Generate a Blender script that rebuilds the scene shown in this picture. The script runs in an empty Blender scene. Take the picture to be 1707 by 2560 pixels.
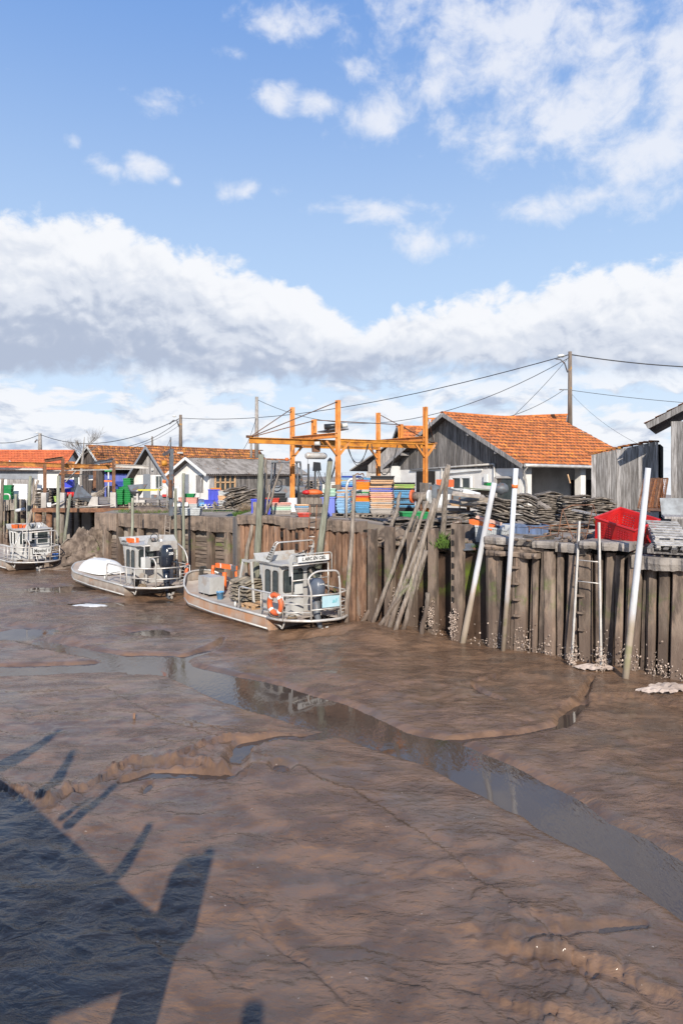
import bpy, math, random
import numpy as np
from mathutils import Vector as V, Matrix
R = random.Random(7)
rad = math.radians
S = bpy.context.scene
COL = S.collection
# ---------------------------------------------------------------- camera
F = 24 / 36 * 2560          # focal length in photo pixels, horizon row 1190
CH = 5.0
cam = bpy.data.cameras.new("camera"); cam_o = bpy.data.objects.new("camera", cam); COL.objects.link(cam_o)
cam_o.location = (0, 0, CH); cam_o.rotation_euler = (rad(90), 0, 0)
cam.sensor_fit = 'VERTICAL'; cam.sensor_height = 36; cam.sensor_width = 24; cam.lens = 24
cam.shift_y = -90 / 2560; cam.clip_start = 0.05; cam.clip_end = 6000
S.camera = cam_o
# ---------------------------------------------------------------- light
SUN_EL, SUN_AZ = rad(30.5), rad(177.5)      # azimuth clockwise from +Y; the sun stands behind the camera
sun = bpy.data.lights.new("sun", 'SUN'); sun_o = bpy.data.objects.new("sun", sun); COL.objects.link(sun_o)
sd = V((math.sin(SUN_AZ) * math.cos(SUN_EL), math.cos(SUN_AZ) * math.cos(SUN_EL), math.sin(SUN_EL)))
sun_o.rotation_euler = sd.to_track_quat('Z', 'Y').to_euler(); sun_o.location = sd * 50
sun.energy = 5.0; sun.angle = rad(0.53); sun.color = (1.0, 0.92, 0.80)
S.view_settings.view_transform = 'Standard'; S.view_settings.look = 'None'
S.view_settings.exposure = 0.22; S.view_settings.gamma = 1.0
try:
    S.cycles.max_bounces = 6; S.cycles.diffuse_bounces = 3; S.cycles.glossy_bounces = 3
    S.cycles.transparent_max_bounces = 4; S.cycles.use_denoising = True
    S.cycles.caustics_reflective = False; S.cycles.caustics_refractive = False
except Exception: pass

# ---------------------------------------------------------------- node helper
class NT:
    def __init__(s, nt): s.nt = nt
    def n(s, typ, **kw):
        nd = s.nt.nodes.new(typ)
        for k, v in kw.items():
            if k.startswith('i_'): s.put(nd.inputs[k[2:].replace('_', ' ')], v)
            elif k.startswith('x'): s.put(nd.inputs[int(k[1:])], v)
            else: setattr(nd, k, v)
        return nd
    def put(s, sock, v):
        if isinstance(v, bpy.types.NodeSocket): s.nt.links.new(v, sock)
        elif v is not None:
            if sock.type == 'RGBA' and len(v) == 3: v = (*v, 1)
            sock.default_value = v
    def m(s, op, a, b=None, c=None, clamp=False):
        nd = s.nt.nodes.new('ShaderNodeMath'); nd.operation = op; nd.use_clamp = clamp
        for i, v in enumerate((a, b, c)):
            if v is not None: s.put(nd.inputs[i], v)
        return nd.outputs[0]
    def vm(s, op, a, b=None, scale=None):
        nd = s.nt.nodes.new('ShaderNodeVectorMath'); nd.operation = op
        s.put(nd.inputs[0], a)
        if b is not None: s.put(nd.inputs[1], b)
        if scale is not None: s.put(nd.inputs[3], scale)
        return nd.outputs['Value'] if op in ('LENGTH', 'DOT_PRODUCT', 'DISTANCE') else nd.outputs[0]
    def noise(s, vec, scale, detail=5, rough=.55, dist=0, dim='3D'):
        nd = s.n('ShaderNodeTexNoise', noise_dimensions=dim, i_Vector=vec, i_Scale=scale, i_Detail=detail, i_Roughness=rough, i_Distortion=dist)
        return nd.outputs[0]
    def ss(s, x, lo, hi):      # smoothstep
        nd = s.n('ShaderNodeMapRange', interpolation_type='SMOOTHSTEP')
        s.put(nd.inputs[0], x); s.put(nd.inputs[1], lo); s.put(nd.inputs[2], hi)
        return nd.outputs[0]
    def mix(s, f, a, b, blend='MIX'):
        nd = s.nt.nodes.new('ShaderNodeMix'); nd.data_type = 'RGBA'; nd.blend_type = blend
        s.put(nd.inputs[0], f); s.put(nd.inputs[6], a); s.put(nd.inputs[7], b)
        return nd.outputs[2]
    def comb(s, x, y, z=0.0):
        nd = s.nt.nodes.new('ShaderNodeCombineXYZ')
        for i, v in enumerate((x, y, z)): s.put(nd.inputs[i], v)
        return nd.outputs[0]

# ---------------------------------------------------------------- world: Nishita sky with clouds in direction space
def LL(px, py):
    x, z = (px - 853.5) / F, (1190 - py) / F
    return math.atan2(x, 1), math.atan2(z, math.hypot(x, 1))
def build_world():
    w = bpy.data.worlds.new("World"); S.world = w; w.use_nodes = True
    w.node_tree.nodes.clear(); t = NT(w.node_tree)
    sky = t.n('ShaderNodeTexSky', sky_type='NISHITA', sun_disc=False, sun_elevation=SUN_EL, sun_rotation=SUN_AZ,
              altitude=0, air_density=1.0, dust_density=0.6, ozone_density=1.3)
    d = t.n('ShaderNodeTexCoord').outputs['Generated']
    sp = t.n('ShaderNodeSeparateXYZ', i_Vector=d)
    x, y, z = sp.outputs
    lon = t.m('ARCTAN2', x, y); lat = t.m('ARCSINE', z)
    p = t.comb(lon, lat)
    warp = t.vm('SUBTRACT', t.n('ShaderNodeTexNoise', noise_dimensions='2D', i_Vector=p, i_Scale=7.0, i_Detail=4.0).outputs[1], (.5, .5, .5))
    pw = t.vm('ADD', p, t.vm('SCALE', warp, scale=.05))
    def fb(vec, sc, stretch, det=7.0, rough=.58, off=(0, 0, 0)):
        v = t.vm('ADD', t.vm('MULTIPLY', vec, (1, stretch, 1)), off)
        return t.noise(v, sc, det, rough, 0, '2D')
    n_big = fb(pw, 7, 1.5); n_mid = fb(pw, 17, 1.35, 6.0, .6, (3.1, .7, 0)); n_fine = fb(pw, 45, 1.3, 5.0, .6, (7.7, 2.2, 0))
    def relief(sc, stretch, det, off, dlt):       # lit-from-above relief of a noise layer
        a = fb(pw, sc, stretch, det, .55, off)
        b = fb(t.vm('ADD', pw, (dlt * .35, dlt, 0)), sc, stretch, det, .55, off)
        return t.m('SUBTRACT', a, b)
    rel = t.m('ADD', t.m('MULTIPLY', relief(11, 1.3, 4.0, (1, 4, 0), .02), 2.0), t.m('MULTIPLY', relief(26, 1.3, 4.0, (5, 1, 0), .009), 1.6))
    def vor(sc, off, det=2.0):
        v = t.vm('ADD', t.vm('MULTIPLY', pw, (1, 1.25, 1)), off)
        nd = t.n('ShaderNodeTexVoronoi', voronoi_dimensions='2D', feature='SMOOTH_F1', i_Vector=v, i_Scale=sc, i_Smoothness=.6)
        nd.inputs['Detail'].default_value = det; nd.inputs['Roughness'].default_value = .55
        return nd.outputs['Distance']
    vo = vor(17, (2, 3, 0)); vo_up = vor(17, (2 + .006, 3 + .011, 0))
    billow = t.m('SUBTRACT', vo_up, vo)
    LO, HI, VH = -.62, .62, .8
    def curve(pts, default):
        nd = t.n('ShaderNodeFloatCurve')
        c = nd.mapping.curves[0]
        P = []
        for q in pts:
            a, b = LL(*q); P.append((min(max((a - LO) / (HI - LO), 0), 1), b / VH))
        P = [(0, P[0][1])] + P + [(1, P[-1][1])]
        while len(c.points) < len(P): c.points.new(.5, .5)
        for i, q in enumerate(P): c.points[i].location = q; c.points[i].handle_type = 'AUTO'
        nd.mapping.update()
        t.put(nd.inputs['Value'], t.m('DIVIDE', t.m('SUBTRACT', lon, LO), HI - LO, clamp=True))
        return t.m('MULTIPLY', nd.outputs[0], VH)
    edge = t.m('ADD', t.m('MULTIPLY', t.m('SUBTRACT', n_mid, .5), .045), t.m('MULTIPLY', t.m('SUBTRACT', n_fine, .5), .03))
    edge = t.m('SUBTRACT', edge, t.m('MULTIPLY', t.m('SUBTRACT', vo, .35), .022))
    def bank(top, bot, soft_t, soft_b, ke=1.0):
        T, B = curve(top, 0), curve(bot, 0)
        e = t.m('MULTIPLY', edge, ke)
        a = t.ss(t.m('SUBTRACT', t.m('ADD', T, e), lat), -.004, soft_t)
        b = t.ss(t.m('SUBTRACT', lat, t.m('ADD', B, t.m('MULTIPLY', edge, .8))), -.006, soft_b)
        h = t.m('DIVIDE', t.m('SUBTRACT', lat, B), t.m('SUBTRACT', T, B))
        return t.m('MULTIPLY', a, b), h
    a1, h1 = bank([(0, 500), (150, 505), (300, 530), (420, 592), (560, 622), (690, 668), (790, 700), (830, 735), (870, 775), (910, 792), (980, 758),
                   (1080, 735), (1200, 715), (1300, 700), (1420, 655), (1560, 640), (1707, 632)],
                  [(0, 928), (200, 922), (400, 938), (520, 956), (700, 950), (900, 940), (1100, 928), (1300, 922), (1500, 930), (1707, 936)], .02, .026)
    # colour of the big bank: bright billowing tops, blue grey flat bases
    sh1 = t.m('ADD', t.m('ADD', t.m('MULTIPLY', h1, 1.25), t.m('MULTIPLY', rel, .32)), t.m('MULTIPLY', t.m('SUBTRACT', n_big, .5), .85))
    sh1 = t.m('ADD', t.m('ADD', sh1, -.06), t.m('MULTIPLY', billow, .25))
    sh1 = t.m('ADD', sh1, t.m('SUBTRACT', t.m('MULTIPLY', t.ss(lon, -.38, .02), .26), .22))     # the western bank is the greyer one
    tone1 = t.ss(sh1, -.15, .95)
    WHITE, GREY, MIDC = (.80, .815, .85), (.40, .46, .585), (.63, .67, .75)
    def tint(tone):
        lowc = t.mix(t.ss(tone, 0, .5), GREY, MIDC)
        return t.mix(t.ss(tone, .45, 1), lowc, WHITE)
    # lower stratus rows down to the horizon
    low_n = fb(pw, 6, 3.2, 8.0, .6, (9.3, 4.4, 0))
    lowmask = t.m('MULTIPLY', t.ss(lat, .215, .10), t.ss(t.m('ADD', low_n, t.m('MULTIPLY', t.m('SUBTRACT', vo, .35), -.15)), .33, .48))
    low_up = fb(t.vm('ADD', pw, (.006, .018, 0)), 6, 3.2, 8.0, .6, (9.3, 4.4, 0))
    tone2 = t.ss(t.m('ADD', t.m('ADD', .74, t.m('MULTIPLY', t.m('SUBTRACT', low_n, low_up), 3.6)), t.m('ADD', t.m('MULTIPLY', t.m('SUBTRACT', n_big, .5), .7), t.m('MULTIPLY', rel, .45))), 0, 1)
    # scattered puffs and the thin sheet high up
    puffs = [(1290, 110, 300, 170, 1), (1130, 40, 230, 110, .8), (1450, 260, 210, 130, .95), (1600, 400, 190, 95, 1.1), (1690, 230, 110, 200, 1), (1080, 230, 110, 100, .7), (1250, 300, 120, 100, .7), (1500, 120, 160, 140, .8),
             (690, 65, 110, 62, .95), (595, 135, 42, 28, .7), (690, 252, 58, 42, .85), (800, 262, 62, 32, .75), (940, 300, 85, 62, .95), (870, 80, 70, 60, .6),
             (390, 262, 58, 45, .55), (262, 417, 50, 34, .85), (360, 415, 56, 34, .95), (440, 455, 14, 12, .5), (20, 172, 34, 15, .6), (600, 482, 44, 26, .5), (712, 480, 38, 18, .45), (805, 520, 38, 20, .5),
             (970, 528, 100, 28, .8), (1060, 602, 76, 46, .9), (1170, 588, 76, 20, .65), (1310, 522, 110, 20, .6), (1480, 490, 150, 32, .8), (180, 350, 22, 20, .4), (1260, 380, 60, 25, .6), (900, 170, 60, 35, .6)]
    acc = None
    for px, py, rx, ry, s in puffs:
        a, b = LL(px, py); a2, b2 = LL(px + rx, py + ry)
        dv = t.vm('MULTIPLY', t.vm('SUBTRACT', p, (a, b, 0)), (1 / abs(a2 - a), 1 / abs(b2 - b), 0))
        q = t.m('MULTIPLY', t.m('SUBTRACT', 1.25, t.vm('LENGTH', dv)), s * .8)
        acc = q if acc is None else t.m('SMOOTH_MAX', acc, q, .15)
    wis = t.m('ADD', t.m('MULTIPLY', t.m('SUBTRACT', fb(pw, 12, 1.4, 9.0, .60, (4, 9, 0)), .5), 2.0), t.m('MULTIPLY', t.m('SUBTRACT', fb(pw, 42, 1.3, 5.0, .6, (2, 6, 0)), .5), .6))
    a3 = t.m('MULTIPLY', t.ss(t.m('ADD', t.m('MINIMUM', acc, .8), wis), .0, 1.0), .84)
    bg = t.n('ShaderNodeBackground', i_Color=sky.outputs[0], i_Strength=.085)
    # lightening of the sky toward the horizon is mixed into the blues below
    c = t.mix(a3, (0, 0, 0), (.80, .82, .87))
    lowa = t.m('MULTIPLY', lowmask, .93)
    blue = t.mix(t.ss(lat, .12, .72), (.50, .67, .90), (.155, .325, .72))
    blue = t.mix(t.ss(lat, .72, 1.25), blue, (.055, .13, .36))            # the unseen zenith is a deeper blue, to cut the fill light
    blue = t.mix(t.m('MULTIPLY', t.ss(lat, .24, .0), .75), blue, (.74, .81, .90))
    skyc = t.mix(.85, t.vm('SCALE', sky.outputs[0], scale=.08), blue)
    fro = t.ss(t.m('ABSOLUTE', lon), 1.35, .75)          # unseen sky behind the camera left cloudless to cut the fill light
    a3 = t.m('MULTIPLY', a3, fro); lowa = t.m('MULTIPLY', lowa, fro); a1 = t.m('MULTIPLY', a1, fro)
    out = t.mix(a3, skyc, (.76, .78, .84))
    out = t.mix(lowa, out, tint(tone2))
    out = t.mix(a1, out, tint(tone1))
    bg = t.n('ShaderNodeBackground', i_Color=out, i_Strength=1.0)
    # the dome light comes mostly from the mixed blues and clouds
    o = t.n('ShaderNodeOutputWorld'); t.nt.links.new(bg.outputs[0], o.inputs[0])
    try: w.cycles.sampling_method = 'MANUAL'; w.cycles.sample_map_resolution = 512
    except Exception: pass
build_world()

# ---------------------------------------------------------------- mesh builder
class MB:
    def __init__(s): s.v = []; s.f = []; s.c = []; s.sm = []; s.edge = None
    def add(s, vs, fs, val=None, smooth=False):
        b = len(s.v); val = R.random() if val is None else val
        s.v += [tuple(q) for q in vs]; s.c += [val] * len(vs)
        s.f += [tuple(i + b for i in q) for q in fs]; s.sm += [smooth] * len(fs)
        return s
    def box(s, c, size, rot=None, jit=0, val=None):
        M = Matrix.Identity(3) if rot is None else (rot if isinstance(rot, Matrix) else Matrix.Rotation(rot, 3, 'Z'))
        c = V(c); vs = []
        for sx, sy, sz in ((-1,-1,-1),(1,-1,-1),(1,1,-1),(-1,1,-1),(-1,-1,1),(1,-1,1),(1,1,1),(-1,1,1)):
            q = V((sx*size[0]/2, sy*size[1]/2, sz*size[2]/2))
            if jit: q += V((R.uniform(-jit, jit), R.uniform(-jit, jit), R.uniform(-jit, jit)))
            vs.append(c + M @ q)
        return s.add(vs, [(0,3,2,1),(4,5,6,7),(0,1,5,4),(1,2,6,5),(2,3,7,6),(3,0,4,7)], val)
    def beam(s, a, b, w, h, up=(0, 0, 1), jit=0, val=None):
        a, b = V(a), V(b); z = (b - a); L = z.length; z.normalize(); up = V(up)
        if abs(z.dot(up)) > .98: up = V((0, 1, 0)) if abs(z.y) < .9 else V((1, 0, 0))
        x = up.cross(z).normalized(); y = z.cross(x)
        M = Matrix((x, y, z)).transposed()
        return s.box((a + b) / 2, (w, h, L), M, jit, val)
    def tube(s, pts, r, n=7, closed=False, val=None, jit=0, smooth=True):
        pts = [V(q) for q in pts]; m = len(pts); rs = r if isinstance(r, (list, tuple)) else [r] * m
        vs = []; fs = []; pu = None
        for i, q in enumerate(pts):
            if closed: d = pts[(i+1) % m] - pts[i-1]
            else: d = pts[min(i+1, m-1)] - pts[max(i-1, 0)]
            d.normalize()
            if pu is None: pu = V((0, 0, 1)) if abs(d.z) < .9 else V((0, 1, 0))
            x = pu.cross(d)
            x = x.normalized() if x.length > 1e-6 else V((1, 0, 0)); y = d.cross(x); pu = y
            for k in range(n):
                a = 2 * math.pi * k / n; rr = rs[i] * (1 + R.uniform(-jit, jit))
                vs.append(q + x * math.cos(a) * rr + y * math.sin(a) * rr)
        for i in range(m if closed else m - 1):
            for k in range(n):
                fs.append((i*n+k, i*n+(k+1) % n, ((i+1) % m)*n+(k+1) % n, ((i+1) % m)*n+k))
        s.add(vs, fs, val, smooth)
        if not closed:
            b = len(s.v) - len(vs)
            s.f.append(tuple(b + k for k in range(n))[::-1]); s.f.append(tuple(b + (m-1)*n + k for k in range(n))); s.sm += [False, False]
        return s
    def prism(s, poly, d, val=None):
        n = len(poly); d = V(d); P = [V(q) for q in poly]; vs = P + [q + d for q in P]
        return s.add(vs, [tuple(range(n))[::-1], tuple(range(n, 2*n))] + [(i, (i+1) % n, n + (i+1) % n, n + i) for i in range(n)], val)
    def quad(s, *q, val=None): return s.add(q, [tuple(range(len(q)))], val)
    def torus(s, c, ax, r, rr, n=20, m=8, val=None, a0=0, a1=None):
        ax = V(ax).normalized(); x = ax.orthogonal().normalized(); y = ax.cross(x); c = V(c)
        a1 = 2 * math.pi if a1 is None else a1; full = abs(a1 - a0 - 2 * math.pi) < 1e-3
        k = n if full else n + 1
        return s.tube([c + (x * math.cos(a0 + (a1-a0)*i/n) + y * math.sin(a0 + (a1-a0)*i/n)) * r for i in range(k)], rr, m, full, val)
    def ball(s, c, r, n=10, m=7, val=None, jit=0):
        c = V(c); r = V(r) if not isinstance(r, (int, float)) else V((r, r, r)); vs = []; fs = []
        for i in range(m + 1):
            t = math.pi * i / m
            for k in range(n):
                a = 2 * math.pi * k / n; j = 1 + R.uniform(-jit, jit)
                vs.append(c + V((r.x*math.sin(t)*math.cos(a)*j, r.y*math.sin(t)*math.sin(a)*j, r.z*math.cos(t)*j)))
        for i in range(m):
            for k in range(n): fs.append((i*n+k, (i+1)*n+k, (i+1)*n+(k+1) % n, i*n+(k+1) % n))
        return s.add(vs, fs, val, True)
    def lathe(s, prof, c=(0, 0, 0), n=16, val=None):
        c = V(c); vs = []; fs = []; m = len(prof)
        for r, z in prof:
            for k in range(n): a = 2*math.pi*k/n; vs.append(c + V((r*math.cos(a), r*math.sin(a), z)))
        for i in range(m-1):
            for k in range(n): fs.append((i*n+k, i*n+(k+1) % n, (i+1)*n+(k+1) % n, (i+1)*n+k))
        return s.add(vs, fs, val, True)
    def build(s, name, mat, parent=None, base=None):
        me = bpy.data.meshes.new(name)
        off = V(base) if base is not None else (parent['_w'] and V(parent['_w']) if parent is not None and '_w' in parent.keys() else V((0, 0, 0)))
        me.from_pydata([tuple(V(q) - off) for q in s.v], [], s.f); me.validate(clean_customdata=False)
        if len(me.vertices) == len(s.c):
            at = me.attributes.new('v', 'FLOAT', 'POINT'); at.data.foreach_set('value', s.c)
        if s.edge and len(me.vertices) == len(s.edge):
            at = me.attributes.new('edge', 'FLOAT', 'POINT'); at.data.foreach_set('value', s.edge)
        if len(me.polygons) == len(s.sm): me.polygons.foreach_set('use_smooth', s.sm)
        me.materials.append(mat)
        o = bpy.data.objects.new(name, me); COL.objects.link(o)
        if parent is not None: o.parent = parent
        if base is not None: o.location = base
        return o
def tag(o, label=None, cat=None, group=None, kind=None):
    if label: o['label'] = label
    if cat: o['category'] = cat
    if group: o['group'] = group
    if kind: o['kind'] = kind
    return o
def thing(name, label, cat, loc=(0, 0, 0), rz=0, group=None, world=False):
    """Empty at the base of a thing. world=True: its parts' vertices are given in world metres."""
    o = bpy.data.objects.new(name, None); COL.objects.link(o); o.location = loc; o.rotation_euler = (0, 0, rz); o.empty_display_size = .2
    if world: o['_w'] = tuple(loc)
    return tag(o, label, cat, group)
def solo(name, mb, mat, label, cat, base, group=None): return tag(mb.build(name, mat, None, base), label, cat, group)
KIDS = {}
def kids(o): return [c for c in bpy.data.objects if c.parent == o]
def dup(root, loc=None, rot=None, label=None, group=None, tree=None):
    r = root.copy(); COL.objects.link(r)
    if loc is not None: r.location = loc
    if rot is not None: r.rotation_euler = rot
    if label: r['label'] = label
    if group: r['group'] = group
    for c in (tree if tree is not None else kids(root)):
        k = c.copy(); COL.objects.link(k); k.parent = r
        for g in kids(c):
            k2 = g.copy(); COL.objects.link(k2); k2.parent = k
    return r
def at(px, py, Y): return V(((px - 853.5) / F * Y, Y, CH + (1190 - py) / F * Y))
def gz(px, py, z=0.0):
    Y = (CH - z) * F / (py - 1190); return V(((px - 853.5) / F * Y, Y, z))
ORD = ['bottom', 'second', 'third', 'fourth', 'fifth', 'sixth', 'seventh', 'eighth', 'ninth', 'tenth', 'eleventh', 'twelfth', 'thirteenth', 'fourteenth', 'fifteenth', 'sixteenth', 'seventeenth', 'eighteenth', 'nineteenth', 'twentieth']
def nth(i, n): return 'topmost' if i == n - 1 else ('bottom' if i == 0 else ORD[i] + ' from bottom')

# ---------------------------------------------------------------- materials
def mat(name, c, c2=None, rough=.7, metal=0.0, ns=3.0, st=(1, 1, 1), det=5.0, var=.25, bump=.2, bs=None, stains=(), spec=.5, lo=.35, hi=.65, rvar=0.1, brough=.6, edge=None):
    m = bpy.data.materials.new(name); m.use_nodes = True; m.node_tree.nodes.clear(); t = NT(m.node_tree)
    tc = t.n('ShaderNodeTexCoord').outputs['Object']
    rnd = t.n('ShaderNodeObjectInfo').outputs['Random']
    v = t.n('ShaderNodeAttribute', attribute_name='v').outputs['Fac']
    off = t.comb(t.m('MULTIPLY', v, 37.0), t.m('MULTIPLY', rnd, 53.0), t.m('MULTIPLY', v, 11.0))
    p = t.vm('ADD', tc, off); ps = t.vm('MULTIPLY', p, st)
    n = t.noise(ps, ns, det, .6)
    col = t.mix(t.ss(n, lo, hi), c, c2 or [q * .65 for q in c])
    zz = t.n('ShaderNodeSeparateXYZ', i_Vector=t.n('ShaderNodeNewGeometry').outputs['Position']).outputs[2]
    for sc in stains:
        a = t.ss(t.noise(t.vm('MULTIPLY', p, sc.get('st', (1, 1, 1))), sc.get('s', 2.0), 6.0, .65), sc.get('t', .55), sc.get('t', .55) + sc.get('w', .1))
        if 'z' in sc:
            z0, z1, sf = sc['z']; zn = t.m('ADD', zz, t.m('MULTIPLY', t.m('SUBTRACT', t.noise(ps, ns * .7, 3.0, .6), .5), sf * 2))
            a = t.m('MULTIPLY', a, t.m('MULTIPLY', t.ss(zn, z0 - sf, z0 + sf), t.ss(zn, z1 + sf, z1 - sf)))
        col = t.mix(t.m('MULTIPLY', a, sc.get('a', 1.0)), col, sc['c'])
    if var: col = t.mix(1.0, col, t.comb(*[t.m('ADD', 1 - var, t.m('MULTIPLY', t.m('FRACT', t.m('ADD', v, t.m('MULTIPLY', rnd, .37))), 2 * var))] * 3), 'MULTIPLY')
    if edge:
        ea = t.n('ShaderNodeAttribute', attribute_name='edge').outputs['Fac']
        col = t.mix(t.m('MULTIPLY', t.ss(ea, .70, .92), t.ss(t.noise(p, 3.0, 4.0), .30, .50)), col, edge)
    b = t.n('ShaderNodeBsdfPrincipled', i_Base_Color=col, i_Metallic=metal)
    b.inputs['Specular IOR Level'].default_value = spec
    t.put(b.inputs['Roughness'], t.m('ADD', rough - rvar, t.m('MULTIPLY', n, 2 * rvar), clamp=True))
    if bump:
        h = t.noise(ps, bs or ns * 3, 5.0, brough)
        bn = t.n('ShaderNodeBump', i_Strength=bump, i_Distance=.03, i_Height=h); t.nt.links.new(bn.outputs[0], b.inputs['Normal'])
    o = t.n('ShaderNodeOutputMaterial'); t.nt.links.new(b.outputs[0], o.inputs[0])
    return m
MOSS = (.085, .13, .02); SILT = (.135, .094, .072)
tide = [dict(c=SILT, s=3, t=.3, w=.25, z=(-2, 1.15, .35), a=.85, st=(1, 1, .35)), dict(c=MOSS, s=1.6, t=.5, w=.12, z=(1.35, 2.1, .2), a=.5)]
M = {}
M['plank'] = mat('weathered_plank', (.38, .36, .35), (.17, .155, .145), .85, ns=2.2, st=(9, 9, .7), var=.38, bump=.5, bs=9)
M['plank_mid'] = mat('grey_plank', (.24, .22, .205), (.085, .075, .068), .85, ns=2.2, st=(9, 9, .7), var=.4, bump=.5, bs=9)
M['pallet_pale'] = mat('pale_pallet_wood', (.44, .42, .40), (.25, .235, .22), .9, ns=3, st=(2, 2, 2), var=.3, bump=.4, bs=12)
M['plank_dark'] = mat('dark_plank', (.115, .095, .085), (.045, .036, .032), .85, ns=2.2, st=(9, 9, .7), var=.4, bump=.5, bs=9)
M['pole'] = mat('weathered_pole', (.31, .262, .22), (.15, .12, .095), .85, ns=3, st=(7, 7, .6), var=.25, bump=.6, bs=8, stains=tide)
M['pole_green'] = mat('green_pole', (.30, .31, .24), (.17, .165, .125), .85, ns=3, st=(7, 7, .6), var=.2, bump=.5, bs=8, stains=[tide[0]])
M['pile'] = mat('concrete_pile', (.235, .178, .138), (.088, .065, .051), .8, ns=1.6, st=(2.5, 2.5, .7), var=.36, bump=.4, bs=14,
                stains=[dict(c=(.30, .21, .155), s=2.4, t=.53, w=.12, a=.75, st=(1.5, 1.5, .5)), dict(c=(.33, .12, .03), s=5, t=.70, w=.05, a=.7)] + tide)
M['pile_red'] = mat('rusty_pile', (.31, .18, .115), (.14, .075, .047), .85, ns=1.6, st=(3, 3, .6), var=.3, bump=.4, bs=14,
                stains=[dict(c=(.30, .24, .20), s=2.0, t=.55, w=.1, a=.7, st=(1.5, 1.5, .5)), dict(c=(.09, .055, .04), s=3, t=.56, w=.1, a=.8, st=(2, 2, .3)), dict(c=MOSS, s=1.6, t=.56, w=.1, z=(.9, 1.9, .2), a=.7)])
M['timber_wet'] = mat('wet_timber', (.19, .145, .115), (.085, .062, .05), .75, ns=2, st=(.8, .8, 6), var=.35, bump=.5, bs=7,
                stains=[dict(c=(.10, .13, .025), s=1.3, t=.5, w=.12, z=(1.5, 2.6, .2), a=.7)])
M['concrete'] = mat('old_concrete', (.33, .295, .265), (.17, .145, .125), .9, ns=1.4, var=.12, bump=.7, bs=16,
                stains=[dict(c=(.40, .37, .34), s=6, t=.56, w=.12, a=.7), dict(c=(.085, .075, .065), s=2.4, t=.58, w=.1, a=.75), dict(c=(.36, .17, .05), s=9, t=.72, w=.04, a=.6)])
M['concrete_brown'] = mat('muddy_concrete', (.26, .195, .15), (.135, .10, .078), .9, ns=1.2, var=.12, bump=.6, bs=12, stains=[dict(c=(.07, .055, .045), s=2.2, t=.56, w=.1, a=.75), dict(c=(.33, .27, .22), s=4, t=.58, w=.1, a=.6)])
M['wall_wet'] = mat('wet_retaining_wall', (.10, .062, .043), (.045, .028, .02), .5, ns=1.2, st=(1.5, 1.5, .6), var=.1, bump=.3, bs=9,
                stains=[dict(c=(.125, .20, .014), s=.9, t=.44, w=.16, z=(1.45, 2.25, .25), a=.7), dict(c=(.20, .14, .09), s=1.5, t=.55, w=.12, z=(-1, .5, .3), a=.7)])
M['ground'] = mat('yard_ground', (.33, .285, .245), (.20, .165, .135), .95, ns=.5, var=0, bump=.6, bs=6, stains=[dict(c=(.11, .085, .065), s=.8, t=.58, w=.1, a=.7), dict(c=(.07, .105, .022), s=.55, t=.62, w=.06, a=.8)])
M['rubble'] = mat('rubble', (.22, .17, .135), (.085, .063, .05), .95, ns=2.5, var=.3, bump=.8, bs=12, stains=[dict(c=(.06, .09, .018), s=1.6, t=.6, w=.08, a=.7)])
M['plaster'] = mat('white_plaster', (.80, .78, .74), (.66, .63, .60), .9, ns=1.2, var=.05, bump=.2, bs=10, stains=[dict(c=(.40, .36, .32), s=1.5, t=.62, w=.12, a=.5, st=(2, 2, .5))])
M['plaster_grey'] = mat('grey_plaster', (.52, .49, .46), (.36, .33, .30), .9, ns=1.0, var=.1, bump=.3, bs=9, stains=[dict(c=(.22, .19, .17), s=1.4, t=.58, w=.12, a=.6, st=(2, 2, .5))])
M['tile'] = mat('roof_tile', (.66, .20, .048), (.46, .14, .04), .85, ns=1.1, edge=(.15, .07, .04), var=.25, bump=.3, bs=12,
                stains=[dict(c=(.24, .09, .04), s=.7, t=.52, w=.16, a=.75), dict(c=(.085, .05, .035), s=7, t=.60, w=.08, a=.7), dict(c=(.70, .30, .03), s=3.2, t=.57, w=.08, a=.75)])
M['tile_old'] = mat('old_roof_tile', (.50, .18, .06), (.27, .10, .045), .9, ns=1.5, edge=(.085, .05, .032), var=.35, bump=.4, bs=12,
                stains=[dict(c=(.12, .06, .035), s=1.2, t=.47, w=.14, a=.85), dict(c=(.60, .25, .025), s=2.6, t=.52, w=.1, a=.8)])
M['tile_new'] = mat('new_roof_tile', (.68, .17, .055), (.54, .125, .045), .8, ns=1, edge=(.30, .07, .03), var=.18, bump=.2, bs=10)
M['fibro'] = mat('corrugated_fibre_cement', (.27, .25, .235), (.15, .135, .125), .95, ns=1.6, var=.12, bump=.5, bs=9, stains=[dict(c=(.08, .07, .06), s=2.2, t=.55, w=.1, a=.7), dict(c=(.42, .17, .025), s=3.2, t=.64, w=.06, a=.8)])
M['yellow'] = mat('orange_yellow_paint', (.68, .275, .06), (.52, .19, .04), .6, ns=2.5, var=.1, bump=.15, stains=[dict(c=(.68, .36, .18), s=1.5, t=.53, w=.12, a=.6, st=(1, 1, .4)), dict(c=(.26, .09, .03), s=3, t=.57, w=.1, a=.8, st=(1, 1, .5))])
M['yellow_rust'] = mat('rusty_yellow_paint', (.60, .26, .03), (.38, .14, .02), .65, ns=2.5, st=(1, 1, 1), var=.1, bump=.2, stains=[dict(c=(.20, .06, .015), s=3, t=.55, w=.12, a=.8)])
M['rust'] = mat('rust', (.215, .105, .058), (.11, .055, .034), .9, ns=4, var=.3, bump=.4, bs=18, stains=[dict(c=(.36, .15, .045), s=5, t=.58, w=.1, a=.7)])
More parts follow.
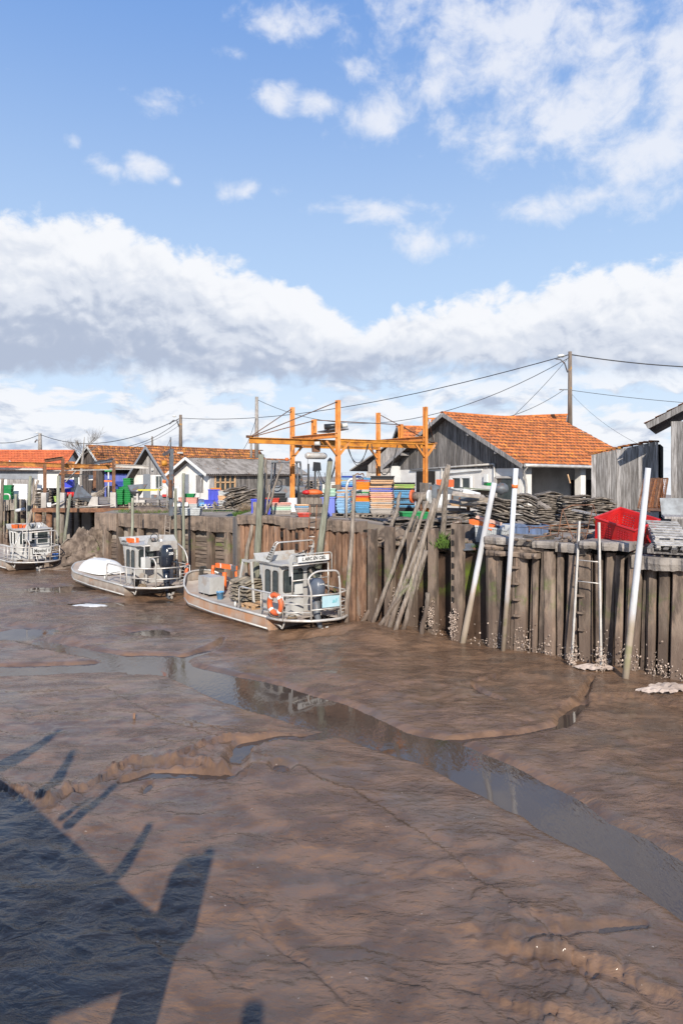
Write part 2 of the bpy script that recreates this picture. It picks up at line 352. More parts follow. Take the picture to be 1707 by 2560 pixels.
M['rust_beam'] = mat('rusty_orange_beam', (.46, .20, .04), (.22, .085, .03), .8, ns=3, var=.1, bump=.3, stains=[dict(c=(.13, .055, .025), s=4, t=.52, w=.12, a=.8)])
M['alu'] = mat('aluminium', (.56, .555, .535), (.46, .45, .43), .5, .2, ns=2.5, st=(1, 1, .6), var=.08, bump=.06, stains=[dict(c=(.38, .30, .24), s=1.8, t=.52, w=.14, a=.65), dict(c=(.30, .28, .26), s=4, t=.60, w=.1, a=.6, st=(1.5, 1.5, .3))])
M['alu_hull'] = mat('silted_hull', (.46, .40, .34), (.33, .28, .235), .7, .1, ns=2, st=(1, 1, .6), var=.06, bump=.1, stains=[dict(c=(.42, .22, .12), s=1.4, t=.50, w=.14, a=.65), dict(c=(.19, .135, .105), s=2, t=.35, w=.2, z=(-2, .24, .1), a=.9), dict(c=(.27, .20, .155), s=3, t=.5, w=.15, a=.5, st=(1, 1, .3))])
M['hull_rusty'] = mat('rust_stained_hull', (.46, .36, .29), (.42, .235, .14), .7, .05, ns=1.3, st=(1, 1, .5), var=.06, bump=.1, stains=[dict(c=(.50, .235, .11), s=1.2, t=.46, w=.14, a=.7), dict(c=(.20, .15, .12), s=2, t=.35, w=.2, z=(-2, .2, .09), a=.9), dict(c=(.33, .30, .27), s=2.2, t=.55, w=.12, a=.6, st=(1, 1, .35))])
M['alu_deck'] = mat('silted_deck', (.46, .40, .345), (.35, .29, .245), .75, 0, ns=1.6, var=.05, bump=.15, stains=[dict(c=(.45, .27, .17), s=1.1, t=.55, w=.15, a=.6)])
M['galv'] = mat('galvanised_tube', (.62, .60, .57), (.48, .44, .40), .45, .3, ns=4, var=.08, bump=.05, stains=[dict(c=(.40, .28, .20), s=5, t=.60, w=.1, a=.6)])
M['glass'] = mat('window_glass', (.035, .045, .047), (.07, .085, .085), .07, 0, ns=1.5, var=0, bump=.03, spec=.9, rvar=.02)
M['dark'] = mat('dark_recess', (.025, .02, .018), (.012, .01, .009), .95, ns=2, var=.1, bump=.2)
M['black'] = mat('black_plastic', (.03, .031, .034), (.018, .018, .02), .4, ns=3, var=.1, bump=.05)
M['rubber'] = mat('black_rubber', (.028, .027, .026), (.05, .045, .04), .8, ns=5, var=.2, bump=.1)
M['engine'] = mat('engine_cowl', (.012, .016, .026), (.02, .025, .038), .2, ns=2, var=.03, bump=0, spec=.6)
M['engine_blue'] = mat('blue_grey_cowl', (.07, .09, .13), (.11, .125, .155), .35, ns=2, var=.05, bump=.04, stains=[dict(c=(.25, .2, .17), s=2.5, t=.6, w=.1, a=.6)])
M['white_pvc'] = mat('white_pvc', (.62, .63, .65), (.50, .50, .51), .45, ns=3, st=(1, 1, .3), var=.05, bump=.04, stains=[dict(c=(.47, .32, .23), s=2, t=.42, w=.2, z=(1.35, 2.2, .25), a=.8, st=(1, 1, .4)), dict(c=(.36, .29, .22), s=2, t=.2, w=.2, z=(-2, 1.5, .2), a=.95, st=(1, 1, .4)), dict(c=(.22, .22, .10), s=2.5, t=.5, w=.1, z=(.3, 1.3, .25), a=.6)])
M['white'] = mat('white_paint', (.80, .80, .79), (.70, .69, .66), .45, ns=2, var=.04, bump=.03, stains=[dict(c=(.45, .36, .28), s=3, t=.63, w=.1, a=.6)])
M['orange'] = mat('orange_plastic', (.78, .17, .035), (.62, .12, .025), .5, ns=3, var=.1, bump=.05)
M['buoy'] = mat('lifebuoy_orange', (.78, .15, .045), (.62, .12, .04), .55, ns=3, var=.06, bump=.1, stains=[dict(c=(.5, .25, .16), s=3, t=.58, w=.1, a=.5)])
M['red'] = mat('red_plastic', (.58, .022, .022), (.42, .016, .018), .42, ns=2, var=.06, bump=.06, stains=[dict(c=(.50, .12, .10), s=3, t=.6, w=.12, a=.6)])
M['blue'] = mat('blue_paint', (.175, .22, .64), (.14, .18, .54), .6, ns=1.5, st=(6, 6, .4), var=.07, bump=.15)
M['blue_bin'] = mat('blue_bin', (.05, .07, .55), (.04, .055, .42), .5, ns=2, var=.1, bump=.05)
M['blue_worn'] = mat('worn_blue_paint', (.10, .15, .28), (.07, .10, .17), .7, ns=2, st=(4, 4, .7), var=.08, bump=.3, stains=[dict(c=(.3, .22, .17), s=3, t=.57, w=.08, a=.8)])
M['blue_bucket'] = mat('blue_bucket', (.16, .40, .66), (.12, .33, .58), .5, ns=2, var=.05, bump=.03)
M['green'] = mat('green_plastic', (.02, .33, .07), (.015, .24, .05), .45, ns=2, var=.12, bump=.05)
M['rope'] = mat('rope', (.30, .22, .14), (.18, .13, .085), .9, ns=20, var=.2, bump=.3)
M['cable'] = mat('power_cable', (.02, .02, .022), (.03, .03, .03), .6, ns=3, var=.1, bump=0)
M['bag'] = mat('oyster_bag', (.165, .142, .122), (.06, .051, .044), .9, ns=6, var=.4, bump=.9, bs=30, stains=[dict(c=(.34, .285, .235), s=4, t=.50, w=.12, a=.75)])
M['bag_tan'] = mat('silted_oyster_bag', (.30, .255, .195), (.15, .125, .095), .9, ns=6, var=.3, bump=.9, bs=30, stains=[dict(c=(.20, .20, .12), s=2, t=.55, w=.1, a=.5)])
M['pallet'] = mat('pallet_wood', (.33, .285, .24), (.19, .155, .125), .9, ns=3, st=(2, 2, 2), var=.35, bump=.4, bs=12)
M['pallet_new'] = mat('new_pallet_wood', (.56, .36, .20), (.42, .26, .14), .85, ns=3, st=(2, 2, 2), var=.25, bump=.3, bs=12)
M['door_grey'] = mat('grey_door', (.25, .27, .30), (.20, .215, .24), .6, ns=2, var=.05, bump=.08)
M['steel'] = mat('grey_steel', (.17, .19, .215), (.11, .115, .125), .55, .2, ns=3, var=.15, bump=.12, stains=[dict(c=(.26, .11, .05), s=3, t=.57, w=.1, a=.75)])
M['grass'] = mat('grass', (.09, .16, .02), (.05, .10, .015), .9, ns=4, var=.4, bump=0)
M['shell'] = mat('oyster_shell', (.50, .40, .33), (.27, .205, .165), .7, ns=9, var=.45, bump=.4)
M['netting'] = mat('rusty_mesh', (.27, .10, .035), (.14, .05, .02), .9, ns=4, var=.3, bump=.3)
M['bark'] = mat('pale_bark', (.34, .31, .28), (.17, .15, .135), .9, ns=6, st=(3, 3, .6), var=.2, bump=.4)
M['letter'] = mat('letter_black', (.02, .02, .022), (.03, .03, .03), .6, ns=3, var=0, bump=0)
M['teal_ink'] = mat('teal_lettering', (.10, .42, .47), (.12, .48, .52), .6, ns=3, var=0, bump=0)
M['sign_blue'] = mat('pale_blue_board', (.42, .60, .66), (.36, .53, .60), .7, ns=4, var=.04, bump=.1, stains=[dict(c=(.48, .44, .38), s=5, t=.58, w=.08, a=.7)])
M['sign_grey'] = mat('sign_board', (.60, .60, .58), (.52, .52, .50), .6, ns=3, var=.04, bump=.05)
# ---------------------------------------------------------------- mud flat with its creek
def vnoise(x, y, seed):
    r = np.random.RandomState(seed); G = r.rand(256, 256).astype(np.float32)
    xi = np.floor(x).astype(int); yi = np.floor(y).astype(int); fx = x - xi; fy = y - yi
    fx = fx*fx*fx*(fx*(fx*6-15)+10); fy = fy*fy*fy*(fy*(fy*6-15)+10)
    g = lambda a, b: G[a & 255, b & 255]
    return (g(xi, yi)*(1-fx) + g(xi+1, yi)*fx)*(1-fy) + (g(xi, yi+1)*(1-fx) + g(xi+1, yi+1)*fx)*fy - .5
def fbm(x, y, seed, o=5, gain=.5):
    s = 0; a = 1
    for i in range(o):
        c, sn = math.cos(1.1*i), math.sin(1.1*i)
        s = s + a*vnoise((x*c - y*sn)*2**i + 13.7*i, (x*sn + y*c)*2**i + 7.1*i, seed + i); a *= gain
    return s
def sstep(x, a, b):
    t = np.clip((x - a)/(b - a), 0, 1); return t*t*(3 - 2*t)
def polydist(x, y, pts, ws):
    """distance to a polyline, its width there, side (+ left of travel)"""
    D = np.full(x.shape, 1e9, np.float32); W = np.zeros_like(D); Sd = np.zeros_like(D)
    for (a, b, w0, w1) in zip(pts[:-1], pts[1:], ws[:-1], ws[1:]):
        dx, dy = b[0]-a[0], b[1]-a[1]; L = dx*dx + dy*dy
        t = np.clip(((x-a[0])*dx + (y-a[1])*dy)/L, 0, 1)
        d = np.hypot(x - a[0] - t*dx, y - a[1] - t*dy)
        k = d < D; D = np.where(k, d, D); W = np.where(k, w0 + (w1-w0)*t, W); Sd = np.where(k, np.sign(dx*(y-a[1]) - dy*(x-a[0])), Sd)
    return D, W, Sd
WL = -.07
def banks(rows):
    """rows of photo (x_left, y_left, x_right, y_right) points of the two banks -> centreline and half widths on the mud"""
    P, Wd = [], []
    for a, b, c, d in rows:
        p, q = gz(a, b, WL), gz(c, d, WL); P.append(((p.x+q.x)/2, (p.y+q.y)/2)); Wd.append((p - q).length/2)
    return P, Wd
CREEK = banks([(-200, 1668, -200, 1690), (0, 1668, 0, 1690), (230, 1660, 230, 1682), (330, 1640, 335, 1680), (395, 1640, 400, 1690), (468, 1664, 425, 1692), (640, 1706, 630, 1766),
               (850, 1766, 820, 1832), (1000, 1828, 945, 1880), (1100, 1845, 1060, 1912), (1330, 1940, 1140, 1952), (1450, 2000, 1270, 2024), (1530, 2062, 1375, 2090), (1640, 2108, 1480, 2142),
               (1720, 2160, 1570, 2215), (1850, 2250, 1690, 2300), (2100, 2440, 1950, 2520)])
GULLIES = [([(1480, 1640+60), (1460, 1745), (1420, 1790), (1395, 1812), (1290, 1832), (1130, 1846)], [.05, .09, .17, .13, .10, .10], .10),
           ([(840, 1826), (760, 1838), (690, 1838), (610, 1858), (592, 1890), (600, 1920), (560, 1940), (480, 1932), (380, 1932), (300, 1950)], [.10, .10, .10, .14, .18, .16, .12, .1, .1, .06], .10),
           ([(1600, 2300), (1440, 2310), (1310, 2345), (1270, 2370), (1330, 2395), (1450, 2410), (1560, 2436), (1650, 2490), (1685, 2560), (1700, 2650)], [.04, .06, .10, .11, .13, .12, .11, .13, .15, .18], .032),
           ([(-100, 1555), (20, 1572), (90, 1600), (200, 1625), (310, 1645)], [.5, .5, .45, .35, .3], .09),
           ([(560, 1600), (530, 1620), (470, 1640), (430, 1650)], [.05, .15, .2, .2], .08),
           ([(1180, 1712), (1200, 1730), (1260, 1748)], [.05, .08, .05], .08),
           ([(560, 2230), (650, 2300), (700, 2370), (790, 2450), (860, 2520)], [.02, .03, .03, .03, .03], .018)]
SCARPS = [([(180, 1985), (230, 1965), (280, 1930), (330, 1905), (430, 1900), (520, 1915), (560, 1925)], .22), ([(480, 1880), (560, 1850), (640, 1840), (690, 1828)], .16),
          ([(1180, 1705), (1250, 1690), (1330, 1700)], .10), ([(1420, 1762), (1490, 1748), (1600, 1745), (1700, 1765)], .14),
          ([(1310, 2372), (1420, 2385), (1520, 2420), (1600, 2450), (1680, 2480), (1800, 2540)], .13), ([(1255, 1885), (1330, 1905), (1450, 1960), (1540, 2040), (1620, 2090)], .10),
          ([(0, 1978), (60, 1990), (110, 2010)], .2), ([(1310, 2275), (1380, 2290)], .06), ([(1160, 2320), (1240, 2325)], .05), ([(1420, 2550), (1560, 2575)], .1), ([(1280, 2520), (1330, 2545)], .08)]
PUDDLES = [(380, 1578, 75, 11), (235, 1507, 110, 9), (150, 1470, 130, 9), (60, 1580, 90, 22), (400, 1500, 60, 6), (760, 1600, 120, 8), (700, 1915, 30, 16), (370, 1962, 12, 14)]
def mud_h(x, y):
    x = np.asarray(x, np.float32); y = np.asarray(y, np.float32)
    w1, w2 = fbm(x*.5, y*.5, 91, 3)*1.1, fbm(x*.5+40, y*.5, 95, 3)*1.1
    big = fbm(x*.16+3, y*.16, 11, 3)
    z = .10*big + .036 + .05*fbm((x+w1)*.55, (y+w2)*.9, 21, 4)
    rip = fbm((x*.55 + y*.25 + w1)*1.5, (y - .25*x + w2)*4.6, 31, 4, .55)          # flow marks lying across the view
    z = z + .022*rip*(.5 + sstep(big, -.3, .4)) + .012*np.abs(fbm((x+w2)*3, (y+w1)*6, 41, 4))
    lump = fbm(x*5, y*5, 61, 3)
    ter = (fbm(x*.35+9, y*.5+2, 71, 4))
    for th in (-.12, .06, .22): z = z + .022*sstep(ter + .06*lump, th - .012, th + .012) - .011
    for pts, hh in SCARPS:
        P = [tuple(gz(*q))[:2] for q in pts]
        D, W, Sd = polydist(x + .06*lump, y + .06*fbm(x*4, y*4, 65, 3), P, [1.0]*len(P))
        far = Sd*(1 if P[-1][0] > P[0][0] else -1)        # + on the side away from the camera
        prof = np.where(far > 0, np.exp(-D/.55), -.35*np.exp(-(D/.35)**2)) * sstep(D, 3.0, 1.5)
        z = z + hh*.32*prof + hh*.8*np.abs(lump + .4*fbm(x*9, y*9, 67, 2))*np.exp(-(D/.26)**2)
    P, Wd = CREEK
    D, W, Sd = polydist(x + .12*fbm(x*1.2, y*1.2, 51, 4), y + .12*fbm(x*1.2+30, y*1.2, 52, 4), P, Wd)
    e = D - W
    z = np.where(e < 1.6, z*sstep(e, -.1, 1.6) + (.0)*(1 - sstep(e, -.1, 1.6)), z)
    near = (Sd > 0)     # far bank is cut steep, the near one shelves
    bank = np.where(near, sstep(e, -.05, .16)*.06, sstep(e, -.02, .7)*.022)
    z = np.where(e < 1.6, WL + .012 + bank + (z - .0)*sstep(e, 0, 1.2), z)
    z = np.where(e < 0, WL - .006 - .13*sstep(-e, 0, .5) + .012*(1-sstep(-e, 0, .06)), z)
    for pts, ws, dep in GULLIES:
        P = [tuple(gz(*q))[:2] for q in pts]
        D, W, Sd = polydist(x + .10*fbm(x*1.6, y*1.6, 56, 4), y + .10*fbm(x*1.6+30, y*1.6, 57, 4), P, ws)
        z = z - dep*1.25*sstep(-(D - W*1.25), -W*.45, W*.8) + dep*.16*np.exp(-((D - W*1.6)/(W*.6 + .02))**2)
    for px, py, rx, ry in PUDDLES:
        c = gz(px, py); sx = rx/F*c.y; sy = abs(gz(px, py-ry).y - gz(px, py+ry).y)/2
        d = np.hypot((x - c.x)/sx, (y - c.y)/sy) + .5*fbm(x*1.5, y*2.5, 77, 4)
        z = np.where(d < 1.5, z*sstep(d, .6, 1.5) + (WL - .012)*(1 - sstep(d, .6, 1.3)), z)
    # the bed falls a little under the moored boats and climbs under the rotten bank beside the jetty
    c = np.hypot((x - 1.05)/1.9, (y - 21.0)/1.5); z = z + .34*np.exp(-c*c)
    return z
def build_mud():
    th = np.radians(np.linspace(-56, 56, 760)); r = np.exp(np.linspace(math.log(1.6), math.log(85), 640))
    T, RR = np.meshgrid(th, r); x, y = RR*np.sin(T), RR*np.cos(T)
    z = mud_h(x, y)
    nr, nt = x.shape
    vs = np.stack([x, y, z], -1).reshape(-1, 3).astype(np.float32)
    i = np.arange(nr*nt).reshape(nr, nt)
    f = np.stack([i[:-1, :-1], i[:-1, 1:], i[1:, 1:], i[1:, :-1]], -1).reshape(-1, 4)
    me = bpy.data.meshes.new('mud'); n = len(vs); me.vertices.add(n); me.vertices.foreach_set('co', vs.ravel())
    me.loops.add(f.size); me.loops.foreach_set('vertex_index', f.ravel()[::1].astype(np.int32))
    me.polygons.add(len(f)); me.polygons.foreach_set('loop_start', np.arange(0, f.size, 4, dtype=np.int32))
    try: me.polygons.foreach_set('loop_total', np.full(len(f), 4, np.int32))
    except Exception: pass
    me.update(calc_edges=True); me.polygons.foreach_set('use_smooth', np.ones(len(f), bool))
    me.flip_normals()
    m = bpy.data.materials.new('wet_mud'); m.use_nodes = True; m.node_tree.nodes.clear(); t = NT(m.node_tree)
    p = t.n('ShaderNodeNewGeometry').outputs['Position']
    pz = t.n('ShaderNodeSeparateXYZ', i_Vector=p).outputs[2]
    fl = t.vm('MULTIPLY', p, (1, 1.8, 1))
    n1 = t.noise(p, .55, 6.0, .6); n2 = t.noise(fl, 1.2, 7.0, .58, .6); n3 = t.noise(p, 9.0, 5.0, .6)
    col = t.mix(t.ss(n2, .38, .62), (.208, .126, .079), (.118, .073, .048))
    col = t.mix(t.m('MULTIPLY', t.ss(n1, .48, .66), .55), col, (.130, .104, .085))       # grey film of fine silt
    col = t.mix(t.m('MULTIPLY', t.ss(t.noise(fl, 3.1, 6.0, .65, .8), .60, .70), .5), col, (.22, .118, .062))   # ochre algae
    col = t.mix(t.m('MULTIPLY', t.ss(t.noise(p, 14, 3.0, .5), .735, .76), .8), col, (.40, .33, .28))          # shell grit
    b = t.n('ShaderNodeBsdfPrincipled', i_Base_Color=col); b.inputs['Specular IOR Level'].default_value = .6; b.inputs['IOR'].default_value = 1.42
    wet = t.m('ADD', t.ss(t.m('SUBTRACT', pz, WL), .10, .0), t.m('MULTIPLY', t.ss(n1, .45, .62), .7), clamp=True)
    film = t.ss(t.vm('LENGTH', t.vm('MULTIPLY', t.vm('SUBTRACT', p, (-5.5, 15.0, 0)), (.14, .15, 0))), 1.35, .3)   # silt film still draining below the far creek
    wet = t.m('ADD', wet, t.m('MULTIPLY', film, .8), clamp=True)
    wet = t.m('MULTIPLY', wet, t.ss(t.noise(t.vm('MULTIPLY', p, (.6, 2.2, 1)), .9, 6.0, .6, .5), .62, .42))
    t.put(b.inputs['Roughness'], t.m('SUBTRACT', t.m('ADD', .26, t.m('MULTIPLY', t.m('SUBTRACT', n3, .5), .2)), t.m('MULTIPLY', wet, .19)))
    hh = t.m('ADD', t.m('MULTIPLY', t.noise(fl, 2.6, 4.0, .5, .5), .8), t.m('ADD', t.m('MULTIPLY', t.noise(fl, 7, 3.0, .5, .4), .32), t.m('MULTIPLY', t.noise(p, 60, 2.0, .5), .012)))
    rd = t.m('SUBTRACT', 1.0, t.m('ABSOLUTE', t.m('SUBTRACT', t.m('MULTIPLY', t.noise(fl, 1.9, 5.0, .55, 1.2), 2.0), 1.0)))
    hh = t.m('ADD', hh, t.m('MULTIPLY', t.m('POWER', rd, 4.0), t.m('MULTIPLY', t.ss(t.noise(p, .5, 3.0), .42, .66), -.28)))
    bn = t.n('ShaderNodeBump', i_Strength=t.m('SUBTRACT', .58, t.m('MULTIPLY', wet, .36)), i_Distance=.09, i_Height=hh); t.nt.links.new(bn.outputs[0], b.inputs['Normal'])
    o = t.n('ShaderNodeOutputMaterial'); t.nt.links.new(b.outputs[0], o.inputs[0])
    me.materials.append(m); ob = bpy.data.objects.new('mud', me); COL.objects.link(ob); tag(ob, 'brown wet tidal mud flat with a winding creek', None, None, 'structure')
    m = bpy.data.materials.new('creek_water'); m.use_nodes = True; m.node_tree.nodes.clear(); t = NT(m.node_tree)
    p = t.n('ShaderNodeNewGeometry').outputs['Position']
    b = t.n('ShaderNodeBsdfPrincipled', i_Base_Color=t.mix(t.noise(p, .8, 4.0), (.062, .042, .032), (.085, .062, .048)), i_Roughness=.03); b.inputs['IOR'].default_value = 1.5
    rot = t.n('ShaderNodeMapping', i_Vector=p); rot.inputs['Rotation'].default_value = (0, 0, rad(-40)); rot.inputs['Scale'].default_value = (2.6, 1, 1)
    hh = t.m('ADD', t.m('MULTIPLY', t.noise(rot.outputs[0], 5.5, 3.0, .5, .3), t.ss(t.noise(p, .35, 2.0), .35, .62)), t.m('MULTIPLY', t.noise(p, .9, 2.0), .5))
    bn = t.n('ShaderNodeBump', i_Strength=.10, i_Distance=.05, i_Height=hh); t.nt.links.new(bn.outputs[0], b.inputs['Normal'])
    o = t.n('ShaderNodeOutputMaterial'); t.nt.links.new(b.outputs[0], o.inputs[0])
    w = MB(); w.quad((-34, -4, WL), (16, -4, WL), (16, 48, WL), (-34, 48, WL)); ob = w.build('water', m); tag(ob, 'shallow creek water left by the tide in the mud', None, None, 'structure')
build_mud()
def mz(x, y): return float(mud_h(np.array([x]), np.array([y]))[0])
# ---------------------------------------------------------------- quay walls
O2 = V((0, 23.06, 0)); DW = V((.796, -.605, 0)); NW = V((-.605, -.796, 0))       # main wall: origin, direction, outward normal
def wp(s, n, z): return O2 + DW*s + NW*n + V((0, 0, z))
def ws(px): a = (px - 853.5)/F; return 23.06*a/(.796 + .605*a)
O1 = V((-4.18, 31.9, 0)); D1 = V((-.8423, .539, 0)); N1 = V((-.539, -.8423, 0))  # set-back wall further along
def w1(s, n, z): return O1 + D1*s + N1*n + V((0, 0, z))
def s1(px):
    a = (px - 853.5)/F; return (-4.18 - a*31.9)/(a*.539 + .8423)
def pile(mb, P, s, w, z0, z1, dep=.15, n0=0, lean=0, tilt=0, ch=.28, k=6):
    """one driven pile with chamfered edges; P(s,n,z) places it"""
    prof = [(-w/2, -dep), (-w/2, 0), (-w/2 + w*ch, dep*.6), (w/2 - w*ch, dep*.6), (w/2, 0), (w/2, -dep)]
    vs = []; m = len(prof)
    for i in range(k + 1):
        u = i/k; z = z0 + (z1 - z0)*u + (R.uniform(-.03, .03) if i == k else 0)
        for a, b in prof:
            vs.append(P(s + a + lean*u + R.uniform(-.008, .008), n0 + b + tilt*u + R.uniform(-.006, .006), z + (R.uniform(-.04, .03) if i == k else 0)))
    fs = [(i*m+j, (i+1)*m+j, (i+1)*m+(j+1) % m, i*m+(j+1) % m) for i in range(k) for j in range(m)]
    fs.append(tuple(k*m + j for j in range(m))[::-1])
    return mb.add(vs, fs)
def slab(mb, P, sa, sb, n0, n1, zt, th, seed, jag=.06, step=.06, chip=.5):
    """broken concrete slab with a crumbled front edge"""
    k = max(4, int((sb - sa)/step)); vs = []
    for i in range(k + 1):
        s = sa + (sb - sa)*i/k; a = np.array([s*2.1]); c = np.array([s*7.])
        j = float(fbm(a, a*0 + seed, 3, 4)[0])*jag*2.0 + float(fbm(c, c*0 + seed, 9, 3)[0])*jag*1.3
        zz = float(fbm(a, a*0 + seed + 5.5, 8, 4)[0])*jag*.3; zb = float(fbm(c*.6, a*0 + seed + 8.5, 14, 3)[0])*jag*1.4*chip
        vs += [P(s, n0, zt - .02), P(s, n1 - .035 + j, zt + zz*.6), P(s, n1 + j, zt - .03 + zz), P(s, n1 + .01 + j*1.15, zt - th*.5), P(s, n1 - .02 + j*.9, zt - th + zb), P(s, n0, zt - th)]
    m = 6
    fs = [(i*m+j, i*m+(j+1) % m, (i+1)*m+(j+1) % m, (i+1)*m+j) for i in range(k) for j in range(m)]
    fs += [tuple(range(m))[::-1], tuple(k*m + j for j in range(m))]
    return mb.add(vs, fs)
def rock(mb, c, r, sq=(1, 1, .7)):
    return mb.ball(c, (r*sq[0], r*sq[1], r*sq[2]), 7, 5, None, .22)

# yard surface behind the quay edge, out to the horizon
def edge_pts():
    E = [(-300, 48, 3.3), (-60, 46.6, 3.3), (-21.6, 46.3, 3.3), (-21.5, 47.2, 3.0), (-13.9, 44.2, 3.0)]
    E += [tuple(w1(s, -.28, 2.97)) for s in (11.0, 8, 5, 2.5, 1.1)]
    E += [(-4.9, 30.8, 3.1), (-4.2, 27.2, 3.4)]
    E += [tuple(wp(s, -.3, 3.46)) for s in (-4.85, -3, -1, .5)]
    E += [tuple(wp(s, -1.5, z)) for s, z in ((.9, 3.25), (3, 3.1), (5.0, 3.1))]
    E += [tuple(wp(s, -.6, 3.17)) for s in (5.4, 8, 10.5)]
    E += [tuple(wp(40, -.6, 3.1))]
    return E
E = edge_pts(); g = MB(); vs = []; rows = (0, .35, 2.5, 7, 18, 60, 2500)
for x, y, z in E:
    for r in rows: vs.append((x*(1 if r < 100 else 12), y + r, z + (3.3 - z)*min(1, r/16) - (0.25 if r > 40 else 0)))
m = len(rows)
g.add(vs, [(i*m+j, (i+1)*m+j, (i+1)*m+j+1, i*m+j+1) for i in range(len(E)-1) for j in range(m-1)], .5)
# the earth face below the edge
vs = []
for x, y, z in E: vs += [(x, y, z), (x, y + .02, -1)]
g.add(vs, [(2*i, 2*i+1, 2*i+3, 2*i+2) for i in range(len(E)-1)], .5)
tag(g.build('ground', M['ground']), 'trodden earth and gravel surface of the oyster yard', None, None, 'structure')

# --- main wall, right part: leaning sheet piles under a broken slab
t4 = thing('sheet_pile_wall', 'grey brown quay wall of leaning sheet piles under broken concrete slabs, shells along its foot', 'quay wall', wp(6, 0, 0), world=True)
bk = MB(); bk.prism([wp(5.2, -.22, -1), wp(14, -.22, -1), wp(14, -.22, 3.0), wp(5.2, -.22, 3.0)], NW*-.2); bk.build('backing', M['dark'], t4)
s = 5.28; i = 0
while s < 12.4:
    w = R.choice((.12, .15, .18, .22, .26)) if i % 4 else R.uniform(.26, .36)
    mb = MB(); deep = (i % 2)*R.uniform(.04, .15)
    pile(mb, wp, s + w/2, w, -.6, 2.98 - R.choice((0, 0, .02, .05, .25 if s > 8.4 else .04)), .13, -.03 - deep, R.uniform(-.06, .16) + .04, R.uniform(-.03, .08), R.choice((.12, .2, .3)))
    mb.build('pile', M['pile'], t4); s += w + R.uniform(.0, .045); i += 1
for sa, sb, n0, n1, zt, th, sdv in ((5.25, 6.75, -1.5, .14, 3.26, .22, 2.), (6.76, 7.35, -1.5, .17, 3.22, .2, 4.), (7.36, 8.2, -1.4, .20, 3.20, .26, 6.), (8.05, 9.3, -1.3, .34, 3.30, .2, 9.), (9.33, 12.5, -1.3, .25, 3.0, .32, 12.)):
    slab(MB(), wp, sa, sb, n0, n1, zt, th, sdv, .07 if sa < 7 else .11).build('cap_slab', M['concrete'], t4) if False else None
    mb = MB(); slab(mb, wp, sa, sb, n0, n1, zt, th, sdv, .05 if sa < 7 else .10); mb.build('cap_slab', M['concrete'], t4)
mb = MB(); slab(mb, wp, 5.3, 7.0, -.5, .06, 3.02, .13, 21., .08); mb.build('broken_ledge', M['concrete_brown'], t4)
mb = MB(); slab(mb, wp, 5.35, 6.9, -.4, .22, 2.87, .15, 25., .07); mb.build('broken_ledge', M['concrete_brown'], t4)
for sx, zs in ((6.22, (2.45, 2.0, 1.55, 1.1)), (8.02, (2.3, 1.85, 1.4, .95))):
    for z in zs:
        mb = MB(); c = wp(sx + .03*(2.5 - z), .05, z)
        mb.prism([c + DW*-.11 - NW*.05, c + DW*.11 - NW*.05, c + DW*.08 + NW*.12, c + DW*-.08 + NW*.12], (0, 0, -.05)); mb.build('step', M['concrete_brown'], t4)
# --- middle stretch: low wet wall set back, single posts in front of it
t3 = thing('retaining_wall', 'low dark wet quay wall with bright green algae band behind single concrete posts', 'quay wall', wp(3, -.55, 0), world=True)
mb = MB(); k = 30; vs = []
for i in range(k + 1):
    s = .2 + 5.3*i/k; zt = 2.62 + .06*math.sin(s*3) + R.uniform(-.05, .05)
    vs += [wp(s, -.55 + R.uniform(-.02, .02), -1), wp(s, -.55 + R.uniform(-.02, .02), 1.3), wp(s, -.58, zt), wp(s, -1.3, zt + .08), wp(s, -1.3, -1)]
mb.add(vs, [(i*5+j, (i+1)*5+j, (i+1)*5+(j+1) % 5, i*5+(j+1) % 5) for i in range(k) for j in range(5)]); mb.build('wall', M['wall_wet'], t3)
for i in range(22):
    s = .35 + 4.85*i/22 + R.uniform(-.06, .06); mb = MB(); rock(mb, wp(s, -.62 + R.uniform(-.08, .06), 2.72 + R.uniform(-.05, .08)), R.uniform(.12, .2), (1.2, 1, .62)); mb.build('edge_stone', M['rubble'], t3)
mb = MB(); nx, ny = 60, 16; vs = []; fs = []
for j in range(ny + 1):
    for i in range(nx + 1):
        s = .5 + 4.9*i/nx; n = -.62 - 1.5*j/ny
        a = np.array([s*2.5]); b = np.array([n*2.5])
        vs.append(wp(s, n, 2.68 + .62*min(1, j/ny*1.5) + .32*float(fbm(a, b, 33, 4)[0]) - .2*(abs(i/nx - .5) > .47)))
for j in range(ny):
    for i in range(nx): fs.append((j*(nx+1)+i, j*(nx+1)+i+1, (j+1)*(nx+1)+i+1, (j+1)*(nx+1)+i))
mb.add(vs, fs, .4); tag(mb.build('rubble', M['rubble'], None, wp(3, -1, 2.7)), 'heaped earth and rubble behind the single posts', None, None, 'stuff')
def post_at(px, pyt, pyb, w, name, label, mat, holes=0, lean=0, n0=.05):
    s = ws(px); Yb = (wp(s, n0, 0)).y; zt = CH - (pyt - 1190)*Yb/F; t = thing(name, label, 'post', wp(s, n0, 0), world=True, group='single concrete posts before the low wall')
    mb = MB(); pile(mb, wp, s, w, -.6, zt, .17, n0, lean, 0, .12, 10); mb.build('shaft', mat, t)
    z = zt - .2
    for i in range(holes):
        mb = MB(); c = wp(s - w*.18 + lean*(z/zt), n0 + .115, z); mb.prism([c + DW*-.045 + V((0, 0, .09)), c + DW*-.045 - V((0, 0, .09)), c + DW*.045 - V((0, 0, .07)), c + DW*.045 + V((0, 0, .07))], NW*.004); mb.build('hole', M['dark'], t); z -= .34
    return t, s, zt
